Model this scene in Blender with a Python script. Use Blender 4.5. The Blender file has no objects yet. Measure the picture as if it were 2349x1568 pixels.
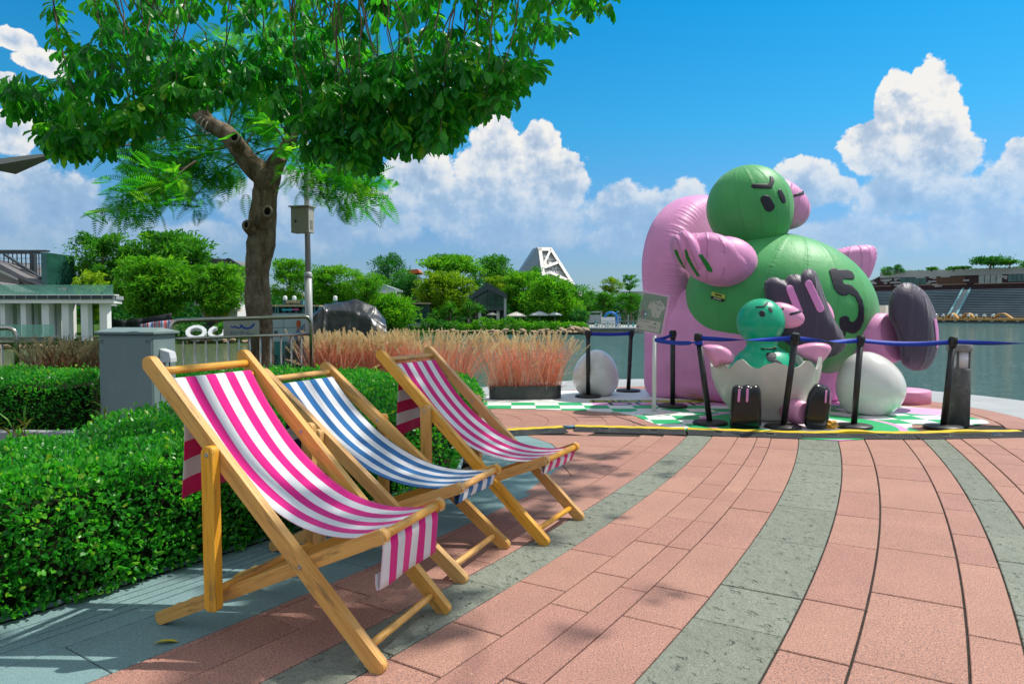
import bpy, bmesh, math, random
import numpy as np
from mathutils import Vector, Matrix, noise
from mathutils.bvhtree import BVHTree
from mathutils.geometry import delaunay_2d_cdt

random.seed(7)
rng = np.random.default_rng(7)
SC = bpy.context.scene
COL = SC.collection
R = math.radians

# ------------------------------------------------------------------ camera
CAM_H, PITCH, FOC = 1.2, 0.04, 2885.0 / 4096 * 36
cam_d = bpy.data.cameras.new('camera')
cam = bpy.data.objects.new('camera', cam_d)
COL.objects.link(cam)
cam.location = (0, 0, CAM_H)
cam.rotation_euler = (math.pi / 2 - PITCH, 0, 0)
cam_d.lens = FOC
cam_d.sensor_width = 36
cam_d.clip_end = 3000
cam_d.clip_start = 0.05
SC.camera = cam
SC.view_settings.view_transform = 'Standard'
SC.view_settings.look = 'None'
SC.view_settings.gamma = 1.0
SC.view_settings.use_curve_mapping = False
SC.view_settings.exposure = 1.2
SC.cycles.max_bounces = 8
SC.cycles.transparent_max_bounces = 8
SC.cycles.sample_clamp_indirect = 6

# ------------------------------------------------------------------ node helper
class NT:
    def __init__(s, tree):
        s.t = tree
    def n(s, typ, inp=None, **kw):
        nd = s.t.nodes.new(typ)
        for k, v in kw.items():
            setattr(nd, k, v)
        if inp:
            for k, v in inp.items():
                s.put(nd.inputs[k], v)
        return nd
    def put(s, sock, v):
        if isinstance(v, bpy.types.NodeSocket):
            s.t.links.new(v, sock)
        elif isinstance(v, bpy.types.Node):
            s.t.links.new(v.outputs[0], sock)
        else:
            if sock.type == 'RGBA' and len(v) == 3:
                v = (*v, 1)
            sock.default_value = v
    def m(s, op, a, b=0.0, c=0.0, clamp=False):
        nd = s.t.nodes.new('ShaderNodeMath')
        nd.operation = op
        nd.use_clamp = clamp
        s.put(nd.inputs[0], a); s.put(nd.inputs[1], b); s.put(nd.inputs[2], c)
        return nd.outputs[0]
    def vm(s, op, a, b=(0, 0, 0)):
        nd = s.t.nodes.new('ShaderNodeVectorMath')
        nd.operation = op
        s.put(nd.inputs[0], a)
        if op == 'SCALE':
            s.put(nd.inputs['Scale'], b)
        else:
            s.put(nd.inputs[1], b)
        return nd.outputs['Value'] if op in ('LENGTH', 'DISTANCE', 'DOT_PRODUCT') else nd.outputs[0]
    def mix(s, f, a, b, blend='MIX'):
        nd = s.t.nodes.new('ShaderNodeMix')
        nd.data_type = 'RGBA'
        nd.blend_type = blend
        s.put(nd.inputs[0], f); s.put(nd.inputs[6], a); s.put(nd.inputs[7], b)
        return nd.outputs[2]
    def sstep(s, x, lo, hi, a=0.0, b=1.0):
        nd = s.t.nodes.new('ShaderNodeMapRange')
        nd.interpolation_type = 'SMOOTHSTEP'
        s.put(nd.inputs[0], x)
        for i, v in zip((1, 2, 3, 4), (lo, hi, a, b)):
            s.put(nd.inputs[i], v)
        return nd.outputs[0]
    def lin(s, x, lo, hi, a=0.0, b=1.0):
        nd = s.t.nodes.new('ShaderNodeMapRange')
        s.put(nd.inputs[0], x)
        for i, v in zip((1, 2, 3, 4), (lo, hi, a, b)):
            s.put(nd.inputs[i], v)
        return nd.outputs[0]
    def noise(s, vec, scale, detail=3, rough=.55, dist=0.0, typ='FBM', out=0):
        nd = s.n('ShaderNodeTexNoise', {'Vector': vec, 'Scale': scale, 'Detail': detail, 'Roughness': rough, 'Distortion': dist})
        return nd.outputs[out]
    def ramp(s, f, stops):
        nd = s.t.nodes.new('ShaderNodeValToRGB')
        s.put(nd.inputs[0], f)
        e = nd.color_ramp.elements
        while len(e) < len(stops):
            e.new(0.5)
        for el, (p, c) in zip(e, stops):
            el.position = p
            el.color = (*c, 1) if len(c) == 3 else c
        return nd.outputs[0]

# ------------------------------------------------------------------ sun and sky
SUN_DIR = Vector((0.60, 0.262, 1.0)).normalized()
SUN_EL = math.asin(SUN_DIR.z)
SUN_AZ = math.atan2(SUN_DIR.x, SUN_DIR.y)      # clockwise from +Y
sun_d = bpy.data.lights.new('sun', 'SUN')
sun_d.energy = 2.0
sun_d.angle = R(0.55)
sun_d.color = (1.0, 0.945, 0.86)
sun = bpy.data.objects.new('sun', sun_d)
COL.objects.link(sun)
sun.rotation_euler = SUN_DIR.to_track_quat('Z', 'Y').to_euler()

world = bpy.data.worlds.new('World')
SC.world = world
world.use_nodes = True
wt = world.node_tree
wt.nodes.clear()
W = NT(wt)
sky = W.n('ShaderNodeTexSky', sky_type='NISHITA', sun_disc=False, sun_elevation=SUN_EL, sun_rotation=SUN_AZ,
          altitude=0, air_density=1.05, dust_density=0.5, ozone_density=3.2)
dirv = W.n('ShaderNodeTexCoord').outputs['Generated']
sep = W.n('ShaderNodeSeparateXYZ', {0: dirv})
az = W.m('ARCTAN2', sep.outputs[0], sep.outputs[1])
el = W.m('ARCSINE', sep.outputs[2])
AE = W.n('ShaderNodeCombineXYZ', {0: az, 1: el, 2: 0.0}).outputs[0]
def wpx(u, v):                       # a direction read off the photograph, as azimuth and elevation
    x, y = (u - 1174.5) / 1654.5, (784 - v) / 1654.5
    d = Vector((x, math.cos(PITCH) + y * math.sin(PITCH), -math.sin(PITCH) + y * math.cos(PITCH))).normalized()
    return math.atan2(d.x, d.y), math.asin(d.z)
# cumulus towers: centre and half sizes (degrees of the photograph's picture), sharp tops
PUFFS = [(1135, 345, 42, 62), (1235, 345, 40, 55), (1180, 420, 120, 75), (1280, 430, 50, 75), (1050, 470, 130, 60), (960, 410, 66, 58),
         (860, 500, 110, 55), (1200, 520, 150, 60), (1420, 490, 60, 55), (1500, 480, 70, 45), (1580, 460, 40, 38), (1480, 540, 130, 50),
         (1845, 425, 62, 52), (1920, 440, 45, 30), (2050, 222, 38, 44), (2138, 222, 50, 58), (2168, 292, 42, 54), (2090, 268, 42, 36), (2010, 342, 66, 52),
         (2130, 370, 95, 60), (2060, 450, 90, 50), (2180, 460, 80, 52), (2310, 425, 60, 48), (2350, 365, 40, 42), (2260, 520, 160, 55), (1950, 550, 170, 45),
         (20, 85, 46, 20), (95, 135, 52, 22), (25, 300, 48, 40), (10, 190, 30, 22), (70, 430, 75, 60), (150, 470, 80, 62), (40, 520, 130, 70), (200, 545, 90, 50),
         (360, 555, 130, 45), (480, 540, 70, 40), (600, 470, 90, 55), (680, 460, 70, 55), (740, 520, 110, 60)]
wob = W.noise(AE, 9.0, 4, .6, out=1)
warp = W.vm('SCALE', W.vm('SUBTRACT', wob, (.5, .5, .5)), 0.030)
P = W.vm('ADD', AE, warp)
dens = None
for (u, v, rx, ry) in PUFFS:
    a, e = wpx(u, v)
    k = math.cos(a) ** 2
    q = W.vm('MULTIPLY', W.vm('SUBTRACT', P, (a, e, 0)), (1654.5 / (rx * k * 1.42), 1654.5 / (ry * math.cos(a)) / 1.34, 0))
    b = W.m('SUBTRACT', 1.0, W.vm('LENGTH', q))
    dens = b if dens is None else W.m('SMOOTH_MAX', dens, b, 0.16)
far_n = W.noise(dirv, 2.6, 4, .55)
band = W.sstep(el, .0, .10)
behind = W.m('MAXIMUM', W.sstep(W.m('ABSOLUTE', az), .68, .95), W.sstep(el, .50, .72))  # extra cloud cover out of view, put in to raise the ambient light
dens_b = W.m('ADD', W.lin(far_n, .36, .62, -.35, .9), W.m('MULTIPLY', W.m('SUBTRACT', W.m('MULTIPLY', band, behind), 1.0), 2.0))
dens = W.m('MAXIMUM', dens, dens_b)
def billow(vec, scale):
    nd = W.n('ShaderNodeTexVoronoi', {'Vector': vec, 'Scale': scale, 'Detail': 4.0, 'Roughness': .62, 'Lacunarity': 2.1, 'Smoothness': .55}, voronoi_dimensions='2D', feature='SMOOTH_F1', normalize=True)
    return W.m('SUBTRACT', 1.0, nd.outputs['Distance'])
PW = W.vm('ADD', AE, W.vm('SCALE', W.vm('SUBTRACT', W.noise(AE, 26.0, 3, .6, out=1), (.5, .5, .5)), 0.016))
SH = (0.011, 0.010, 0)
b1 = billow(PW, 24.0); b1s = billow(W.vm('ADD', PW, SH), 24.0)
fine = W.noise(AE, 60.0, 5, .62); fine_s = W.noise(W.vm('ADD', AE, (.006, .006, 0)), 60.0, 5, .62)
mid = W.noise(AE, 10.0, 4, .6); mid_s = W.noise(W.vm('ADD', AE, (0.022, 0.026, 0)), 10.0, 4, .6)
d2 = W.m('ADD', W.m('MULTIPLY', dens, 1.5), W.m('MULTIPLY', W.m('SUBTRACT', b1, .72), 1.35))
d2 = W.m('ADD', d2, W.m('MULTIPLY', W.m('SUBTRACT', fine, .5), 0.50))
hor = W.sstep(el, 0.055, 0.235)                     # towers dissolve in the hazy air low down
alpha = W.m('MULTIPLY', W.sstep(d2, 0.0, W.lin(el, .06, .20, .9, .16)), W.lin(hor, 0, 1, .22, 1.0))
lit = W.m('ADD', W.m('MULTIPLY', W.m('SUBTRACT', b1, b1s), 1.25), W.m('MULTIPLY', W.m('SUBTRACT', mid, mid_s), 1.7))
lit = W.m('ADD', lit, W.m('MULTIPLY', W.m('SUBTRACT', fine, fine_s), .55))
lit = W.m('ADD', lit, W.lin(d2, .0, 1.2, .90, .50))
lit = W.m('MULTIPLY', lit, W.lin(hor, 0, 1, .66, 1.0))
ccol = W.ramp(lit, [(0.0, (.36, .48, .66)), (.40, (.50, .62, .78)), (.64, (.76, .81, .88)), (.86, (.96, .95, .92))])
tint = W.ramp(W.lin(el, -.02, .46, 0, 1), [(0, (.46, .58, .78)), (.25, (.46, .65, .90)), (.56, (.17, .86, 1.08)), (.92, (.03, .86, 1.18))])
low = W.mix(1.0, sky.outputs[0], tint, 'MULTIPLY')
bg_s = W.n('ShaderNodeBackground', {'Color': low, 'Strength': 0.055})
bg_c = W.n('ShaderNodeBackground', {'Color': ccol, 'Strength': 0.41})
mx = W.n('ShaderNodeMixShader', {0: alpha, 1: bg_s.outputs[0], 2: bg_c.outputs[0]})
W.n('ShaderNodeOutputWorld', {0: mx.outputs[0]})
world.cycles.sampling_method = 'MANUAL'
world.cycles.sample_map_resolution = 512

# ------------------------------------------------------------------ photograph -> place
def at(u, v, Y):
    """3-D point at depth Y seen at (u, v) of the 2349 px wide photograph."""
    x, y = (u - 1174.5) / 1654.5, (784 - v) / 1654.5
    yd = math.cos(PITCH) + y * math.sin(PITCH)
    t = Y / yd
    return Vector((x * t, Y, CAM_H + t * (-math.sin(PITCH) + y * math.cos(PITCH))))
def gnd(u, v, z=0.0):
    x, y = (u - 1174.5) / 1654.5, (784 - v) / 1654.5
    zd = -math.sin(PITCH) + y * math.cos(PITCH)
    t = (z - CAM_H) / zd
    return Vector((x * t, t * (math.cos(PITCH) + y * math.sin(PITCH)), z))
def ray(u, v):
    return (at(u, v, 1.0) - Vector((0, 0, CAM_H))).normalized()

# ------------------------------------------------------------------ object helpers
def link(name, me, mat=None, parent=None, loc=None, rot=None):
    o = bpy.data.objects.new(name, me)
    COL.objects.link(o)
    if mat is not None and me is not None:
        for m in (mat if isinstance(mat, (list, tuple)) else [mat]):
            me.materials.append(m)
    if parent is not None:
        o.parent = parent
    if loc is not None:
        o.location = loc
    if rot is not None:
        o.rotation_euler = rot
    return o
def tag(o, label, cat, group=None, kind=None):
    o['label'] = label
    o['category'] = cat
    if group:
        o['group'] = group
    if kind:
        o['kind'] = kind
    return o
def thing(name, label, cat, loc=(0, 0, 0), rz=0.0, group=None):
    o = bpy.data.objects.new(name, None)
    COL.objects.link(o)
    o.location = loc
    o.rotation_euler = (0, 0, rz)
    o.empty_display_size = .1
    return tag(o, label, cat, group)
def struct(o):
    o['kind'] = 'structure'
    return o
def dup(root, loc=None, rz=None, label=None, scale=None):
    r = root.copy()
    COL.objects.link(r)
    if loc is not None: r.location = loc
    if rz is not None: r.rotation_euler = (r.rotation_euler[0], r.rotation_euler[1], rz)
    if scale is not None: r.scale = (scale,) * 3 if isinstance(scale, (int, float)) else scale
    if label: r['label'] = label
    for ch in list(root.children):
        c = ch.copy(); COL.objects.link(c); c.parent = r
        for g in ch.children:
            d = g.copy(); COL.objects.link(d); d.parent = c
    return r

class MB:
    """collects shapes and links them as one mesh"""
    def __init__(s):
        s.v, s.f, s.sm, s.mi, s.at = [], [], [], [], {}
    def add(s, vs, fs, smooth=False, mi=0):
        o = len(s.v)
        s.v.extend([tuple(x) for x in vs])
        s.f.extend([tuple(i + o for i in f) for f in fs])
        s.sm.extend([smooth] * len(fs))
        s.mi.extend([mi] * len(fs))
        return o
    def bm(s, b, smooth=False, mi=0, mtx=None):
        b.verts.index_update()
        vs = [(mtx @ v.co) if mtx else v.co.copy() for v in b.verts]
        s.add(vs, [[v.index for v in f.verts] for f in b.faces], smooth, mi)
        b.free()
        return s
    def box(s, c, size, rot=None, bev=0.0, mi=0, seg=1):
        b = bmesh.new()
        bmesh.ops.create_cube(b, size=1)
        bmesh.ops.scale(b, vec=size, verts=b.verts)
        if bev:
            bmesh.ops.bevel(b, geom=list(b.edges), offset=bev, segments=seg, affect='EDGES', profile=.5)
        m = Matrix.Translation(c)
        if rot is not None:
            m = m @ (rot if isinstance(rot, Matrix) else Matrix.Rotation(rot, 4, 'Z'))
        return s.bm(b, False, mi, m)
    def ring(s, c, ax, r, n, ph=0.0):
        ax = Vector(ax).normalized()
        u = ax.orthogonal().normalized()
        if abs(ax.z) < .95:
            u = Vector((0, 0, 1)).cross(ax).normalized()
        w = ax.cross(u)
        return [Vector(c) + (u * math.cos(t) + w * math.sin(t)) * r for t in [ph + 2 * math.pi * i / n for i in range(n)]]
    def loft(s, rings, caps=True, smooth=True, mi=0, closed=True):
        n = len(rings[0])
        vs = [p for r in rings for p in r]
        fs = []
        for i in range(len(rings) - 1):
            for j in range(n if closed else n - 1):
                k = (j + 1) % n
                fs.append((i * n + j, i * n + k, (i + 1) * n + k, (i + 1) * n + j))
        o = s.add(vs, fs, smooth, mi)
        if caps:
            L = len(rings) - 1
            s.add([], [], smooth)
            s.f.append(tuple(o + j for j in reversed(range(n)))); s.sm.append(False); s.mi.append(mi)
            s.f.append(tuple(o + L * n + j for j in range(n))); s.sm.append(False); s.mi.append(mi)
        return s
    def tube(s, pts, rad, n=8, caps=True, mi=0, smooth=True):
        pts = [Vector(p) for p in pts]
        if isinstance(rad, (int, float)):
            rad = [rad] * len(pts)
        rings = []
        u = None
        for i, p in enumerate(pts):
            d = (pts[min(i + 1, len(pts) - 1)] - pts[max(i - 1, 0)])
            d = d.normalized() if d.length > 1e-9 else Vector((0, 0, 1))
            if u is None:
                u = d.orthogonal().normalized()
            u = (u - d * u.dot(d))
            u = u.normalized() if u.length > 1e-6 else d.orthogonal().normalized()
            w = d.cross(u)
            rings.append([p + (u * math.cos(2 * math.pi * k / n) + w * math.sin(2 * math.pi * k / n)) * rad[i] for k in range(n)])
        return s.loft(rings, caps, smooth, mi)
    def lathe(s, prof, n=24, c=(0, 0, 0), smooth=True, mi=0, caps=True, mtx=None):
        rings = []
        for r, z in prof:
            ring = [Vector((r * math.cos(2 * math.pi * k / n), r * math.sin(2 * math.pi * k / n), z)) for k in range(n)]
            rings.append([(mtx @ p if mtx else p + Vector(c)) for p in ring])
        return s.loft(rings, caps, smooth, mi)
    def prism(s, poly, a, b, fn, mi=0, bev=0.0, smooth=False):
        """polygon (2-D) extruded between heights a and b; fn(x, y, h) -> 3-D"""
        n = len(poly)
        bmm = bmesh.new()
        lo = [bmm.verts.new((x, y, a)) for x, y in poly]
        hi = [bmm.verts.new((x, y, b)) for x, y in poly]
        bmm.faces.new(list(reversed(lo)))
        bmm.faces.new(hi)
        for i in range(n):
            j = (i + 1) % n
            bmm.faces.new((lo[i], lo[j], hi[j], hi[i]))
        if bev:
            ed = [e for e in bmm.edges if abs(e.verts[0].co.z - e.verts[1].co.z) < 1e-9]
            bmesh.ops.bevel(bmm, geom=ed, offset=bev, segments=1, affect='EDGES')
        for v in bmm.verts:
            v.co = fn(v.co.x, v.co.y, v.co.z)
        return s.bm(bmm, smooth, mi)
    def mesh(s, name):
        me = bpy.data.meshes.new(name)
        me.from_pydata([tuple(v) for v in s.v], [], s.f)
        me.polygons.foreach_set('use_smooth', s.sm)
        me.polygons.foreach_set('material_index', s.mi)
        for k, vals in s.at.items():
            a = me.attributes.new(k, 'FLOAT', 'POINT')
            a.data.foreach_set('value', np.asarray(vals, dtype=np.float32))
        me.update()
        return me
    def build(s, name, mat=None, parent=None, loc=None, rot=None):
        me = s.mesh(name)
        b = bmesh.new(); b.from_mesh(me)
        bmesh.ops.recalc_face_normals(b, faces=b.faces)
        b.to_mesh(me); b.free()
        return link(name, me, mat, parent, loc, rot)

def np_mesh(name, V, F, attrs=None, smooth=False):
    """fast mesh from numpy: V (n,3), F (m,k)"""
    me = bpy.data.meshes.new(name)
    V = np.ascontiguousarray(V, dtype=np.float32)
    F = np.ascontiguousarray(F, dtype=np.int32)
    m, k = F.shape
    me.vertices.add(len(V)); me.vertices.foreach_set('co', V.ravel())
    me.loops.add(m * k); me.loops.foreach_set('vertex_index', F.ravel())
    me.polygons.add(m)
    me.polygons.foreach_set('loop_start', np.arange(0, m * k, k, dtype=np.int32))
    me.polygons.foreach_set('loop_total', np.full(m, k, dtype=np.int32))
    me.polygons.foreach_set('use_smooth', np.full(m, smooth, dtype=bool))
    for kk, vals in (attrs or {}).items():
        a = me.attributes.new(kk, 'FLOAT', 'POINT')
        a.data.foreach_set('value', np.asarray(vals, dtype=np.float32))
    me.update(calc_edges=True)
    return me

def frames(d, roll, up=None):
    """orthonormal frames (n,3,3) with rows: along d, side, normal"""
    d = d / np.linalg.norm(d, axis=1, keepdims=True)
    ref = np.tile(np.array([0, 0, 1.0]), (len(d), 1)) if up is None else up
    s_ = np.cross(d, ref)
    bad = np.linalg.norm(s_, axis=1) < 1e-3
    s_[bad] = np.cross(d[bad], np.array([1.0, 0, 0]))
    s_ /= np.linalg.norm(s_, axis=1, keepdims=True)
    n_ = np.cross(s_, d)
    c, q = np.cos(roll)[:, None], np.sin(roll)[:, None]
    return d, s_ * c + n_ * q, n_ * c - s_ * q

LEAF_T = {}
def leaf_template(kind):
    """unit leaf: length 1 along x, half width 1 along y; fold in z. returns verts, quads"""
    if kind == 'obovate':
        xs = [0, .25, .55, .82, 1.0]; ws = [.06, .32, .82, .95, .25]; bend = [0, .02, .0, -.05, -.14]
    elif kind == 'oval':
        xs = [0, .3, .72, 1.0]; ws = [.12, .88, .92, .12]; bend = [0, .03, 0, -.06]
    elif kind == 'blade':
        xs = [0, .35, .7, 1.0]; ws = [.35, 1, .7, .04]; bend = [0, .06, .0, -.22]
    else:                                   # 'card'
        xs = [0, 1.0]; ws = [.75, .75]; bend = [0, 0]
    V, F = [], []
    if kind == 'card':
        V = [(0, 0, 0), (.5, -.9, .05), (1, 0, -.08), (.5, .9, .05)]
        F = [(0, 1, 2, 3)]
        return np.array(V), np.array(F)
    for x, w_, b in zip(xs, ws, bend):
        V += [(x, -w_, b), (x, 0, b), (x, w_, b)]
    for i in range(len(xs) - 1):
        a = i * 3
        F += [(a, a + 1, a + 4, a + 3), (a + 1, a + 2, a + 5, a + 4)]
    return np.array(V), np.array(F)

def leaves(P, D, L, Wd, roll, kind='oval', rnd=None):
    """numpy leaf cloud -> V, F, attribute"""
    if kind not in LEAF_T:
        LEAF_T[kind] = leaf_template(kind)
    tv, tf = LEAF_T[kind]
    n, k = len(P), len(tv)
    d, s_, n_ = frames(D, roll)
    L = np.broadcast_to(L, n)[:, None, None]; Wd = np.broadcast_to(Wd, n)[:, None, None]
    V = (P[:, None, :] + d[:, None, :] * tv[None, :, 0:1] * L + s_[:, None, :] * tv[None, :, 1:2] * Wd * .5
         + n_[:, None, :] * (tv[None, :, 2:3] * L + np.abs(tv[None, :, 1:2]) * Wd * .17))
    F = tf[None] + (np.arange(n) * k)[:, None, None]
    if rnd is None:
        rnd = rng.random(n)
    return V.reshape(-1, 3), F.reshape(-1, tf.shape[1]), np.repeat(rnd, k)

# ------------------------------------------------------------------ materials
MATS = {}
def new_mat(name):
    m = bpy.data.materials.new(name)
    m.use_nodes = True
    m.node_tree.nodes.clear()
    MATS[name] = m
    t = NT(m.node_tree)
    out = t.n('ShaderNodeOutputMaterial')
    return m, t, out
def pbr(name, col, rough=.6, spec=.4, metal=0.0, var=.0, vscale=6.0, bump=0.0, bscale=60.0, bdist=.01, coat=0.0, dirt=None, dscale=3.0, damt=.5, coord='Object', stretch=(1, 1, 1), trans=0.0, emis=0.0):
    m, t, out = new_mat(name)
    co = t.n('ShaderNodeTexCoord').outputs[coord]
    co = t.vm('MULTIPLY', co, stretch)
    c = tuple(col)
    b = t.n('ShaderNodeBsdfPrincipled')
    csock = None
    if var:
        f = t.noise(co, vscale, 4, .6)
        lo = tuple(x * (1 - var) for x in c); hi = tuple(min(1, x * (1 + var)) for x in c)
        csock = t.ramp(f, [(.25, lo), (.75, hi)])
    if dirt is not None:
        f = t.sstep(t.noise(co, dscale, 6, .68), .48, .72, 0, damt)
        csock = t.mix(f, csock if csock is not None else (*c, 1), (*dirt, 1))
    t.put(b.inputs['Base Color'], csock if csock is not None else (*c, 1))
    b.inputs['Roughness'].default_value = rough
    b.inputs['Specular IOR Level'].default_value = spec
    b.inputs['Metallic'].default_value = metal
    b.inputs['Coat Weight'].default_value = coat
    b.inputs['Coat Roughness'].default_value = .12
    if trans:
        b.inputs['Transmission Weight'].default_value = trans
    if emis:
        t.put(b.inputs['Emission Color'], (*c, 1)); b.inputs['Emission Strength'].default_value = emis
    if bump:
        bn = t.n('ShaderNodeBump', {'Strength': bump, 'Distance': bdist, 'Height': t.noise(co, bscale, 5, .6)})
        t.put(b.inputs['Normal'], bn.outputs[0])
    t.put(out.inputs[0], b.outputs[0])
    return m
def leaf_mat(name, stops, trans=.45, rough=.42, spec=.5, tcol=(1.25, 1.5, .55)):
    m, t, out = new_mat(name)
    r_ = t.n('ShaderNodeAttribute', attribute_name='rnd').outputs['Fac']
    c = t.ramp(r_, stops)
    b = t.n('ShaderNodeBsdfPrincipled', {'Base Color': c, 'Roughness': rough, 'Specular IOR Level': spec})
    tl = t.n('ShaderNodeBsdfTranslucent', {'Color': t.mix(1.0, c, (*tcol, 1), 'MULTIPLY')})
    ms = t.n('ShaderNodeMixShader', {0: trans, 1: b.outputs[0], 2: tl.outputs[0]})
    t.put(out.inputs[0], ms.outputs[0])
    return m
# ================================================================== SETTING
RC = Vector((-22.089, 16.758, 0))                # centre of the curved paving
def pol(r, deg, z=0.0):
    return Vector((RC.x + r * math.cos(R(deg)), RC.y + r * math.sin(R(deg)), z))
MC = Vector((2.8, 8.8, 0))                       # centre of the round lookout

def stone_mat(name, base, speck, speck2, bump=.07, pits=False, rough=.78, var=.12):
    m, t, out = new_mat(name)
    oi = t.n('ShaderNodeObjectInfo').outputs['Random']
    co = t.n('ShaderNodeTexCoord').outputs['Object']
    co = t.vm('ADD', co, t.n('ShaderNodeCombineXYZ', {0: t.m('MULTIPLY', oi, 37.0), 1: t.m('MULTIPLY', oi, 91.0), 2: 0.0}).outputs[0])
    s1 = t.noise(co, 170, 2, .55)
    s2 = t.noise(co, 75, 3, .6)
    big = t.noise(co, 2.1, 4, .6)
    c = t.ramp(big, [(.25, tuple(x * .86 for x in base)), (.75, tuple(x * 1.1 for x in base))])
    c = t.mix(t.sstep(s1, .50, .61, 0, .88), c, (*speck, 1))
    c = t.mix(t.sstep(s2, .60, .70, 0, .55), c, (*speck2, 1))
    val = t.lin(oi, 0, 1, 1 - var, 1 + var)
    c = t.n('ShaderNodeHueSaturation', {'Hue': t.lin(oi, 0, 1, .496, .504), 'Saturation': 1.0, 'Value': val, 'Color': c}).outputs[0]
    stain = t.sstep(t.noise(co, 1.2, 5, .66), .55, .75, 0, .28)
    c = t.mix(stain, c, tuple(x * .55 for x in base) + (1,))
    b = t.n('ShaderNodeBsdfPrincipled', {'Base Color': c, 'Roughness': rough, 'Specular IOR Level': .3})
    h = t.m('MULTIPLY', s1, .4)
    if pits:
        vo = t.noise(co, 13, 3, .55)
        pit = t.sstep(t.noise(co, 17, 3, .6), .58, .74, 0, -1.1)
        h = t.m('ADD', t.m('MULTIPLY', vo, 1.5), pit)
    bn = t.n('ShaderNodeBump', {'Strength': .8 if pits else bump, 'Distance': .02 if pits else .004, 'Height': h})
    t.put(b.inputs['Normal'], bn.outputs[0])
    t.put(out.inputs[0], b.outputs[0])
    return m
M_PINK = stone_mat('pink granite', (.46, .235, .175), (.15, .10, .095), (.64, .44, .36), var=.055)
M_ROUGH = stone_mat('rough grey basalt', (.235, .252, .20), (.13, .145, .12), (.34, .355, .285), pits=True, var=.07)
M_SLATE = stone_mat('blue grey granite', (.205, .325, .335), (.13, .21, .22), (.31, .44, .455), var=.06)
M_PALE = stone_mat('pale grey granite', (.40, .42, .42), (.30, .32, .33), (.50, .52, .52), var=.06)
M_JOINT = pbr('joint sand', (.045, .04, .035), .95, .1, var=.4, vscale=30)
M_SOIL = pbr('planting soil', (.06, .042, .028), .95, .1, var=.45, vscale=25, bump=.8, bscale=40, bdist=.03)

# --- water -------------------------------------------------------------
WATER_Z = -0.9
m, t, out = new_mat('lake water')
co = t.n('ShaderNodeTexCoord').outputs['Object']
sp = t.n('ShaderNodeSeparateXYZ', {0: co})
w1 = t.noise(t.vm('MULTIPLY', co, (.55, 1.9, 1)), 1.5, 4, .62, .4)
w2 = t.noise(t.vm('MULTIPLY', co, (.9, 2.2, 1)), 5.0, 3, .6, .3)
w3 = t.noise(t.vm('MULTIPLY', co, (.05, .16, 1)), 1.0, 3, .6)
hh = t.m('ADD', t.m('MULTIPLY', w1, 1.0), t.m('MULTIPLY', w2, .34))
bn = t.n('ShaderNodeBump', {'Strength': .9, 'Distance': .8, 'Height': hh})
leftness = t.sstep(t.m('ADD', sp.outputs[0], t.m('MULTIPLY', w3, 8.0)), -8.0, 8.0)
wcol = t.mix(leftness, (.16, .21, .07, 1), (.10, .235, .215, 1))
wcol = t.mix(t.sstep(w3, .3, .7, 0, .35), wcol, (.075, .17, .15, 1))
b = t.n('ShaderNodeBsdfPrincipled', {'Base Color': wcol, 'Roughness': .06, 'IOR': 1.33, 'Specular IOR Level': .5})
t.put(b.inputs['Normal'], bn.outputs[0])
t.put(out.inputs[0], b.outputs[0])
M_WATER = m
wmb = MB()
wmb.add([(-900, -60, 0), (900, -60, 0), (900, 1600, 0), (-900, 1600, 0)], [(0, 1, 2, 3)])
lake = struct(wmb.build('lake_water', M_WATER, loc=(0, 0, WATER_Z)))

# --- plaza bed ----------------------------------------------------------
def fan(name, pts, z0, z1, mat, parent=None):
    mb = MB()
    mb.prism([(p[0], p[1]) for p in pts], z0, z1, lambda x, y, h: (x, y, h))
    return mb.build(name, mat, parent)
E_PTS = [pol(24.47, a) for a in np.arange(-70, -27.2, 1.5)] + [Vector(p) for p in
        [(-.42, 5.88, 0), (-.33, 6.3, 0), (-.29, 6.8, 0), (-.30, 7.3, 0), (-.36, 7.7, 0), (-.55, 8.05, 0), (-.9, 8.3, 0)]]
bed_pts = E_PTS + [Vector((-1.62, 8.9, 0)), Vector((-1.5, 10.0, 0)), Vector((-1.3, 10.8, 0)), Vector((-2.6, 12.2, 0)), Vector((-9, 12.8, 0)), Vector((-40, 13, 0)), Vector((-40, -8, 0))]
planting_bed = struct(fan('planting_bed', bed_pts, -1.6, .012, M_SOIL))
arc_in = [pol(24.49, a) for a in np.arange(-70, -25.9, 1.5)]
arc_out = [pol(44, a) for a in np.arange(-24, -70.1, -2)]
M_SUB = M_JOINT
plaza_pts = [pol(24.42, a) for a in np.arange(-70, -25.9, 1.5)] + [Vector((-.6, 6.6, 0)), Vector((-.6, 7.06, 0)), Vector((6.0, 7.06, 0)), Vector((9, 6.6, 0))] + [pol(44, a) for a in np.arange(-35, -70.1, -2)]
plaza = struct(fan('plaza_paving', plaza_pts, -1.6, -.008, M_SUB))

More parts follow.
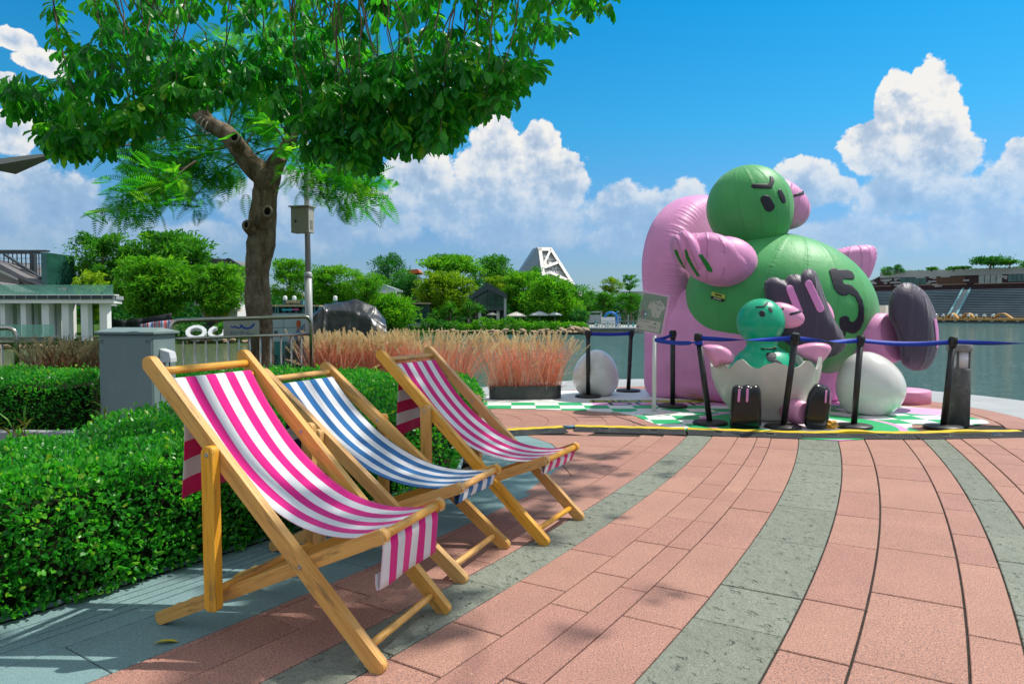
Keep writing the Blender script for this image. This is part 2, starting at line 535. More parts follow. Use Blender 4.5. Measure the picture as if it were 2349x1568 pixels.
def arc_pav(r0, r1, a0, a1, gap=.005, top=0.0, depth=.02, ch=.003, prof=None):
    """one curved paving stone with chamfered edges"""
    r0 += gap / 2; r1 -= gap / 2
    rm = (r0 + r1) / 2
    da = math.degrees(gap / 2 / rm)
    a0 += da; a1 -= da
    n = max(1, int(abs(R(a1 - a0)) * rm / .22))
    def loop(i_r, i_a, z):
        aa = math.degrees(i_a / rm)
        A = [a0 + aa + (a1 - a0 - 2 * aa) * k / n for k in range(n + 1)]
        return [pol(r0 + i_r, a, z) for a in A], [pol(r1 - i_r, a, z) for a in A]
    b0, b1 = loop(0, 0, top - depth)
    c0, c1 = loop(0, 0, top - ch)
    t0, t1 = loop(ch, ch, top)
    v = b0 + b1 + c0 + c1 + t0 + t1
    N = n + 1
    B0, B1, C0, C1, T0, T1 = [k * N for k in range(6)]
    f = []
    for k in range(n):
        f += [(B0 + k, B0 + k + 1, C0 + k + 1, C0 + k), (C1 + k, C1 + k + 1, B1 + k + 1, B1 + k),
              (C0 + k, C0 + k + 1, T0 + k + 1, T0 + k), (T1 + k, T1 + k + 1, C1 + k + 1, C1 + k), (T0 + k, T0 + k + 1, T1 + k + 1, T1 + k)]
    f += [(B0, C0, C1, B1), (C0, T0, T1, C1), (B0 + n, B1 + n, C1 + n, C0 + n), (C0 + n, C1 + n, T1 + n, T0 + n)]
    return v, f

RINGS = [(24.51, 24.92, 'G'), (24.92, 25.252, 'S'), (25.252, 25.288, 'T'), (25.288, 25.50, 'P'), (25.50, 25.717, 'P'), (25.717, 25.948, 'B'),
         (25.948, 26.183, 'P'), (26.183, 26.36, 'P'), (26.36, 26.486, 'P'), (26.486, 26.732, 'P'), (26.732, 27.075, 'B'), (27.075, 27.313, 'P'),
         (27.313, 27.659, 'P'), (27.659, 27.83, 'P'), (27.83, 28.03, 'B'), (28.03, 28.18, 'P'), (28.18, 28.43, 'P'), (28.43, 28.78, 'P'), (28.78, 29.12, 'P'),
         (29.12, 29.35, 'B'), (29.35, 29.7, 'P'), (29.7, 30.1, 'P'), (30.1, 30.5, 'P')]
KNOWN = {10: [-22.9, -24.3, -25.75, -27.35, -28.95, -30.585, -31.46, -33.0, -34.6]}
PM = {'P': M_PINK, 'B': M_ROUGH, 'S': M_SLATE, 'G': M_SLATE, 'T': M_PINK}
far_mb = {k: MB() for k in 'PBSG'}
def seg_end(r, want_y):                          # angle where a ring meets the line y = want_y
    return math.degrees(math.asin((want_y - RC.y) / r))
n_pav = 0
grooved = []
def one_paver(v, f, kind, near):
    global n_pav
    if near and n_pav < 292:
        mb = MB(); mb.add(v, f)
        mb.build('paver', PM[kind], plaza)
        n_pav += 1
    else:
        far_mb['P' if kind == 'T' else kind].add(v, f)
for ri, (r0, r1, kind) in enumerate(RINGS):
    rm = (r0 + r1) / 2
    if r0 < 25.26:
        a_end = -27.0
    else:
        a_end = min(seg_end(r0, 7.08), seg_end(r1, 7.08)) - .02
    cuts = [a_end]
    a = a_end
    if ri in KNOWN:
        cuts += [k for k in KNOWN[ri] if k < a_end - .4]
        a = cuts[-1]
    while a > -47:
        ln = {'P': random.uniform(.36, .95), 'B': random.uniform(.5, .85), 'S': random.uniform(.9, 1.2), 'G': 1.12, 'T': random.uniform(1.1, 1.7)}[kind]
        a -= math.degrees(ln / rm)
        cuts.append(a)
    for i in range(len(cuts) - 1):
        c = pol(rm, (cuts[i] + cuts[i + 1]) / 2)
        near = c.y > 2.0 and abs(c.x) < c.y * .74 + .35
        if near and not any(abs(pol(rr, aa).x) < pol(rr, aa).y * .725 and pol(rr, aa).y > 2.2 for rr in (r0, r1) for aa in (cuts[i], cuts[i + 1])):
            near = False
        gap = .009 if (kind in 'P' and r0 > 27) else .006
        dz = random.uniform(-.0015, .0015)
        if kind == 'G':
            v, f = arc_pav(r0, r1, cuts[i + 1], cuts[i], .02 if i % 1 == 0 else .006, dz, depth=.03)
            # four drainage grooves sawn into the stone: the top is rebuilt as ribs
            v, f = [], []
            edges = [r0 + .003]
            gs = [r0 + .10, r0 + .16, r0 + .22, r0 + .28]
            ribs = []
            p_ = r0 + .004
            for g in gs:
                ribs.append((p_, g - .006)); p_ = g + .006
            ribs.append((p_, r1 - .003))
            gm = MB()
            for (q0, q1) in ribs:
                vv, ff = arc_pav(q0, q1, cuts[i + 1], cuts[i], .0, dz, depth=.007, ch=.002)
                gm.add(vv, ff)
            vv, ff = arc_pav(r0, r1, cuts[i + 1], cuts[i], .022, dz - .0068, depth=.02)
            gm.add(vv, ff)
            v, f = gm.v, gm.f
        else:
            v, f = arc_pav(r0, r1, cuts[i + 1], cuts[i], gap, dz)
        one_paver(v, f, kind, near)
# grey apron stones that sweep round the end of the planter
inner = [pol(24.49, -27.0)] + [Vector(p) for p in [(-.40, 5.95, 0), (-.31, 6.4, 0), (-.27, 6.8, 0), (-.27, 7.08, 0)]]
outer = [pol(25.252, -27.0)] + [Vector(p) for p in [(.40, 5.65, 0), (.44, 6.1, 0), (.36, 6.6, 0), (.12, 7.08, 0)]]
outer[0] = pol(25.20, -28.4)
def lerp(a, b, s): return a + (b - a) * s
for i in range(4):
    for (s0, s1) in ((0, .5), (.5, 1)):
        q = [lerp(inner[i], outer[i], s0), lerp(inner[i], outer[i], s1), lerp(inner[i + 1], outer[i + 1], s1), lerp(inner[i + 1], outer[i + 1], s0)]
        c = sum(q, Vector()) / 4
        q = [p + (c - p).normalized() * .005 for p in q]
        mb = MB(); mb.prism([(p.x, p.y) for p in q], -.02, random.uniform(-.001, .001), lambda x, y, h: (x, y, h), bev=.003)
        mb.build('paver', M_SLATE, plaza); n_pav += 1
# pink stones that fill between the apron and the first full ring
ro = [pol(25.288, -28.4)] + [pol(25.288, a) for a in (-27.0, -25.6, -24.2, -22.75)]
for i in range(4):
    q = [outer[i], ro[i], ro[i + 1], outer[i + 1]]
    c = sum(q, Vector()) / 4
    q = [p + (c - p).normalized() * .005 for p in q]
    mb = MB(); mb.prism([(p.x, p.y) for p in q], -.02, 0.0, lambda x, y, h: (x, y, h), bev=.003)
    mb.build('paver', M_PINK, plaza); n_pav += 1
for k, mb in far_mb.items():
    if mb.v:
        o = mb.build('distant_pavers', PM[k], plaza); o['kind'] = 'stuff'
# kerb edging of the planting bed
kerb = MB()
Lk = [pol(24.475, a) for a in np.arange(-60, -27.0, 1.2)] + inner[1:] + [Vector((-.30, 7.4, 0)), Vector((-.40, 7.75, 0)), Vector((-.62, 8.06, 0)), Vector((-1.0, 8.28, 0))]
prof = []
for i, p in enumerate(Lk):
    d = (Lk[min(i + 1, len(Lk) - 1)] - Lk[max(i - 1, 0)]).normalized()
    nn = Vector((-d.y, d.x, 0))
    prof.append([p + nn * a_ + Vector((0, 0, z_)) for a_, z_ in ((0.0, -.02), (0.0, .008), (.003, .011), (.027, .011), (.03, .008), (.03, -.02))])
kerb.loft(prof, caps=True, smooth=False, closed=False)
struct(kerb.build('kerb', M_SLATE))

# --- round lookout at the water's edge ------------------------------------
def ring_sheet(name, r0, r1, z, mat, depth, n=96, parent=None):
    mb = MB()
    v = []
    for rr, zz in ((r0, z), (r1, z), (r1, z - depth)):
        v += [(MC.x + rr * math.cos(2 * math.pi * k / n), MC.y + rr * math.sin(2 * math.pi * k / n), zz) for k in range(n)]
    f = []
    for k in range(n):
        j = (k + 1) % n
        f += [(k, j, n + j, n + k), (n + k, n + j, 2 * n + j, 2 * n + k)]
    mb.add(v, f)
    return mb.build(name, mat, parent)
lookout = struct(ring_sheet('lookout_paving', .01, 4.38, -.010, M_JOINT, 1.6))
def m_pav(r0, r1, a0, a1, mat, gap=.006):
    rm = (r0 + r1) / 2; da = math.degrees(gap / 2 / max(rm, .3))
    n = max(1, int(R(a1 - a0) * rm / .25))
    A = [a0 + da + (a1 - a0 - 2 * da) * k / n for k in range(n + 1)]
    pts = [(MC.x + (r0 + gap / 2) * math.cos(R(a)), MC.y + (r0 + gap / 2) * math.sin(R(a))) for a in A] + \
          [(MC.x + (r1 - gap / 2) * math.cos(R(a)), MC.y + (r1 - gap / 2) * math.sin(R(a))) for a in reversed(A)]
    if min(p[1] for p in pts) < 7.1:
        return
    mb = MB(); mb.prism(pts, -.03, random.uniform(-.001, .001), lambda x, y, h: (x, y, h), bev=.003)
    mb.build('paver', mat, lookout)
for (r0, r1, mat, st, rngd) in ((.2, .9, M_PINK, 40, (0, 360)), (.9, 1.5, M_PINK, 30, (0, 360)), (1.5, 2.1, M_PINK, 24, (0, 360)), (2.1, 2.69, M_PINK, 15, (-40, 220)), (2.70, 3.08, M_PINK, 11, (-40, 215)), (3.08, 3.72, M_PALE, 14, (-24, 205)), (3.72, 4.36, M_PALE, 14, (-24, 205))):
    a = rngd[0]
    while a < rngd[1] - 1:
        m_pav(r0, r1, a, min(a + st, rngd[1]), mat)
        a += st
# stones swirling round the end of the planter, in front of the mural
NC = Vector((-.62, 8.0, 0))
swirl = [.36, .50, .72, 1.03, 1.35, 1.66, 1.95, 2.25]
for i in range(len(swirl) - 1):
    r0, r1 = swirl[i], swirl[i + 1]
    a = -64.0 + i * 3
    while a < 66:
        st = math.degrees(random.uniform(.42, .6) / r1)
        a1 = min(a + st, 68)
        n = 3
        A = [a + .25 + (a1 - a - .5) * k / n for k in range(n + 1)]
        pts = [(NC.x + (r0 + .004) * math.cos(R(q)), NC.y + (r0 + .004) * math.sin(R(q))) for q in A] + \
              [(NC.x + (r1 - .004) * math.cos(R(q)), NC.y + (r1 - .004) * math.sin(R(q))) for q in reversed(A)]
        if min(p[1] for p in pts) > 7.0 and max(p[1] for p in pts) < 9.4 and max(p[0] for p in pts) < 1.9:
            mb = MB(); mb.prism(pts, -.02, .0045, lambda x, y, h: (x, y, h), bev=.003)
            mb.build('paver', M_PINK, lookout)
        a = a1
# sand bed under the swirl, between planter and lookout
fan('joint_bed', [(-.6, 6.99), (2.2, 6.99), (2.2, 9.3), (-.9, 9.3)], -.3, -.004, M_JOINT, lookout)['kind'] = 'structure'

# --- painted mural -----------------------------------------------------------
m, t, out = new_mat('mural paint')
co = t.n('ShaderNodeTexCoord').outputs['Object']
sp = t.n('ShaderNodeSeparateXYZ', {0: co})
X, Y = sp.outputs[0], sp.outputs[1]
chk = t.n('ShaderNodeTexChecker', {'Vector': t.vm('ADD', co, (.01, .02, .5)), 'Scale': 1 / .31, 'Color1': (.015, .40, .14, 1), 'Color2': (.76, .76, .74, 1)}).outputs[0]
wear = t.noise(co, 7, 5, .65)
white = (.76, .76, .74, 1)
def disc(cx, cy, r):
    return t.m('SUBTRACT', t.vm('DISTANCE', t.vm('MULTIPLY', co, (1, 1, 0)), (cx, cy, 0)), r)
def under(x, e=.006):                            # 1 where x < 0
    return t.sstep(x, e, -e)
col = t.mix(1.0, chk, chk)
backw = t.sstep(Y, 9.62, 9.63)                   # plain paint further back
col = t.mix(backw, col, white)
PK, GR = (.70, .33, .58, 1), (.012, .42, .14, 1)
col = t.mix(under(disc(5.0, 8.72, .34)), col, (.72, .42, .62, 1))
xr = t.sstep(X, 1.05, 1.06)
col = t.mix(t.m('MULTIPLY', xr, under(t.m('SUBTRACT', t.m('ABSOLUTE', t.m('SUBTRACT', Y, 9.44)), .15))), col, PK)
col = t.mix(t.m('MULTIPLY', xr, under(t.m('SUBTRACT', t.m('ABSOLUTE', t.m('SUBTRACT', Y, 9.72)), .13))), col, (.36, .42, .02, 1))
col = t.mix(under(disc(3.08, 7.72, 1.04)), col, PK)
col = t.mix(under(disc(3.08, 7.72, .96)), col, GR)
col = t.mix(under(disc(3.10, 7.72, .62)), col, white)
col = t.mix(under(disc(4.62, 9.42, .4)), col, PK)
col = t.mix(t.sstep(wear, .62, .80, 0, .55), col, (.42, .36, .33, 1))
b = t.n('ShaderNodeBsdfPrincipled', {'Base Color': col, 'Roughness': .55, 'Specular IOR Level': .35})
t.put(b.inputs['Normal'], t.n('ShaderNodeBump', {'Strength': .12, 'Distance': .004, 'Height': t.noise(co, 160, 2, .6)}).outputs[0])
t.put(out.inputs[0], b.outputs[0])
M_MURAL = m
mur = [(-.9, 9.08), (-.32, 9.02), (.41, 8.90), (.98, 8.75), (1.28, 8.62), (1.44, 8.3), (1.5, 7.9), (1.62, 7.45), (1.9, 7.12), (2.45, 6.95), (3.08, 6.72), (3.72, 6.95), (4.1, 7.12), (4.16, 7.45), (4.3, 7.72),
       (4.86, 7.66), (5.18, 7.78), (5.28, 8.0), (5.24, 8.3), (5.30, 8.55), (5.32, 8.9), (5.0, 9.2), (4.9, 9.8), (4.2, 10.6), (3.0, 11.2), (1.6, 11.3), (.4, 10.9), (-.5, 10.2), (-.95, 9.6)]
mb = MB(); mb.prism(mur, -.001, .0095, lambda x, y, h: (x, y, h))
mural = struct(mb.build('mural_paint', M_MURAL))
# ================================================================== DECK CHAIRS
def wood_mat():
    m, t, out = new_mat('varnished teak')
    oi = t.n('ShaderNodeObjectInfo').outputs['Random']
    co = t.n('ShaderNodeTexCoord').outputs['Object']
    g = t.n('ShaderNodeAttribute', attribute_name='grain').outputs['Fac']
    g2 = t.n('ShaderNodeAttribute', attribute_name='grain_x').outputs['Fac']
    v = t.n('ShaderNodeCombineXYZ', {0: t.m('ADD', t.m('MULTIPLY', g, .9), t.m('MULTIPLY', oi, 55.0)), 1: t.m('MULTIPLY', g2, 14.0), 2: t.m('MULTIPLY', oi, 9.0)}).outputs[0]
    n1 = t.noise(v, 3.2, 5, .65, 1.2)
    n2 = t.noise(t.vm('MULTIPLY', v, (3.0, 9.0, 1)), 5.0, 4, .65)
    c = t.ramp(n1, [(.22, (.46, .20, .025)), (.45, (.68, .33, .042)), (.62, (.76, .40, .06)), (.85, (.80, .48, .10))])
    c = t.mix(t.sstep(n2, .52, .75, 0, .32), c, (.27, .115, .028, 1))
    wx = t.noise(t.vm('MULTIPLY', v, (1.6, .6, 1)), 2.6, 6, .7)
    fac = t.m('MULTIPLY', t.sstep(wx, .53, .64), t.sstep(n2, .40, .55, .15, 1.0))
    c = t.mix(t.m('MULTIPLY', fac, .75), c, (.105, .085, .05, 1))
    c = t.n('ShaderNodeHueSaturation', {'Hue': .5, 'Saturation': t.lin(oi, 0, 1, .86, 1.06), 'Value': t.lin(oi, 0, 1, .9, 1.12), 'Color': c}).outputs[0]
    b = t.n('ShaderNodeBsdfPrincipled', {'Base Color': c, 'Roughness': t.lin(n1, .3, .7, .46, .34), 'Specular IOR Level': .42})
    t.put(b.inputs['Normal'], t.n('ShaderNodeBump', {'Strength': .25, 'Distance': .003, 'Height': n2}).outputs[0])
    t.put(out.inputs[0], b.outputs[0])
    return m
M_WOOD = wood_mat()
M_ENDG = pbr('end grain wood', (.60, .42, .19), .7, .2, var=.25, vscale=60)
M_SCREW = pbr('dull steel screw', (.42, .41, .38), .35, .5, metal=.9, var=.2, vscale=40)

def fabric_mat(name, dark, white, first_dark, n=8, edge=None):
    m, t, out = new_mat(name)
    u = t.n('ShaderNodeAttribute', attribute_name='u').outputs['Fac']
    w = t.n('ShaderNodeAttribute', attribute_name='w').outputs['Fac']
    par = t.m('MODULO', t.m('ADD', t.m('MULTIPLY', u, float(n)), 0.0 if first_dark else 1.0), 2.0)
    s = t.m('MULTIPLY', t.sstep(par, .985, 1.015), 1.0)
    s = t.m('ADD', s, t.sstep(par, .015, -.0))
    s = t.m('MINIMUM', s, 1.0)
    uv = t.n('ShaderNodeCombineXYZ', {0: u, 1: w, 2: 0.0}).outputs[0]
    weave = t.m('MULTIPLY', t.m('SINE', t.m('MULTIPLY', u, 900.0)), t.m('SINE', t.m('MULTIPLY', w, 1900.0)))
    cl = t.noise(t.vm('MULTIPLY', uv, (3, 6, 1)), 2.0, 5, .65)
    cd = t.mix(cl, tuple(x * .86 for x in dark) + (1,), tuple(min(1, x * 1.1 + .01) for x in dark) + (1,))
    c = t.mix(s, cd, (*white, 1))
    c = t.mix(t.sstep(t.noise(uv, 5.0, 6, .7), .60, .78, 0, .12), c, (.35, .33, .33, 1))
    if edge:
        e = t.m('ADD', t.sstep(u, .016, .012), t.sstep(u, .984, .988))
        c = t.mix(e, c, (*edge, 1))
    hem = t.m('ADD', t.sstep(t.m('ABSOLUTE', t.m('SUBTRACT', u, .022)), .0022, .001), t.sstep(t.m('ABSOLUTE', t.m('SUBTRACT', u, .978)), .0022, .001))
    stitch = t.m('MULTIPLY', t.m('MINIMUM', hem, 1.0), t.sstep(t.m('SINE', t.m('MULTIPLY', w, 900.0)), -.2, .1))
    c = t.mix(t.m('MULTIPLY', stitch, .6), c, t.mix(.5, c, (.9, .75, .8, 1)))
    b = t.n('ShaderNodeBsdfPrincipled', {'Base Color': c, 'Roughness': .82, 'Specular IOR Level': .2, 'Sheen Weight': .2})
    h = t.m('ADD', t.m('MULTIPLY', weave, .1), t.m('MULTIPLY', t.noise(uv, 9.0, 4, .6), 1.2))
    t.put(b.inputs['Normal'], t.n('ShaderNodeBump', {'Strength': .3, 'Distance': .006, 'Height': h}).outputs[0])
    tl = t.n('ShaderNodeBsdfTranslucent', {'Color': c})
    t.put(out.inputs[0], t.n('ShaderNodeMixShader', {0: .22, 1: b.outputs[0], 2: tl.outputs[0]}).outputs[0])
    return m
MAG, WHT, BLU, NAVY = (.80, .004, .27), (.80, .80, .82), (.016, .16, .42), (.012, .03, .13)
FAB = [fabric_mat('magenta striped canvas', MAG, WHT, False), fabric_mat('blue striped canvas', BLU, WHT, True, edge=(.012, .07, .16)), fabric_mat('crimson striped canvas', (.76, .004, .22), WHT, False)]
FAB_X = [fabric_mat('magenta cross striped canvas', (.70, .006, .15), (.78, .76, .76), False, 6), fabric_mat('navy cross striped canvas', NAVY, (.74, .76, .80), True, 6), fabric_mat('crimson cross striped canvas', (.66, .006, .13), (.78, .76, .76), False, 6)]

def rounded_bar(p0, p1, w, d, thick_axis, r0=.018, r1=.018, ch=.0035):
    """flat wooden bar from p0 to p1 in the chair's side plane (x = lateral); w thickness along x, d depth in plane"""
    p0, p1 = Vector(p0), Vector(p1)
    L = (p1 - p0).length
    ax = (p1 - p0).normalized()
    side = Vector((1, 0, 0))
    nn = side.cross(ax)
    def corner(cx, cy, rr, a0, a1, k=5):
        return [(cx + rr * math.cos(a0 + (a1 - a0) * i / k), cy + rr * math.sin(a0 + (a1 - a0) * i / k)) for i in range(k + 1)]
    h = d / 2
    poly = corner(r0, -h + r0, r0, math.pi * 1.5, math.pi, 5)[0:] + corner(r0, h - r0, r0, math.pi, math.pi * .5, 5)
    poly += [(L * k / 6, h) for k in range(1, 6)]
    poly += corner(L - r1, h - r1, r1, math.pi * .5, 0, 5) + corner(L - r1, -h + r1, r1, 0, -math.pi * .5, 5)
    poly += [(L * k / 6, -h) for k in range(5, 0, -1)]
    mb = MB()
    bmm = bmesh.new()
    lo = [bmm.verts.new((x, y, -w / 2)) for x, y in poly]
    hi = [bmm.verts.new((x, y, w / 2)) for x, y in poly]
    bmm.faces.new(lo); bmm.faces.new(list(reversed(hi)))
    n = len(poly)
    for i in range(n):
        j = (i + 1) % n
        bmm.faces.new((lo[j], lo[i], hi[i], hi[j]))
    ed = [e for e in bmm.edges if abs(e.verts[0].co.z - e.verts[1].co.z) < 1e-9]
    bmesh.ops.bevel(bmm, geom=ed, offset=ch, segments=2, affect='EDGES')
    g = [(v.co.x, v.co.y * 1.0 + v.co.z * 1.7) for v in bmm.verts]
    for v in bmm.verts:
        c = v.co.copy()
        v.co = p0 + ax * c.x + nn * c.y + side * c.z
    mb.bm(bmm)
    mb.at['grain'] = [a for a, _ in g]; mb.at['grain_x'] = [b_ for _, b_ in g]
    return mb
def dowel(p0, p1, r):
    p0, p1 = Vector(p0), Vector(p1)
    mb = MB()
    ks = 6
    pts = [p0.lerp(p1, k / ks) for k in range(ks + 1)]
    mb.tube(pts, r, 14)
    L = (p1 - p0).length
    mb.at['grain'] = [(L * (i // 14) / ks) for i in range(14 * (ks + 1))]
    mb.at['grain_x'] = [.03 * math.sin(6.283 * (i % 14) / 14) for i in range(14 * (ks + 1))]
    return mb
def screw(parent, p, sgn):
    mb = MB()
    mt = Matrix.Translation(p) @ Matrix.Rotation(math.pi / 2 * sgn, 4, 'Y')
    mb.lathe([(.0001, -.004), (.0085, -.004), (.0085, .0012), (.007, .0024), (.0035, .0024), (.003, .0004), (.0001, .0004)], 14, mtx=mt)
    mb.build('screw', M_SCREW, parent)

WA, TA, CA, DT, DS, DB = .253, .036, .683, .969, .943, .046
def deck_chair(idx, label, px, py, yaw, LA, an, yS, zS, yR, flap, sag, headflap=(.45, .07)):
    t = thing('deck_chair', label, 'deck chair', (px, py, 0), -yaw - math.pi / 2, 'striped deck chairs beside the hedge')
    O = Vector((0, .043, .010))
    ad = Vector((0, -math.cos(an), math.sin(an)))
    A = lambda s, x=0.0: O + ad * (s * LA) + Vector((x, 0, 0))
    xa, xb, xc = WA, WA - TA - .002, WA + TA + .001
    S = Vector((0, yS, zS)); Rr = Vector((0, yR, .026))
    bd = (S - Rr).normalized()
    Bz = lambda y: Rr.z + (y - Rr.y) * bd.z / bd.y
    for sx in (1, -1):
        o = rounded_bar(A(-.012, sx * xa), A(1.018, sx * xa), TA, .056, 'x', .022, .026).build('leg_rail', M_WOOD, t)
        rounded_bar(Rr + Vector((sx * xb, 0, 0)) - bd * .02, S + Vector((sx * xb, 0, 0)) + bd * .026, TA, .050, 'x', .012, .024).build('seat_rail', M_WOOD, t)
        top = A(CA, sx * xc)
        yb = top.y - .0
        zb = Bz(yb) - .035
        rounded_bar((sx * xc, yb + .005, max(.03, zb)), (sx * xc, top.y, top.z + .030), TA, .052, 'x', .012, .02).build('strut', M_WOOD, t)
        screw(t, Vector((sx * (xc + TA / 2), top.y, top.z)), sx)
        screw(t, Vector((sx * (xa - TA / 2), top.y, top.z)), -sx)
        # where the two frames cross
        for s_ in np.linspace(.1, .6, 200):
            p = A(s_)
            if p.z > Bz(p.y):
                break
        screw(t, Vector((sx * (xa + TA / 2), p.y, p.z)), sx)
        # pale rope ring at the front end of the seat rail
        mb = MB()
        mb = MB(); mb.box(S + Vector((sx * xb, 0, 0)) + bd * .011, (TA + .0018, .0055, .0522), rot=Matrix.Rotation(math.atan2(bd.z, bd.y), 4, 'X'), bev=.001)
        mb.build('end_cap', M_ENDG, t)
    xi = xa - TA / 2
    dowel(A(DT, -xi - .004), A(DT, xi + .004), .0155).build('crossbar', M_WOOD, t)
    dowel(A(DB + .01, -xi - .004), A(DB + .01, xi + .004), .0145).build('crossbar', M_WOOD, t)
    sd = A(DS - .008)
    dowel(sd + Vector((-xi - .004, .0, -.012)), sd + Vector((xi + .004, .0, -.012)), .014).build('crossbar', M_WOOD, t)
    fb = xb - TA / 2 + .003
    dowel(S + Vector((-fb, 0, 0)), S + Vector((fb, 0, 0)), .0165).build('front_bar', M_WOOD, t)
    yb = A(CA).y
    dowel((-xc - .01, yb + .012, Bz(yb) + .036), (xc + .01, yb + .012, Bz(yb) + .036), .0145).build('crossbar', M_WOOD, t)
    for k in range(1, 5):                          # support notches with pale worn bottoms
        for sx in (1, -1):
            y_ = yb - .075 * k - .01
            if y_ < yR + .05: continue
            mb = MB(); mb.box((sx * xb, y_, Bz(y_) + .0262), (TA * .96, .020, .004), bev=.0015)
            mb.build('notch_plate', M_ENDG, t)
    # the sling: wraps the top bar, hangs in a curve, passes over the front bar and drops as a flap
    P0 = sd + Vector((0, .010, .004)); P3 = S + Vector((0, -.0195, .002))
    chord = P3 - P0
    P1 = P0 + Vector((0, chord.y * sag[0], chord.z * sag[1])); P2 = P0 + Vector((0, chord.y * sag[2], chord.z * sag[3]))
    path = []
    wrap = [sd + Vector((0, -.016, -.03)), sd + Vector((0, -.014, -.004)), sd + Vector((0, 0, .006))]
    path += wrap
    for k in range(33):
        s = k / 32
        path.append(P0 * (1 - s) ** 3 + P1 * 3 * s * (1 - s) ** 2 + P2 * 3 * s * s * (1 - s) + P3 * s ** 3)
    path += [S + Vector((0, -.0195, -.006)), S + Vector((0, -.014, -.0175)), S + Vector((0, -.002, -.0205))]
    fl, lean = flap
    for k in range(1, 7):
        path.append(S + Vector((0, .004 - lean * (k / 6) * fl, -.022 - fl * k / 6)))
    # the pocket end turns back under itself
    e = path[-1]
    path += [e + Vector((0, -.010, -.004)), e + Vector((0, -.016, .014)), e + Vector((0, -.016, .05))]
    hw = .212
    nu = 33
    V, F, U, Wv = [], [], [], []
    acc = 0
    for i, p in enumerate(path):
        if i: acc += (p - path[i - 1]).length
        for j in range(nu):
            u = j / (nu - 1)
            x = hw - 2 * hw * u                       # u = 0 on the near side
            mid = max(0, min(1, (i - 3) / 32)) if i < 36 else 1
            bulge = math.sin(math.pi * mid)
            dz = -.010 * bulge * (1 - (2 * u - 1) ** 2) + .004 * bulge * noise.noise(Vector((u * 3, acc * 4, idx * 7.0)))
            narrow = 1 - .03 * bulge
            wv = .006 * math.sin(u * 9 + idx) * max(0, (i - 38) / 8) if i > 38 else 0
            V.append((x * narrow, p.y + wv + dz * .5, p.z + dz)); U.append(u); Wv.append(acc)
    for i in range(len(path) - 1):
        for j in range(nu - 1):
            F.append((i * nu + j, i * nu + j + 1, (i + 1) * nu + j + 1, (i + 1) * nu + j))
    mb = MB(); mb.add(V, F, True); mb.at['u'] = U; mb.at['w'] = Wv
    o = mb.build('sling', FAB[idx], t)
    so = o.modifiers.new('cloth', 'SOLIDIFY'); so.thickness = .0022; so.offset = 0
    # loose flap behind the headrest, its stripes run crosswise
    L, inset = headflap
    V, F, U, Wv = [], [], [], []
    nv = 22
    for i in range(nv + 1):
        s = i / nv
        for j in range(13):
            q = j / 12
            x = (hw - inset) - (2 * hw - 2 * inset) * q
            z = sd.z - .02 - L * s * (1 - .03 * math.sin(q * 3)) + .012 * (q - .5) * s
            y = sd.y - .016 - .012 * s + .010 * math.sin(q * 7 + s * 4 + idx) * s
            V.append((x, y, z)); U.append(max(.03, min(.97, s))); Wv.append(q * .4)
    for i in range(nv):
        for j in range(12):
            F.append((i * 13 + j, i * 13 + j + 1, (i + 1) * 13 + j + 1, (i + 1) * 13 + j))
    mb = MB(); mb.add(V, F, True); mb.at['u'] = U; mb.at['w'] = Wv
    o = mb.build('headrest_flap', FAB_X[idx], t)
    so = o.modifiers.new('cloth', 'SOLIDIFY'); so.thickness = .003; so.offset = 0
    return t
SAG = (.22, .62, .56, 1.24)
deck_chair(0, 'magenta and white deck chair in front, long flap hanging from its front bar', -.396, 2.628, .353, 1.401, .796, .031, .445, -.94, (.165, .10), SAG)
deck_chair(1, 'blue and white striped deck chair between the two pink ones', -.165, 3.426, .378, 1.41, .682, .002, .41, -1.03, (.05, .3), (.24, .66, .58, 1.2), (.42, .06))
deck_chair(2, 'crimson and white deck chair furthest from the camera with a short flap', .247, 3.948, .458, 1.407, .742, .021, .429, -.98, (.05, .3), (.22, .62, .56, 1.22), (.40, .06))
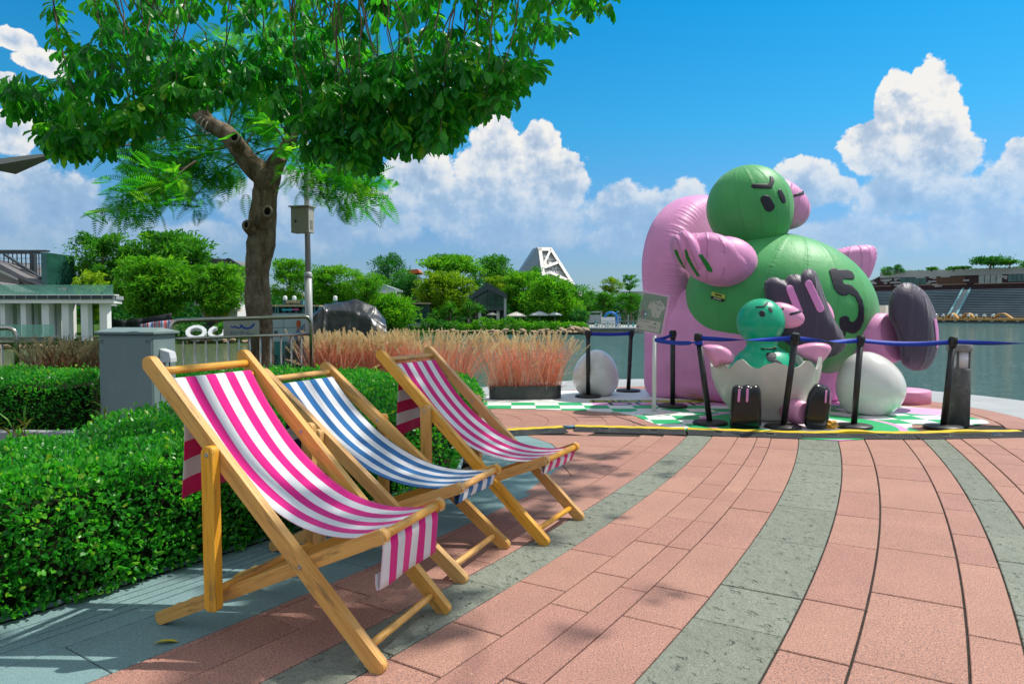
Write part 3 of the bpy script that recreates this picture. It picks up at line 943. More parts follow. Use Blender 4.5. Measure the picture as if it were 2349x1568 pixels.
# ================================================================== INFLATABLE BIRD AND ARMCHAIR
def vinyl(name, col, rough=.5, coat=.0, seams=0, axis='Z', trans=.0, bump=.25, sheen=.15, smear=.0):
    m, t, out = new_mat(name)
    co = t.n('ShaderNodeTexCoord').outputs['Object']
    sp = t.n('ShaderNodeSeparateXYZ', {0: co})
    lo = tuple(x * .9 for x in col); hi = tuple(min(1, x * 1.08) for x in col)
    c = t.ramp(t.noise(co, 2.2, 4, .6), [(.3, lo), (.7, hi)])
    h = t.m('MULTIPLY', t.noise(t.vm('MULTIPLY', co, (9, 9, 2.2)), 1.4, 4, .6), .35)
    pk = t.n('ShaderNodeAttribute', attribute_name='pk').outputs['Fac']; al = t.n('ShaderNodeAttribute', attribute_name='al').outputs['Fac']
    pn = t.noise(t.n('ShaderNodeCombineXYZ', {0: t.m('MULTIPLY', al, 24.0), 1: t.m('MULTIPLY', pk, .35), 2: 0.0}).outputs[0], 1.0, 2, .5)
    h = t.m('ADD', h, t.m('MULTIPLY', t.m('MULTIPLY', pk, pn), 2.4))
    if seams:
        ang = t.m('MULTIPLY', t.m('ARCTAN2', sp.outputs[1], sp.outputs[0]), seams / 6.28318)
        fr = t.m('ABSOLUTE', t.m('SUBTRACT', t.m('FRACT', t.m('ADD', ang, 20.25)), .5))
        seam = t.sstep(fr, .022, .004)
        c = t.mix(t.m('MULTIPLY', seam, .26), c, tuple(x * .35 for x in col) + (1,))
        puck = t.m('MULTIPLY', t.sstep(fr, .16, .0), t.noise(t.vm('MULTIPLY', co, (1.5, 1.5, 26)), 1.3, 2, .5))
        h = t.m('ADD', h, t.m('MULTIPLY', puck, .5))
        h = t.m('SUBTRACT', h, t.m('MULTIPLY', seam, .3))
    if smear:
        c = t.mix(t.sstep(t.noise(co, 6, 6, .7), .55, .75, 0, smear), c, (.35, .33, .31, 1))
    b = t.n('ShaderNodeBsdfPrincipled', {'Base Color': c, 'Roughness': rough, 'Specular IOR Level': .45, 'Coat Weight': coat, 'Coat Roughness': .08, 'Sheen Weight': sheen})
    if bump:
        t.put(b.inputs['Normal'], t.n('ShaderNodeBump', {'Strength': min(1.0, bump * 1.6), 'Distance': .035, 'Height': h}).outputs[0])
    if trans:
        tl = t.n('ShaderNodeBsdfTranslucent', {'Color': c})
        t.put(out.inputs[0], t.n('ShaderNodeMixShader', {0: trans, 1: b.outputs[0], 2: tl.outputs[0]}).outputs[0])
    else:
        t.put(out.inputs[0], b.outputs[0])
    return m
V_GREEN = vinyl('green nylon', (.085, .47, .135), .5, seams=14, trans=.15)
V_PINK = vinyl('pink nylon', (.88, .34, .66), .5, seams=0, bump=.22, trans=.08)
V_PINK_S = vinyl('pink nylon seamed', (.88, .34, .66), .5, seams=10, bump=.5, trans=.12)
V_BLACK = vinyl('charcoal nylon', (.055, .036, .072), .48, seams=8, bump=.5, sheen=.3)
V_PRINT = pbr('black print', (.022, .022, .035), .55, .35)
V_PRINTG = pbr('green print', (.01, .22, .03), .55, .35)
V_PRINTP = pbr('pink print', (.72, .27, .58), .55, .35)

def ellipsoid(c, r, rot=None, n=48, m=28, e=1.0, fn=None, pole='Z'):
    """superellipsoid as a mesh around the origin; fn may bend each local point"""
    rings = []
    sg = lambda x, p: math.copysign(abs(x) ** p, x)
    for i in range(m + 1):
        th = -math.pi / 2 + math.pi * i / m
        ring = []
        for j in range(n):
            ph = 2 * math.pi * j / n
            p = Vector((sg(math.cos(th), e) * sg(math.cos(ph), e) * r[0], sg(math.cos(th), e) * sg(math.sin(ph), e) * r[1], sg(math.sin(th), e) * r[2]))
            if fn:
                p = fn(p)
            ring.append(p)
        rings.append(ring)
    mb = MB()
    mb.loft(rings, caps=False, smooth=True)
    o = (mb, Vector(c), rot)
    return o
def put(el, name, mat, parent, extra=None):
    mb, c, rot = el
    o = mb.build(name, mat, parent)
    me = o.data
    b = bmesh.new(); b.from_mesh(me)
    bmesh.ops.remove_doubles(b, verts=b.verts, dist=1e-5)
    bmesh.ops.recalc_face_normals(b, faces=b.faces)
    b.to_mesh(me); b.free()
    me.polygons.foreach_set('use_smooth', [True] * len(me.polygons))
    o.location = c
    if rot is not None:
        o.rotation_euler = rot if not isinstance(rot, Matrix) else rot.to_euler()
    if parent is not None:                       # parts are placed in world terms, their thing sits at its base
        o.location = Vector(o.location) - parent.location
    return o
def inflate(name, outline, Y, T, mat, parent, rr=.5, bulge=.35, yoff=None, nrm=None):
    """a closed outline read at depth Y swollen to thickness T: a stitched air cushion"""
    P = [at(u, v, Y if yoff is None else Y + yoff(u, v)) for u, v in outline]
    # resample smoothly
    pts = []
    n = len(P)
    for i in range(n):
        p0, p1, p2, p3 = P[i - 1], P[i], P[(i + 1) % n], P[(i + 2) % n]
        for k in range(4):
            s = k / 4
            pts.append(.5 * ((2 * p1) + (p2 - p0) * s + (2 * p0 - 5 * p1 + 4 * p2 - p3) * s * s + (3 * p1 - p0 - 3 * p2 + p3) * s ** 3))
    c = sum(pts, Vector()) / len(pts)
    nv = (Vector((0, 0, CAM_H)) - c).normalized() if nrm is None else Vector(nrm).normalized()
    rings, pk = [], []
    N = 18
    for i in range(N + 1):
        th = -math.pi / 2 + math.pi * i / N
        sc = max(.02, math.cos(th) ** bulge) if abs(math.cos(th)) > 1e-6 else .0
        h = math.sin(th) * T / 2
        rings.append([(c + (p - c) * sc + nv * h) - c for p in pts])
        pk.append(max(0.0, 1 - abs(math.sin(th)) * 1.5))
    mb = MB(); mb.loft(rings, caps=True, smooth=True)
    al = np.r_[0, np.cumsum([(pts[i + 1] - pts[i]).length for i in range(len(pts) - 1)])]
    mb.at['pk'] = [q for q in pk for _ in pts]; mb.at['al'] = list(np.tile(al, len(pk)))
    return put((mb, c, None), name, mat, parent)
def bvh_of(obs):
    V, F = [], []
    for o in obs:
        mt = (Matrix.Translation(o.parent.location) if o.parent else Matrix()) @ o.matrix_basis
        k = len(V)
        V += [mt @ v.co for v in o.data.vertices]
        F += [[i + k for i in p.vertices] for p in o.data.polygons]
    return BVHTree.FromPolygons(V, F)
def decal(name, poly, tree, mat, parent, step=3.0, lift=.006):
    """flat print that follows the curved skin: the outline is laid on the surface it was read from"""
    xs = [p[0] for p in poly]; ys = [p[1] for p in poly]
    pts = []
    n = len(poly)
    for i in range(n):
        a, b_ = Vector(poly[i]), Vector(poly[(i + 1) % n])
        k = max(1, int((b_ - a).length / step))
        pts += [a.lerp(b_, q / k) for q in range(k)]
    m_ = len(pts)
    edges = [(i, (i + 1) % m_) for i in range(m_)]
    def inside(x, y):
        c = False
        j = n - 1
        for i in range(n):
            if (poly[i][1] > y) != (poly[j][1] > y) and x < (poly[j][0] - poly[i][0]) * (y - poly[i][1]) / (poly[j][1] - poly[i][1]) + poly[i][0]:
                c = not c
            j = i
        return c
    g = np.arange(min(xs), max(xs), step)
    for x in g:
        for y in np.arange(min(ys), max(ys), step):
            if inside(x, y):
                pts.append(Vector((x, y)))
    vs, es, fs, *_ = delaunay_2d_cdt(pts, edges, [], 1, 1e-4)
    org = Vector((0, 0, CAM_H))
    V = []
    last = None
    for v in vs:
        d = ray(v.x, v.y)
        h = tree.ray_cast(org, d)
        if h[0] is None:
            loc, nn, idx, dist = tree.find_nearest(last if last is not None else at(v.x, v.y, 9.0))
            h = (loc, nn)
        nn = h[1] if h[1].dot(d) < 0 else -h[1]
        last = h[0]
        V.append(h[0] + nn * lift - parent.location)
    F = [f for f in fs if len(f) == 3 and inside(sum(vs[i].x for i in f) / 3, sum(vs[i].y for i in f) / 3)]
    mb = MB(); mb.add(V, F, True)
    o = mb.build(name, mat, parent)
    so = o.modifiers.new('print', 'SOLIDIFY'); so.thickness = .003; so.offset = 0
    return o
def stadium(a, b_, w, k=6):
    """rounded stripe outline from a to b of width w"""
    a, b_ = Vector(a), Vector(b_)
    d = (b_ - a).normalized(); n_ = Vector((-d.y, d.x))
    out_ = []
    for i in range(k + 1):
        th = math.pi / 2 + math.pi * i / k
        out_.append(a + (d * math.cos(th) + n_ * math.sin(th)) * w / 2)
    for i in range(k + 1):
        th = -math.pi / 2 + math.pi * i / k
        out_.append(b_ + (d * math.cos(th) + n_ * math.sin(th)) * w / 2)
    return [(p.x, p.y) for p in out_]
C1 = lambda L: [(1405.1 + .2197 * x, 355.6 + .2197 * y) for x, y in L]
C2 = lambda L: [(1691.8 + .2197 * x, 573.5 + .2197 * y) for x, y in L]
C3 = lambda L: [(1577.1 + .2195 * x, 659.5 + .2195 * y) for x, y in L]

# ---- armchair (local x = the way it faces, local y = across, away from the camera)
chair_o = Vector((1.80, 10.42, 0))
fy = math.atan2(-.77, .64)
arm = thing('inflatable_armchair', 'huge pink inflatable armchair standing on the painted mural', 'armchair', chair_o, fy)
def slab(outline, T, rr, fn, name, belly=.06):
    """pneumatic slab: 2-D outline given in (a, z), thickness T across; fn(a, h, z) -> local"""
    n = len(outline)
    P = [Vector((x, y)) for x, y in outline]
    c = sum(P, Vector((0, 0))) / n
    nor = []
    for i in range(n):
        d = (P[(i + 1) % n] - P[i - 1]).normalized()
        nor.append(Vector((d.y, -d.x)))
    if sum((P[i] - c).dot(nor[i]) for i in range(n)) < 0:
        nor = [-q for q in nor]
    rings, pk = [], []
    K = 9
    hx = (max(p.x for p in P) - min(p.x for p in P)) / 2; hz = (max(p.y for p in P) - min(p.y for p in P)) / 2
    c = Vector(((max(p.x for p in P) + min(p.x for p in P)) / 2, (max(p.y for p in P) + min(p.y for p in P)) / 2))
    ins = lambda d: [Vector((c.x + (p.x - c.x) * (1 - d / hx), c.y + (p.y - c.y) * (1 - d / hz))) for p in P]
    mn = min(hx, hz)
    for s in (-1, 1):
        seq = []
        for k in range(K + 1):
            th = math.pi / 2 * k / K
            seq.append((rr * (1 - math.cos(th)), s * (T / 2 - rr + rr * math.sin(th)), math.sin(2 * th) ** 2 if k < K else 0))
        inner_ = [(ins(rr + (mn - rr) * q), s * (T / 2 + belly * b_), 0) for q, b_ in ((.2, .5), (.5, .85), (.9, 1.0))]
        rim = [(ins(d), h, q) for d, h, q in seq]
        rings += (list(reversed(inner_)) + list(reversed(rim))) if s < 0 else (rim + inner_)
    mb = MB()
    mb.loft([[fn(q.x, h, q.y) for q in pts] for pts, h, _ in rings], caps=True, smooth=True)
    al = np.r_[0, np.cumsum([(P[(i + 1) % n] - P[i]).length for i in range(n - 1)])]
    mb.at['pk'] = [q for _, _, q in rings for _ in range(n)]; mb.at['al'] = list(np.tile(al, len(rings)))
    o = mb.build(name, V_PINK, arm)
    o.data.polygons.foreach_set('use_smooth', [True] * len(o.data.polygons))
    return o
def arch(w, z0, z1, r, k=14, foot=.12):
    """upright outline of width w, rounded top corners of radius r, softly tucked at the floor"""
    pts = []
    for i in range(5):
        th = math.pi / 2 * i / 4
        pts.append((foot - foot * math.sin(th), z0 + foot - foot * math.cos(th)))
    pts += [(0, z0 + (z1 - r - z0) * q) for q in (.25, .5, .75)]
    for i in range(k + 1):
        th = math.pi - math.pi / 2 * i / k
        pts.append((r + r * math.cos(th), z1 - r + r * math.sin(th)))
    for i in range(k + 1):
        th = math.pi / 2 - math.pi / 2 * i / k
        pts.append((w - r + r * math.cos(th), z1 - r + r * math.sin(th)))
    pts += [(w, z0 + (z1 - r - z0) * q) for q in (.75, .5, .25)]
    for i in range(5):
        th = math.pi / 2 * i / 4
        pts.append((w - foot + foot * math.cos(th), z0 + foot - foot * math.sin(th)))
    return pts
slab(arch(2.6, .0, 2.98, 1.25), .74, .30, lambda a, h, z: (.37 + h - .10 * max(0, z - 1.2), a - .02, z), 'backrest', .09)
slab(arch(1.95, .0, 1.58, .42), .62, .28, lambda a, h, z: (a + .05, .36 + h + .04 * (z - .8), z), 'armrest', .08)
slab(arch(1.9, .0, 1.45, .42), .62, .28, lambda a, h, z: (a + .10, 2.22 + h, z), 'armrest', .08)
slab(arch(1.9, .0, .72, .22), 1.3, .2, lambda a, h, z: (a + .35, 1.29 + h, z), 'seat', .05)

# ---- the bird sitting in it
bird = thing('inflatable_bird', 'giant green inflatable bird with pink beak, number 5 and black shoes', 'inflatable', (3.6, 9.9, 0))
BY = 9.85
body = put(ellipsoid(at(1788, 704, BY), (1.285, 1.02, .985), Matrix.Rotation(R(13), 4, 'Y'), 64, 36), 'body', V_GREEN, bird)
def head_fn(p):
    if p.z < 0:
        k = 1 - .10 * (p.z / .56) ** 2
        p = Vector((p.x * k + .05 * p.z * -1 * .4, p.y * k, p.z * 1.18))
    return p
head = put(ellipsoid(at(1719, 476, BY - .05), (.565, .54, .565), Matrix.Rotation(R(-14), 4, 'Y'), 56, 30, 1.0, head_fn), 'head', V_GREEN, bird)
def beak_fn(p):
    k = 1 - .18 * (p.x / .5)
    return Vector((p.x, p.y * k, p.z * k))
beak = put(ellipsoid(at(1789, 471, BY + .02), (.415, .30, .33), Matrix.Rotation(R(24), 4, 'Y') , 40, 22, .92, beak_fn), 'beak', V_PINK_S, bird)
hand_o = C1([(628, 930), (660, 870), (720, 842), (765, 842), (795, 835), (830, 815), (920, 812), (1000, 803), (1150, 838), (1300, 930), (1400, 1060), (1430, 1140), (1400, 1240), (1300, 1310), (1170, 1350), (1000, 1340), (860, 1290), (760, 1190), (680, 1090), (640, 1000)])
wing = inflate('wing', hand_o, 9.02, .50, V_PINK_S, bird, bulge=.42, yoff=lambda u, v: (1719 - u) * .0016)
for k, (u, v, du, rx, rz, ang) in enumerate(((1583, 580, .05, .14, .30, 22), (1560, 576, .10, .10, .22, 20))):
    put(ellipsoid(at(u, v, 9.02 + du + .06), (rx, .25, rz), Matrix.Rotation(R(-ang), 4, 'Y'), 28, 16), 'finger', V_PINK_S, bird)
put(ellipsoid(at(1660, 600, 9.16), (.42, .30, .32), None, 28, 16), 'upper_wing', V_PINK, bird)
inflate('wing', [(1905, 590), (1915, 576), (1940, 567), (1975, 562), (2003, 564), (2012, 580), (2008, 605), (1992, 640), (1965, 650), (1930, 630)], 10.25, .5, V_PINK_S, bird, bulge=.45)
shoe_near_o = C2([(275, 390), (320, 300), (400, 282), (480, 312), (540, 262), (620, 250), (660, 256), (700, 205), (760, 193), (812, 222), (850, 300), (920, 500), (1000, 700), (1090, 850), (1135, 980), (1100, 1050), (1000, 1108), (900, 1125), (760, 1110), (600, 1040), (440, 900), (330, 660)])
shoe = inflate('shoe', shoe_near_o, 8.62, .46, V_BLACK, bird, bulge=.36)
put(ellipsoid(at(1850, 735, 9.0), (.30, .42, .34), None, 28, 16), 'leg', V_PINK, bird)
shoe2_o = C2([(1590, 480), (1660, 380), (1750, 338), (1850, 358), (1960, 440), (2030, 560), (2080, 700), (2097, 900), (2082, 1080), (2000, 1220), (1900, 1258), (1800, 1242), (1712, 1172), (1690, 1000), (1650, 850), (1585, 720), (1575, 600)])
shoe2 = inflate('shoe', shoe2_o, 8.95, .62, V_BLACK, bird, bulge=.45)
p0, p1 = at(1960, 790, 9.55), at(2052, 772, 9.1)
mb = MB(); mb.tube([p0 - bird.location, p0.lerp(p1, .3) - bird.location, p0.lerp(p1, .65) - bird.location, p1 - bird.location], [.34, .345, .35, .30], 32)
mb.build('leg', V_PINK, bird)
tb = bvh_of([body]); th_ = bvh_of([head]); tk = bvh_of([beak, head]); tw = bvh_of([wing] + [o for o in bird.children if o.name.startswith('finger')]); ts = bvh_of([shoe]); ts2 = bvh_of([shoe2])
five = C2([(955, 215), (985, 187), (1010, 190), (1050, 205), (1140, 205), (1190, 225), (1215, 265), (1218, 300), (1190, 308), (1110, 300), (1095, 320), (1105, 350), (1130, 352), (1190, 370), (1250, 430), (1300, 520), (1320, 620), (1315, 740), (1280, 820), (1230, 865), (1180, 868), (1140, 850), (1128, 858), (1118, 912), (1108, 906), (1104, 860), (1098, 846), (1070, 820), (1060, 760), (1065, 710), (1095, 690), (1130, 682), (1160, 700), (1170, 740), (1200, 752), (1225, 735), (1255, 690), (1262, 600), (1250, 545), (1225, 490), (1160, 455), (1130, 475), (1090, 478), (1040, 450), (1005, 400), (985, 330)])
decal('number', five, tb, V_PRINT, bird)
decal('eyebrow', C1([(1450, 315), (1475, 302), (1620, 302), (1645, 285), (1640, 220), (1665, 228), (1687, 265), (1685, 285), (1660, 350), (1640, 352), (1470, 350), (1448, 332)]), th_, V_PRINT, bird)
decal('eye', C1([(1545, 445), (1575, 422), (1610, 420), (1640, 435), (1690, 520), (1692, 548), (1675, 575), (1640, 593), (1615, 590), (1590, 570), (1545, 480)]), th_, V_PRINT, bird)
decal('eye', C1([(1722, 372), (1740, 355), (1758, 362), (1790, 420), (1806, 470), (1802, 500), (1785, 506), (1762, 490), (1735, 430)]), th_, V_PRINT, bird)
decal('mouth', C1([(1885, 425), (1895, 412), (2000, 372), (2030, 372), (2040, 398), (1900, 437), (1890, 435)]), tk, V_PRINT, bird)
decal('stripe', C1([(650, 990), (665, 985), (680, 1000), (700, 1060), (735, 1130), (762, 1190), (745, 1175), (700, 1110), (660, 1030)]), tw, V_PRINTG, bird, 2)
decal('stripe', C1([(750, 995), (762, 984), (778, 992), (800, 1060), (860, 1180), (912, 1255), (905, 1264), (885, 1260), (830, 1180), (770, 1080)]), tw, V_PRINTG, bird, 2)
decal('stripe', C1([(900, 1045), (905, 1033), (935, 1040), (1000, 1120), (1045, 1200), (1040, 1218), (1015, 1220), (985, 1195), (940, 1115)]), tw, V_PRINTG, bird, 2)
decal('stripe', stadium(C2([(545, 405)])[0], C2([(640, 640)])[0], 17), ts, V_PRINTP, bird)
decal('stripe', stadium(C2([(740, 352)])[0], C2([(862, 612)])[0], 17), ts, V_PRINTP, bird)
decal('stripe', C2([(2046, 730), (2056, 716), (2070, 722), (2088, 800), (2096, 900), (2094, 1000), (2082, 1030), (2072, 1020), (2062, 860)]), ts2, V_PRINTP, bird, 2)

# ---- lettering helper: text as flat mesh with a little depth
def text_mesh(s, size, depth=.002, bold=0.0, align='CENTER'):
    cu = bpy.data.curves.new('lettering', 'FONT')
    cu.body = s; cu.size = size; cu.extrude = depth; cu.align_x = align; cu.align_y = 'CENTER'; cu.offset = bold
    cu.resolution_u = 3
    o = bpy.data.objects.new('lettering_tmp', cu)
    COL.objects.link(o)
    dg = bpy.context.evaluated_depsgraph_get()
    dg.update()
    me = bpy.data.meshes.new_from_object(o.evaluated_get(dg))
    COL.objects.unlink(o)
    bpy.data.objects.remove(o)
    return me
def lettering(name, s, size, mat, parent, mtx, depth=.002, bold=0.0, width=None):
    me = text_mesh(s, size, depth, bold)
    if width:
        xs = [v.co.x for v in me.vertices]
        k = width / (max(xs) - min(xs))
        me.transform(Matrix.Diagonal((k, k, 1, 1)))
    me.materials.clear()
    me.transform(mtx)
    return link(name, me, mat, parent)
def facing(loc, nrm, up=(0, 0, 1), roll=0.0):
    """matrix whose z axis is nrm and y axis is closest to up"""
    z = Vector(nrm).normalized(); x = Vector(up).cross(z).normalized(); y = z.cross(x)
    m_ = Matrix((x, y, z)).transposed().to_4x4()
    return Matrix.Translation(loc) @ m_ @ Matrix.Rotation(roll, 4, 'Z')
M_YEL = pbr('yellow green label', (.52, .60, .10), .45, .4)
M_BLK = pbr('black label', (.02, .02, .022), .45, .4)
M_WLET = pbr('white lettering', (.72, .72, .55), .5, .3)
def care_sticker(parent, tree, u, v, w, roll):
    h = tree.ray_cast(Vector((0, 0, CAM_H)), ray(u, v))
    nn = h[1] if h[1].dot(ray(u, v)) < 0 else -h[1]
    mt = Matrix.Translation(-parent.location) @ facing(h[0] + nn * .012, nn, roll=R(roll))
    mb = MB(); mb.box((0, w * .11, 0), (w, w * .26, .004)); 
    me = mb.mesh('sticker'); me.transform(mt); s_ = link('care_label', me, M_YEL, parent)
    mb = MB(); mb.box((0, -w * .12, 0), (w, w * .20, .004))
    me = mb.mesh('sticker'); me.transform(mt); link('care_label', me, M_BLK, parent)
    lettering('lettering', '请勿攀爬', w * .16, M_BLK, parent, mt @ Matrix.Translation((0, w * .11, .003)), .0015, .0012, w * .52)
    lettering('lettering', 'BE CAREFUL', w * .1, M_WLET, parent, mt @ Matrix.Translation((0, -w * .12, .003)), .0015, .0008, w * .56)
care_sticker(bird, tb, 1648, 681, .20, -14)

# ================================================================== SMALL BIRD SCULPTURE IN ITS EGG
G_TEAL = vinyl('glossy teal fibreglass', (.0, .42, .215), .33, .12, bump=0, sheen=0)
G_PINK = vinyl('glossy pink fibreglass', (.80, .34, .55), .33, .15, bump=0, sheen=0)
G_BLACK = vinyl('glossy black fibreglass', (.008, .009, .010), .25, .15, bump=0, sheen=0, smear=.06)
G_SHELL = vinyl('cream eggshell', (.66, .64, .57), .38, .3, bump=0, sheen=0, smear=.08)
SY = 8.10
sc_ = at(1753, 900, SY); sc_.z = 0
chick = thing('bird_sculpture', 'small glossy teal bird sculpture sitting in a broken eggshell', 'sculpture', sc_)
tips = [(1630, 841), (1655, 832), (1660, 850), (1692, 831), (1731, 854), (1772, 831), (1804, 853), (1838, 819), (1865, 848), (1877, 824)]
prof = [(0.0, .012), (.20, .012), (.27, .03), (.36, .10), (.45, .21), (.525, .34), (.575, .48), (.592, .60)]
mb = MB()
nseg = 120
zz = []
for k in range(nseg):
    a = 2 * math.pi * k / nseg
    per = (k / nseg * 11) % 1
    zz.append(.60 + .115 * (abs(per - .5) * 2) + .02 * math.sin(k * .7))
rings = []
for r_, z_ in prof:
    rings.append([Vector((r_ * math.cos(2 * math.pi * k / nseg), r_ * math.sin(2 * math.pi * k / nseg), z_)) for k in range(nseg)])
rings.append([Vector((.596 * math.cos(2 * math.pi * k / nseg), .596 * math.sin(2 * math.pi * k / nseg), zz[k])) for k in range(nseg)])
rings.append([Vector((.565 * math.cos(2 * math.pi * k / nseg), .565 * math.sin(2 * math.pi * k / nseg), zz[k] - .004)) for k in range(nseg)])
rings.append([Vector((.545 * math.cos(2 * math.pi * k / nseg), .545 * math.sin(2 * math.pi * k / nseg), .45)) for k in range(nseg)])
mb.loft(rings, caps=False, smooth=True)
sh_ = put((mb, chick.location.copy(), None), 'eggshell', G_SHELL, chick)
sh_.data.set_sharp_from_angle(angle=R(50))
HB = SY - .02
cbody = put(ellipsoid(at(1751, 868, HB), (.40, .36, .385), None, 48, 26), 'body', G_TEAL, chick)
def chead_fn(p):
    if p.z < -.1:
        p = Vector((p.x * (1 - .15 * (p.z / .26) ** 2), p.y * (1 - .15 * (p.z / .26) ** 2), p.z * 1.1))
    return p
chead = put(ellipsoid(at(1745, 738, HB), (.262, .25, .262), Matrix.Rotation(R(-10), 4, 'Y'), 48, 26, 1, chead_fn), 'head', G_TEAL, chick)
mb = MB()
c0 = at(1748, 790, HB)
mb.lathe([(.24, -.10), (.19, -.05), (.168, -.005), (.168, .03), (.20, .09)], 40, caps=False)
put((mb, c0, None), 'neck', G_TEAL, chick)
cbeak = put(ellipsoid(at(1799, 724, HB + .03), (.228, .145, .138), Matrix.Rotation(R(14), 4, 'Y'), 40, 22, .95, lambda p: Vector((p.x, p.y * (1 - .5 * p.x), p.z * (1 - .5 * p.x)))), 'beak', G_PINK, chick)
inflate('wing', C3([(155, 628), (180, 600), (240, 592), (350, 604), (450, 658), (492, 712), (478, 775), (430, 802), (350, 800), (292, 836), (215, 740)]), HB - .22, .24, G_PINK, chick, bulge=.48)
inflate('wing', C3([(1085, 640), (1180, 598), (1300, 574), (1430, 580), (1500, 618), (1482, 690), (1378, 806), (1290, 770), (1180, 720)]), HB - .1, .24, G_PINK, chick, bulge=.48)
cf1 = inflate('foot', [(1674, 975), (1676, 930), (1679, 893), (1685, 884), (1693, 882), (1701, 885), (1709, 882), (1718, 882), (1726, 885), (1733, 882), (1741, 885), (1746, 900), (1747, 930), (1746, 972), (1738, 982), (1710, 984), (1682, 983)], 7.42, .20, G_BLACK, chick, bulge=.24)
cf2 = inflate('foot', [(1844, 965), (1846, 940), (1853, 905), (1866, 884), (1875, 879), (1884, 881), (1891, 884), (1898, 887), (1905, 896), (1908, 915), (1904, 950), (1896, 980), (1884, 989), (1866, 987), (1850, 980)], 7.40, .22, G_BLACK, chick, bulge=.32)
mb = MB()
a_, b_ = at(1808, 940, 7.72), at(1850, 948, 7.47)
mb.tube([a_ - chick.location, a_.lerp(b_, .5) - chick.location, b_ - chick.location], [.12, .135, .11], 24)
mb.build('leg', G_PINK, chick)
mb = MB(); a_, b_ = at(1716, 940, 7.66), at(1712, 940, 7.45)
mb.tube([a_ - chick.location, b_ - chick.location], [.12, .11], 20)
mb.build('leg', G_PINK, chick)
tb2 = bvh_of([cbody]); th2 = bvh_of([chead]); tk2 = bvh_of([cbeak, chead]); tf1 = bvh_of([cf1]); tf2 = bvh_of([cf2])
decal('eyebrow', C3([(710, 205), (722, 195), (790, 192), (815, 170), (825, 152), (848, 148), (850, 160), (815, 195), (800, 207), (720, 211)]), th2, V_PRINT, chick, 1.5, .003)
decal('eye', C3([(745, 262), (760, 245), (785, 240), (803, 252), (813, 285), (800, 303), (775, 305), (755, 292)]), th2, V_PRINT, chick, 1.5, .003)
decal('eye', C3([(842, 215), (855, 203), (872, 208), (890, 240), (885, 260), (868, 260), (850, 240)]), th2, V_PRINT, chick, 1.5, .003)
decal('mouth', C3([(1065, 275), (1075, 265), (1225, 225), (1232, 245), (1085, 290), (1068, 288)]), tk2, V_PRINT, chick, 1.5, .003)
decal('nostril', C3([(983, 215), (992, 208), (1008, 216), (1008, 230), (995, 232), (985, 225)]), tk2, V_PRINT, chick, 1.5, .003)
decal('number', C3([(822, 690), (835, 680), (905, 682), (930, 690), (925, 735), (905, 745), (935, 755), (975, 780), (1020, 830), (1018, 848), (1000, 850), (985, 835), (960, 800), (910, 780), (860, 775), (835, 755), (824, 720)]), tb2, V_PRINT, chick, 1.5, .003)
decal('stripe', stadium(C3([(541, 1070)])[0], C3([(533, 1182)])[0], 5.6), tf1, V_PRINTP, chick, 1.5, .003)
decal('stripe', stadium(C3([(626, 1066)])[0], C3([(621, 1182)])[0], 5.6), tf1, V_PRINTP, chick, 1.5, .003)
decal('stripe', stadium(C3([(1448, 1080)])[0], C3([(1441, 1195)])[0], 4.2), tf2, V_PRINTP, chick, 1.2, .003)
decal('stripe', stadium(C3([(1492, 1100)])[0], C3([(1487, 1210)])[0], 3.2), tf2, V_PRINTP, chick, 1.2, .003)
care_sticker(chick, tb2, 1762, 799, .17, 2)

# ---- white eggs
G_EGG = vinyl('pearl white fibreglass', (.74, .73, .69), .3, .6, bump=0, sheen=0, smear=.06)
def egg(label, u, v, Y, r, h, tilt, yaw):
    c = at(u, v, Y); 
    e_ = thing('giant_egg', label, 'egg', (c.x, c.y, 0), group='white eggs round the birds')
    def f(p):
        k = 1 - .16 * p.z / h
        return Vector((p.x * k, p.y * k, p.z))
    mt = Matrix.Rotation(yaw, 4, 'Z') @ Matrix.Rotation(tilt, 4, 'Y')
    mb, _, _ = ellipsoid((0, 0, 0), (r, r, h), None, 56, 32, 1, f)
    V = [mt @ Vector(p) for p in mb.v]
    zmin = min(p.z for p in V) + .05
    mb.v = [(p.x, p.y, max(.011, p.z - zmin)) for p in V]
    put((mb, Vector((c.x, c.y, 0)), None), 'shell', G_EGG, e_)
    mb = MB(); mb.tube([(0, 0, .008), (0, 0, .0115)], r * .5, 32); mb.build('base_pad', G_EGG, e_)
    return e_
egg('glossy white egg on the mural right of the broken shell', 1993, 893, 8.55, .375, .40, R(-20), 0)
egg('white egg behind the grass trough with pink reflections', 1367, 866, 10.5, .335, .36, R(8), R(40))
pd = at(2072, 905, 9.75)
mb = MB(); mb.lathe([(.0, .0), (.385, .0), (.385, .155), (.375, .168), (.0, .168)], 48, caps=False)
tag(mb.build('round_plinth', pbr('pink plinth paint', (.74, .30, .46), .5, .4, var=.06), loc=(pd.x - .06, pd.y, .0)), 'low round pink plinth beyond the white egg', 'plinth')

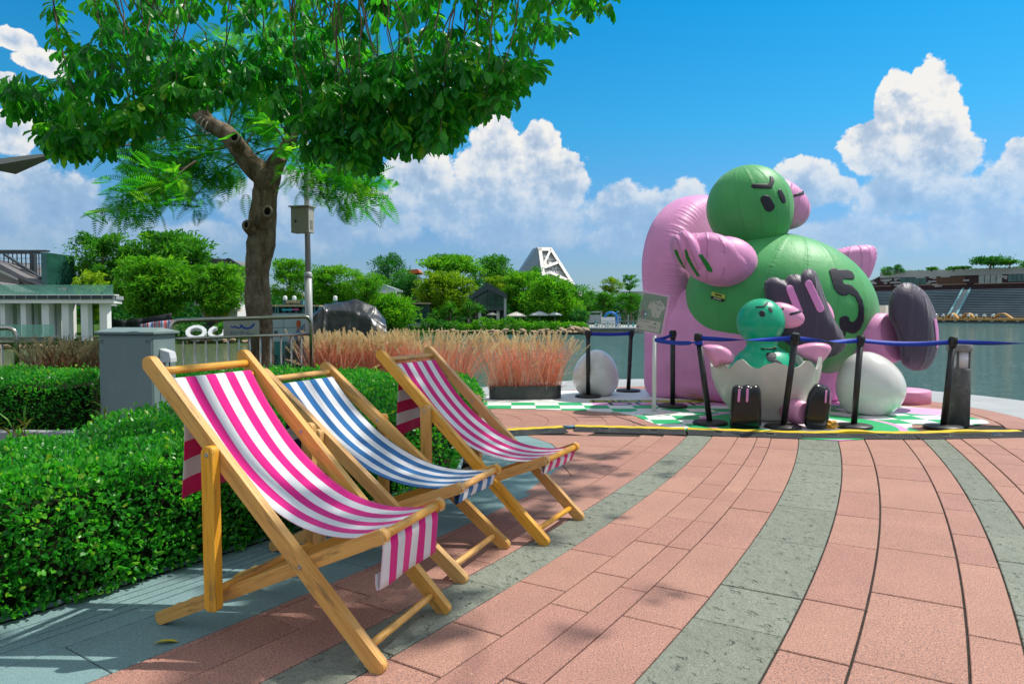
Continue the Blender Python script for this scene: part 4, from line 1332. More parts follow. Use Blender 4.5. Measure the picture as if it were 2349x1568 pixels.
# ================================================================== BARRIER POSTS, BELTS, SIGN, BOLLARD LIGHT
M_POST = pbr('black powder coat', (.018, .018, .019), .42, .45, var=.2, vscale=20, dirt=(.16, .15, .14), dscale=5, damt=.18)
M_BELT = pbr('blue webbing', (.006, .045, .42), .6, .35, var=.15, vscale=30)
M_SLOT = pbr('belt slot plastic', (.008, .008, .008), .3, .5)
ST = [('black barrier post in front of the left white egg', 1349, 757, 1349, 911, 10.2, False),
      ('black barrier post partly hidden behind the pink armchair', 1448, 757, 1441, 903, 10.95, False),
      ('upright black barrier post just behind the map sign', 1543, 757, 1543, 934, 9.13, True),
      ('black barrier post leaning left with the belt knotted to it', 1600, 764, 1629, 971, 7.72, True),
      ('black barrier post leaning right before the broken eggshell', 1827, 764, 1796, 979, 7.45, True),
      ('black barrier post in front of the right white egg', 1974, 769, 1958, 981, 7.48, True),
      ('rightmost black barrier post beside the bollard light', 2186, 772, 2163, 984, 7.42, True),
      ('last black barrier post ending the row of blue belts', 2528, 772, 2524, 988, 7.35, True)]
tops = []
for (lab, ut, vt, ub, vb, Y, _) in ST:
    b0 = at(ub, vb, Y); b0.z = 0
    top = at(ut, vt, Y)
    if ut == 1827: top = at(ut, vt, Y - .27)
    s_ = thing('barrier_post', lab, 'barrier post', b0, 0, 'belt barrier posts round the birds')
    d = (top - b0); d.y = -.26 if ut == 1827 else -.01; L = d.length
    ax = d.normalized()
    mb = MB(); mb.lathe([(0, .010), (.178, .010), (.185, .014), (.185, .030), (.176, .040), (.06, .046), (.045, .05), (.0, .05)], 40, caps=False)
    mb.build('base', M_POST, s_)
    mb = MB(); mb.tube([ax * .04, ax * (L - .10)], .031, 20); mb.build('pole', M_POST, s_)
    mb = MB(); mb.tube([ax * (L - .105), ax * (L - .098), ax * (L - .006), ax * L], [.034, .0375, .0375, .034], 20); mb.build('belt_head', M_POST, s_)
    for q in range(4):
        a = q * math.pi / 2
        mt = Matrix.Translation(ax * (L - .048)) @ Matrix.Rotation(a, 4, 'Z')
        mb = MB(); mb.box((.040, 0, 0), (.010, .022, .062), bev=.002)
        me = mb.mesh('slot'); me.transform(mt); link('belt_slot', me, M_SLOT, s_)
    tops.append(b0 + ax * (L - .05))
def belt(label, a, b_, sag=.02, twist=0.0, w0=.048, t0=0.0, narrow=None):
    V, F = [], []
    n = 40
    a, b_ = Vector(a), Vector(b_)
    for i in range(n + 1):
        s = i / n
        p = a.lerp(b_, s); p.z -= sag * 4 * s * (1 - s)
        th = t0 + twist * (3 * s * s - 2 * s ** 3)
        d = (b_ - a).normalized(); sd = d.cross(Vector((0, 0, 1))).normalized()
        w = w0 * (1 if narrow is None else 1 - .7 * math.exp(-((s - narrow) / .06) ** 2))
        o_ = (Vector((0, 0, 1)) * math.cos(th) + sd * math.sin(th)) * w / 2
        V += [p + o_, p - o_]
        if i: F.append((2 * i - 2, 2 * i, 2 * i + 1, 2 * i - 1))
    mb = MB(); mb.add(V, F, True)
    o = mb.build('barrier_belt', M_BELT)
    so = o.modifiers.new('webbing', 'SOLIDIFY'); so.thickness = .0018; so.offset = 0
    return tag(o, label, 'barrier belt', 'blue belts strung between the posts')
sign_base = Vector((1.713, 8.66, 0))
post_pt = sign_base + Vector((-.005, -.03, 1.2 - (779 - 718) / 1654.5 * 8.66))
belt('blue belt between the two posts by the left egg', tops[0], tops[1], .012)
belt('blue belt from the sign pole back to the upright post', post_pt + Vector((0, .05, 0)), tops[2], .02, .4)
belt('blue belt from the sign pole to the post leaning left', post_pt, tops[3] + Vector((-.03, 0, -.05)), .02, .25, narrow=.94)
belt('blue belt crossing in front of the small bird', tops[3], tops[4], .02, math.pi, t0=.0)
belt('blue belt with a twist before the black shoe', tops[4], tops[5], .022, math.pi * 1.0)
belt('blue belt passing in front of the pink leg', tops[5], tops[6], .03, .5, t0=-.5)
belt('blue belt running out past the bollard light', tops[6], tops[7], .02, math.pi)
mb = MB()
mb.tube([tops[3] + Vector((.006, 0, -.075)), tops[3] + Vector((0.002, 0, -.035))], .041, 20)
tag(mb.build('belt_loop', M_BELT), 'loop of blue belt wrapped round the leaning post', 'barrier belt', 'blue belts strung between the posts')

# ---- map sign in an acrylic frame
M_WHITE = pbr('white powder coat', (.74, .74, .72), .4, .45, var=.05, dirt=(.5, .48, .42), dscale=6, damt=.35)
M_ACRYL = new_mat('clear acrylic')[0]
t = NT(M_ACRYL.node_tree); out = M_ACRYL.node_tree.nodes[0]
t.put(out.inputs[0], t.n('ShaderNodeMixShader', {0: .95, 1: t.n('ShaderNodeBsdfPrincipled', {'Base Color': (.85, .88, .88, 1), 'Roughness': .12}).outputs[0], 2: t.n('ShaderNodeBsdfTransparent').outputs[0]}).outputs[0])
M_MAP = pbr('map poster green', (.16, .235, .15), .5, .3, var=.18, vscale=4)
M_MAPL = pbr('map land print', (.44, .42, .34), .5, .3)
M_TEALP = pbr('teal print', (.008, .16, .17), .5, .3)
M_REDP = pbr('magenta print', (.42, .05, .16), .5, .3)
M_DK = pbr('dark print', (.02, .025, .03), .5, .3)
sg = thing('map_sign', 'tilted map poster in a clear frame on a white pole', 'sign', sign_base)
mb = MB(); mb.tube([(0, 0, .014), (0, 0, .935)], .026, 20); mb.build('pole', M_WHITE, sg)
mb = MB(); mb.prism([(.0, -.36), (.33, -.05), (.05, .26), (-.30, -.04)], .0105, .016, lambda x, y, h: (x, y, h)); mb.build('base_plate', M_WHITE, sg)
bc = at(1497, 718, 8.58)
up_d = (at(1506, 670, 8.62) - at(1488, 768, 8.52)).normalized()
bn_ = Vector((-.10, -1, .18)).normalized()
mt = Matrix.Translation(-sign_base) @ facing(bc, bn_, up_d)
BW, BH = .335, .505
def plate(name, poly, z0, z1, mat, parent=sg):
    mb = MB(); mb.prism(poly, z0, z1, lambda x, y, h: (x, y, h))
    me = mb.mesh(name); me.transform(mt)
    b = bmesh.new(); b.from_mesh(me); bmesh.ops.recalc_face_normals(b, faces=b.faces); b.to_mesh(me); b.free()
    return link(name, me, mat, parent)
rect = lambda cx, cy, w, h: [(cx - w / 2, cy - h / 2), (cx + w / 2, cy - h / 2), (cx + w / 2, cy + h / 2), (cx - w / 2, cy + h / 2)]
plate('acrylic_frame', rect(0, 0, BW, BH), -.008, -.002, M_ACRYL)
plate('acrylic_frame', rect(0, 0, BW, BH), .006, .012, M_ACRYL)
poster = plate('poster', rect(-.002, -.002, BW * .86, BH * .90), -.001, .002, M_MAP)
U = lambda x, y: ((x - 745) / 790 * BW * .98, (800 - y) / 1320 * BH)
plate('map_area', [U(*p) for p in [(590, 560), (650, 440), (760, 420), (900, 370), (1000, 460), (1080, 590), (990, 690), (960, 800), (930, 930), (820, 930), (740, 900), (700, 760), (600, 680)]], .002, .003, M_MAPL)
plate('notice_panel', [U(*p) for p in [(390, 1040), (1030, 1040), (1010, 1370), (350, 1370)]], .002, .003, M_MAPL)
plate('number_badge', [U(*p) for p in [(500, 800), (560, 760), (605, 800), (600, 930), (540, 985), (495, 960)]], .002, .003, M_TEALP)
lettering('lettering', '4', .05, M_WHITE, sg, mt @ Matrix.Translation((*U(550, 875), .004)), .0006, .001)
plate('title_strip', [U(*p) for p in [(460, 730), (500, 725), (470, 980), (430, 980)]], .002, .003, M_REDP)
for i, ch in enumerate('摸鱼大赛'):
    lettering('lettering', ch, .018, M_DK, sg, mt @ Matrix.Translation((*U(478 - i * 10, 760 + i * 65), .004)), .0005, .0004)
lettering('lettering', '小红书打卡送iPhone', .016, M_DK, sg, mt @ Matrix.Translation((*U(560, 1095), .004)), .0005, .0003, .12)
lettering('lettering', '小红书打卡墙', .016, M_DK, sg, mt @ Matrix.Translation((*U(800, 1245), .004)), .0005, .0003, .10)
for (a_, b_) in (((950, 400), (830, 520)), ((940, 470), (860, 530)), ((850, 540), (850, 690)), ((830, 770), (845, 900))):
    p_, q_ = Vector(U(*a_)), Vector(U(*b_))
    plate('route_line', stadium(p_, q_, .005, 3), .003, .0036, M_TEALP)
for (x, y, mm) in ((950, 340, M_TEALP), (690, 480, M_TEALP), (790, 480, M_TEALP), (950, 520, M_TEALP), (900, 660, M_TEALP), (890, 950, M_TEALP), (665, 690, M_TEALP), (650, 540, M_REDP), (985, 390, M_REDP), (780, 450, M_REDP), (760, 1000, M_REDP), (860, 1130, M_TEALP), (880, 1110, M_DK), (400, 1270, M_TEALP), (410, 1310, M_DK), (480, 1280, M_REDP)):
    c_ = U(x, y)
    plate('map_marker', rect(c_[0], c_[1], .018 if mm is not M_REDP else .03, .014 if mm is not M_REDP else .006), .0034, .004, mm)
for (x, y) in ((-.46, .46), (.46, .46), (.46, -.46), (-.46, -.46)):
    mb = MB(); mb.tube([(x * BW, y * BH, -.012), (x * BW, y * BH, .016)], .006, 10)
    me = mb.mesh('bolt'); me.transform(mt); link('bolt', me, M_SCREW, sg)

# ---- concrete bollard light
M_CONC = pbr('bollard concrete', (.115, .125, .125), .85, .25, var=.3, vscale=14, bump=.3, bscale=160, bdist=.004, dirt=(.30, .31, .29), dscale=16, damt=.35)
M_CONC2 = pbr('bollard cap concrete', (.30, .31, .29), .85, .25, var=.25, vscale=16, bump=.3, bscale=160, bdist=.004, dirt=(.12, .12, .10), dscale=9, damt=.5)
M_OPAL = pbr('opal lamp glass', (.66, .68, .72), .25, .5)
bb = at(2196, 984, 7.62)
bl = thing('bollard_light', 'grey concrete bollard light at the edge of the mural', 'bollard light', (bb.x, bb.y, 0))
mb = MB(); mb.lathe([(0, .004), (.112, .004), (.112, .605), (.108, .615), (.09, .618), (0, .618)], 36, caps=False); mb.build('column', M_CONC, bl)
mb = MB(); mb.lathe([(0, .618), (.088, .618), (.088, .80), (0, .80)], 32, caps=False); mb.build('lamp_glass', M_OPAL, bl)
for k in range(4):
    mb = MB(); mb.box((.093 * math.cos(k * math.pi / 2 + .9), .093 * math.sin(k * math.pi / 2 + .9), .708), (.022, .022, .182), rot=k * math.pi / 2 + .9, bev=.003); mb.build('bracket', M_CONC, bl)
mb = MB(); mb.lathe([(0, .80), (.117, .80), (.121, .806), (.121, .865), (.115, .874), (0, .876)], 36, caps=False); mb.build('cap', M_CONC2, bl)

# ---- cable covers across the paving
M_RUB = pbr('black rubber ramp', (.045, .048, .05), .7, .3, var=.2, vscale=9, dirt=(.22, .21, .19), dscale=4, damt=.35)
M_LID = pbr('yellow rubber lid', (.70, .50, .012), .6, .35, var=.1, vscale=8, dirt=(.35, .27, .08), dscale=5, damt=.4)
def cable_ramp(label, ua, va, ub, vb, bump_lid=0.0):
    a, b_ = gnd(ua, va), gnd(ub, vb)
    d = (b_ - a); L = d.length
    o = thing('cable_ramp', label, 'cable cover', a, math.atan2(d.y, d.x), 'cable covers laid across the paving')
    nx = 26
    def strip(prof, name, mat, wav=0.0):
        mb = MB(); rings = []
        for i in range(nx + 1):
            x = .006 + (L - .012) * i / nx
            hh = wav * (math.sin(i / nx * math.pi) ** 8) + .0018 * math.sin(i * 1.3) * (1 if wav or name == 'lid' else 0)
            rings.append([Vector((x, y, z + (hh if k not in (0, len(prof) - 1) else 0))) for k, (y, z) in enumerate(prof)])
        mb.loft(rings, caps=True, smooth=False, closed=True)
        mb.build(name, mat, o)
    strip([(0, 0), (0, .008), (.118, .036), (.125, .036), (.125, 0)], 'front_ramp', M_RUB)
    strip([(.127, .012), (.127, .040), (.185, .045), (.245, .040), (.245, .012)], 'lid', M_LID, bump_lid)
    strip([(.247, 0), (.247, .036), (.254, .036), (.37, .008), (.37, 0)], 'back_ramp', M_RUB)
    mb = MB()                                     # raised studs on the front slope
    sl = math.atan2(.028, .118)
    for r_ in range(6):
        y = .014 + r_ * .0175
        z = .008 + y / .118 * .028
        k = int(L / .021)
        for i in range(k):
            x = .012 + (i + .5 * (r_ % 2)) * .021
            if x > L - .012 or any(abs(x - L * q) < .05 and 1 < r_ for q in (.28, .72)): continue
            h = .0042; w = .0062
            base = [(x - w, y - w, z - .0012), (x + w, y - w, z - .0012), (x + w, y + w, z + .0018), (x - w, y + w, z + .0018)]
            topv = [(x - w * .5, y - w * .5, z + h), (x + w * .5, y - w * .5, z + h), (x + w * .5, y + w * .5, z + h + .001), (x - w * .5, y + w * .5, z + h + .001)]
            mb.add(base + topv, [(0, 1, 5, 4), (1, 2, 6, 5), (2, 3, 7, 6), (3, 0, 4, 7), (4, 5, 6, 7)])
    s_ = mb.build('studs', M_RUB, o); s_['kind'] = 'stuff'
    for q in (.28, .72):                          # recessed hand holes
        mb = MB(); mb.box((L * q, .088, .0305), (.072, .042, .004), rot=Matrix.Rotation(sl, 4, 'X'), bev=.001); mb.build('hand_hole', M_SLOT, o)
        mb = MB(); mb.box((L * q, .110, .0375), (.085, .008, .004), rot=Matrix.Rotation(sl, 4, 'X')); mb.build('hole_rim', M_RUB, o)
    return o
fr = [(1130, 1003, 1306, 993), (1315, 991, 1575, 998), (1577, 998, 1846, 1007), (1848, 1007, 2107, 1008), (2109, 1008, 2370, 1003)]
labs = ['cable cover at the left end, partly behind the deck chair', 'cable cover right of the gap with a blue cable', 'cable cover in front of the leaning black posts', 'cable cover with its yellow lid bulging up', 'rightmost cable cover running out of the picture']
for f_, lb, w in zip(fr, labs, (0, 0, 0, .02, .012)):
    cable_ramp(lb, *f_, bump_lid=w)
mb = MB()
a, b_ = gnd(1303, 985), gnd(1318, 984)
mb.tube([a + Vector((-.05, .03, .02)), a + Vector((.0, .02, .022)), b_ + Vector((.04, .03, .022))], .018, 10)
tag(mb.build('blue_cable', pbr('blue cable sheath', (.05, .19, .30), .5, .4)), 'short run of blue cable showing between two cable covers', 'cable')
# crumpled orange wrapper by the black foot
mb = MB()
b = bmesh.new(); bmesh.ops.create_icosphere(b, subdivisions=3, radius=.06)
for v in b.verts:
    n_ = noise.noise(v.co * 30) * .035 + noise.noise(v.co * 70 + Vector((3, 1, 4))) * .02
    v.co = v.co * (1 + n_ / .06) ; v.co.z *= .7; v.co.x *= 1.3
mb.bm(b)
cw = gnd(1905, 984)
tag(mb.build('crumpled_wrapper', pbr('orange plastic film', (.72, .36, .03), .4, .5, dirt=(.06, .05, .04), dscale=14, damt=.9), loc=(cw.x, cw.y, .045)), 'crumpled orange and black plastic beside the right black foot', 'litter')
# mural lettering
for s_, x_, y_, w_, mm in (('DUCK', 1.93, 9.43, 1.35, M_DK), ('DIRTY', 1.55, 9.72, .95, M_DK)):
    o = lettering('mural_lettering', s_, .3, mm, mural, Matrix.Translation((x_, y_, .0098)) @ Matrix.Rotation(-.0, 4, 'Z'), .0006, .0, w_)
# ================================================================== HEDGES
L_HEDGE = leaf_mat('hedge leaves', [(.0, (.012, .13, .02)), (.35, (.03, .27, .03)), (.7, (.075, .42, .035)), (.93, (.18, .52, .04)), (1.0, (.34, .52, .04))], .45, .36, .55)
M_CORE = pbr('dark hedge core', (.016, .022, .009), .95, .1, var=.5, vscale=30)
M_TWIG = pbr('thin brown twigs', (.17, .11, .06), .85, .2, var=.3, vscale=20)
def hedge(name, label, spine, prof, dens_near, dens_far, leaf, seed, mat=L_HEDGE):
    """spine: list of (front point, back point); prof(s) -> outline from the foot of the front face over the top"""
    g = np.random.default_rng(seed)
    o = thing(name, label, 'hedge', spine[0][0], 0, 'clipped green hedges')
    base = Vector(spine[0][0])
    n = len(spine)
    F_ = np.array([tuple(p[0])[:2] for p in spine]); B_ = np.array([tuple(p[1])[:2] for p in spine]); H_ = np.array([p[2] for p in spine])
    seg = np.linalg.norm(np.diff((F_ + B_) / 2, axis=0), axis=1)
    cum = np.r_[0, np.cumsum(seg)]
    Lt = cum[-1]
    def loc(t, s):
        i = np.clip(np.searchsorted(cum, t, 'right') - 1, 0, n - 2)
        f = ((t - cum[i]) / seg[i])[:, None]
        Fp = F_[i] * (1 - f) + F_[i + 1] * f; Bp = B_[i] * (1 - f) + B_[i + 1] * f
        H = H_[i] * (1 - f[:, 0]) + H_[i + 1] * f[:, 0]
        w = np.linalg.norm(Bp - Fp, axis=1)
        d = (Bp - Fp) / w[:, None]
        # cross-section: face (rounded) -> top -> short back
        per = H + w + H * .5
        q = s * per
        ra = .13
        x = np.where(q < H, ra * np.clip((q - (H - ra)) / ra, 0, 1) ** 2 * .6 - .03 * np.sin(np.clip(q / H, 0, 1) * 3.1), np.where(q < H + w, q - H, w))
        z = np.where(q < H, q - ra * .35 * np.clip((q - (H - ra)) / ra, 0, 1) ** 2, np.where(q < H + w, H - .045 * (1 - np.clip((q - H) / ra, 0, 1)) ** 2, H - (q - H - w)))
        nx = np.where(q < H - ra * .5, -1.0, np.where(q < H + ra * .5, -.65, np.where(q < H + w, 0, .8)))
        nz = np.where(q < H - ra * .5, .25, np.where(q < H + ra * .5, .75, np.where(q < H + w, 1, .4)))
        P = np.c_[Fp + d * x[:, None], z]
        N = np.c_[d * nx[:, None], nz]
        return P, N
    area = Lt * (H_.mean() * 1.5 + np.linalg.norm(B_ - F_, axis=1).mean())
    N = int(area * dens_near)
    t = g.random(N) * Lt; s = g.random(N)
    P, Nn = loc(t, s)
    near = np.hypot(P[:, 0], P[:, 1]) < 4.6
    keep = near | (g.random(N) < dens_far / dens_near)
    P, Nn, near = P[keep], Nn[keep], near[keep]
    lump = np.array([noise.noise(Vector((p[0] * 3.1, p[1] * 3.1, p[2] * 3.1))) * .055 + noise.noise(Vector((p[0] * 8, p[1] * 8, p[2] * 8 + 5))) * .03 for p in P])
    dep = lump - g.exponential(.022, len(P)) + .012
    spr = g.random(len(P)) < .055
    dep[spr] += g.random(spr.sum()) * .06
    P = P + Nn * dep[:, None]
    P[:, 2] = np.maximum(P[:, 2], .02)
    ncap = int(.5 * dens_far)
    tc = np.where(g.random(ncap) < .5, .02, Lt - .02); sc_ = g.random(ncap)
    Pc, Nc = loc(tc, sc_)
    ic = np.where(tc < 1, 0, n - 1)
    cen = np.c_[(F_[ic] + B_[ic]) / 2, H_[ic] * .45]
    Pc = cen + (Pc - cen) * np.sqrt(g.random(ncap))[:, None]
    ax0 = np.r_[(F_[0] + B_[0] - F_[1] - B_[1]), 0]; ax1 = np.r_[(F_[-1] + B_[-1] - F_[-2] - B_[-2]), 0]
    Nc = np.where((tc < 1)[:, None], ax0 / np.linalg.norm(ax0), ax1 / np.linalg.norm(ax1))
    dc = g.normal(.02, .03, ncap)
    P = np.concatenate([P, Pc + Nc * dc[:, None]]); Nn = np.concatenate([Nn, Nc]); dep = np.r_[dep, dc]; near = np.r_[near, np.hypot(Pc[:, 0], Pc[:, 1]) < 4.6]
    D = Nn * .7 + g.normal(0, .55, P.shape) + np.array([0, 0, .25])
    L = leaf * g.uniform(.65, 1.35, len(P)); Wd = L * g.uniform(.55, .78, len(P))
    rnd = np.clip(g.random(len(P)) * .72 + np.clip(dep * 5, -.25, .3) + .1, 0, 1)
    roll = g.uniform(0, 6.28, len(P))
    for sel, kind, scl, nm in ((near, 'oval', 1.0, 'foliage'), (~near, 'card', 1.25, 'foliage')):
        if sel.sum() == 0: continue
        V, Fc, at_ = leaves(P[sel] - np.array(base), D[sel], L[sel] * scl, Wd[sel] * scl, roll[sel], kind, rnd[sel])
        f_ = link(nm, np_mesh('foliage', V, Fc, {'rnd': at_}), mat, o); f_['kind'] = 'stuff'
    # solid dark core put inside to block light through the leaves
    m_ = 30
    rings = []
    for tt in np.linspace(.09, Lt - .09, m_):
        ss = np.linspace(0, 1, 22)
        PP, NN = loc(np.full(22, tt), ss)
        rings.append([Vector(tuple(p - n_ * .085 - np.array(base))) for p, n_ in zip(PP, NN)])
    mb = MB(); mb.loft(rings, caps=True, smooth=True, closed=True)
    mb.build('inner_core', M_CORE, o)
    # a few shoots standing proud
    mb = MB()
    for k in range(int(Lt * 9)):
        tt = np.array([g.random() * Lt]); ss = np.array([g.uniform(.05, .75)])
        p, nn = loc(tt, ss)
        a = Vector(p[0]) - base - Vector(nn[0]) * .05
        d = (Vector(nn[0]) * .6 + Vector(g.normal(0, .6, 3)) + Vector((0, 0, .25))).normalized()
        mb.tube([a, a + d * .06, a + d * g.uniform(.09, .15) + Vector((0, 0, .015))], [.0022, .0018, .0008], 4, caps=False)
    tw = mb.build('twigs', M_TWIG, o); tw['kind'] = 'stuff'
    return o
def P2(r, a): return pol(r, a)
sp1 = []
for a, back, h in ((-58, 23.6, .50), (-50, 23.6, .50), (-44, 23.55, .50), (-39, 23.5, .50), (-36, 23.5, .50), (-34, 23.42, .50), (-32.5, 23.2, .52), (-31, 22.95, .54), (-29.5, 22.75, .54), (-28, 22.7, .54)):
    sp1.append((P2(24.525, a), P2(back, a), h))
for p, q, h in (((-.47, 5.88, 0), (-1.75, 6.1, 0), .54), ((-.38, 6.4, 0), (-1.65, 6.8, 0), .54), ((-.35, 6.9, 0), (-1.6, 7.3, 0), .54), ((-.36, 7.35, 0), (-1.5, 7.75, 0), .52), ((-.50, 7.75, 0), (-1.45, 8.05, 0), .46), ((-.75, 8.0, 0), (-1.4, 8.2, 0), .34)):
    sp1.append((Vector(p), Vector(q), h))
hedge('front_hedge', 'long clipped hedge along the kerb behind the deck chairs', sp1, None, 6400, 3200, .0265, 3)
sp2 = [(Vector((x, 6.75 + .03 * (x + 5), 0)), Vector((x, 7.95, 0)), .57) for x in (-10.5, -9, -7.5, -6, -5, -4.4, -4.05)]
hedge('back_hedge', 'darker hedge left of the grey cabinet in front of the left railing', sp2, None, 2600, 2600, .027, 4)
sp3 = [(Vector((x, 7.3, 0)), Vector((x, 8.35, 0)), .54) for x in (-3.8, -3.2, -2.6, -2.0, -1.55)]
hedge('railing_hedge', 'short hedge at the foot of the railing with the sign plate', sp3, None, 2600, 2600, .027, 5)
# stone edging between the two hedges
mb = MB(); mb.box((-6.6, 6.55, .06), (8.0, .10, .14), bev=.012)
struct(mb.build('kerb', M_PALE))

# ---- young shoots with yellow and brown blades between the hedges
L_SHOOT = leaf_mat('yellowing blades', [(0, (.22, .11, .03)), (.3, (.36, .32, .05)), (.6, (.28, .38, .04)), (.85, (.10, .30, .03)), (1, (.52, .46, .08))], .35, .5, .3)
M_STEM = pbr('dark red stems', (.07, .03, .025), .7, .3, var=.3, vscale=30)
def shoot_proto(seed):
    g = np.random.default_rng(seed)
    o = thing('young_shoot', 'young shoot', 'plant', (0, 0, 0), 0, 'young shoots with yellowing blades by the hedges')
    h = .32
    mb = MB(); mb.tube([(0, 0, 0), (.01, .005, h * .5), (.02, .0, h)], [.005, .004, .003], 5); mb.build('stem', M_STEM, o)
    k = 7
    P = np.array([[.02 * q / k, 0, h * (.45 + .55 * q / k)] for q in range(k)])
    an = np.arange(k) * 2.4 + g.uniform(0, 1, k)
    D = np.c_[np.cos(an) * .8, np.sin(an) * .8, g.uniform(.35, 1.1, k)]
    V, F, a_ = leaves(P, D, g.uniform(.10, .19, k), g.uniform(.018, .03, k), g.uniform(-.4, .4, k) , 'blade', g.random(k))
    link('blades', np_mesh('blades', V, F, {'rnd': a_}), L_SHOOT, o)['kind'] = 'stuff'
    return o
protos = [shoot_proto(s) for s in (1, 2, 3)]
spots = []
g = np.random.default_rng(12)
for k in range(11):
    spots.append((-4.0 + .16 * k + g.uniform(-.05, .05), 5.6 + g.uniform(-.4, .35), 'young shoot with yellow blades in front of the grey cabinet'))
for k in range(16):
    spots.append((-3.6 + g.uniform(-1.1, 1.0), 4.9 + g.uniform(-.55, .8), 'reddish young shoot in the bare strip behind the front hedge'))
for i, (x, y, lab) in enumerate(spots):
    p = protos[i % 3]
    if i < 3:
        p.location = (x, y, 0); p.rotation_euler.z = g.uniform(0, 6); p['label'] = lab; s_ = p
    else:
        s_ = dup(p, (x, y, 0), g.uniform(0, 6), lab)
    k = g.uniform(.7, 1.15); s_.scale = (k, k, k * g.uniform(.9, 1.25))
L_BIG = leaf_mat('big leaves', [(0, (.012, .13, .03)), (.4, (.028, .26, .032)), (.75, (.075, .40, .032)), (.95, (.24, .52, .035)), (1, (.44, .54, .035))], .6, .34, .5)
V, F, a_ = leaves(np.zeros((1, 3)), np.array([[1.0, .1, .02]]), np.array([.085]), np.array([.034]), np.array([0.2]), 'oval', np.array([.5]))
fl = link('fallen_leaf', np_mesh('fallen_leaf', V, F, {'rnd': a_}), pbr('yellow fallen leaf', (.52, .44, .03), .5, .35, var=.2, vscale=50), loc=gnd(352, 1475, .004), rot=(0, 0, .15))
tag(fl, 'single yellow leaf lying on the grey paving at the lower left', 'fallen leaf')
fw = thing('violet_flower', 'single violet flower above the front hedge at far left', 'flower', at(48, 1060, 4.0))
mb = MB()
for k in range(5):
    a = k * 1.2566
    mb.add([(0, 0, .1), (.016 * math.cos(a - .4), -.01, .1 + .016 * math.sin(a - .4)), (.026 * math.cos(a), -.014, .1 + .026 * math.sin(a)), (.016 * math.cos(a + .4), -.01, .1 + .016 * math.sin(a + .4))], [(0, 1, 2, 3)])
mb.build('petals', pbr('violet petals', (.20, .06, .62), .6, .3), fw)
mb = MB(); mb.tube([(0, 0, -.12), (.005, 0, .0), (0, .004, .1)], .0022, 5); mb.build('stem', M_TWIG, fw)

# ================================================================== TREES OVERHEAD
def bark(name, c0, c1, c2, scl=5.0):
    m, t, out = new_mat(name)
    co = t.n('ShaderNodeTexCoord').outputs['Object']
    s = t.vm('MULTIPLY', co, (1, 1, .34))
    n1 = t.noise(s, scl * 2.2, 6, .68, .6)
    n2 = t.noise(co, scl * .5, 5, .65)
    c = t.ramp(n1, [(.28, c0), (.5, c1), (.75, c2)])
    c = t.mix(t.sstep(n2, .52, .66, 0, .6), c, (*c2, 1))
    c = t.mix(t.sstep(t.noise(co, scl * 5, 3, .6), .62, .72, 0, .5), c, (*tuple(min(1, x * 1.7) for x in c2), 1))
    b = t.n('ShaderNodeBsdfPrincipled', {'Base Color': c, 'Roughness': .9, 'Specular IOR Level': .2})
    t.put(b.inputs['Normal'], t.n('ShaderNodeBump', {'Strength': .8, 'Distance': .04, 'Height': t.m('ADD', n1, t.m('MULTIPLY', n2, .7))}).outputs[0])
    t.put(out.inputs[0], b.outputs[0])
    return m
M_BARK = bark('lichen grey bark', (.04, .03, .02), (.15, .11, .072), (.31, .25, .18))
M_BARK2 = bark('thin branch bark', (.07, .055, .035), (.17, .13, .085), (.30, .25, .17), 9)
TY = 9.7
flame = thing('feather_leaved_tree', 'forked tree with feathery leaves and a stubbed trunk behind the railing', 'tree', (at(596, 850, TY).x, TY, 0))
fo = Vector(flame.location)
def limb(pts, name, mat, parent, off, n=16, rough_=.12, Yd=TY):
    """pts: (u, v, width px, dy)"""
    C = [at(u, v, Yd + dy) for u, v, w, dy in pts]
    Wd = [w / 1654.5 * Yd / 2 for u, v, w, dy in pts]
    # smooth resample
    P, Rr = [], []
    for i in range(len(C) - 1):
        p0, p1, p2, p3 = C[max(i - 1, 0)], C[i], C[i + 1], C[min(i + 2, len(C) - 1)]
        for k in range(5):
            s = k / 5
            P.append(.5 * ((2 * p1) + (p2 - p0) * s + (2 * p0 - 5 * p1 + 4 * p2 - p3) * s * s + (3 * p1 - p0 - 3 * p2 + p3) * s ** 3))
            Rr.append(Wd[i] * (1 - s) + Wd[i + 1] * s)
    P.append(C[-1]); Rr.append(Wd[-1])
    mb = MB()
    mb.tube([p - off for p in P], Rr, n)
    for i, v in enumerate(mb.v):
        p = Vector(v); r_ = Rr[min(i // n, len(Rr) - 1)]
        c = P[min(i // n, len(P) - 1)] - off
        d = (p - c)
        k = 1 + rough_ * (noise.noise(p * 4.0) + .6 * noise.noise(p * 11.0))
        mb.v[i] = tuple(c + d * k)
    return mb.build(name, mat, parent)
limb([(600, 1010, 62, 0), (598, 850, 58, 0), (597, 760, 56, 0), (593, 690, 57, 0), (591, 620, 54, 0), (600, 560, 62, 0), (603, 500, 58, 0), (607, 450, 54, 0), (612, 415, 60, 0), (616, 396, 56, 0)], 'trunk', M_BARK, flame, fo, 28)
limb([(618, 430, 44, .02), (594, 396, 50, 0), (566, 366, 44, -.05), (540, 330, 40, -.1), (515, 303, 36, -.1), (486, 287, 33, -.1), (460, 268, 30, -.1), (446, 258, 20, -.1)], 'limb', M_BARK, flame, fo, 20)
limb([(608, 430, 40, 0), (628, 385, 40, .05), (645, 355, 36, .1), (662, 330, 32, .15), (676, 295, 26, .2), (686, 250, 22, .3), (690, 200, 18, .4)], 'limb', M_BARK, flame, fo, 18)
limb([(624, 410, 26, -.1), (640, 380, 24, -.15), (650, 362, 20, -.2)], 'limb', M_BARK, flame, fo, 14)
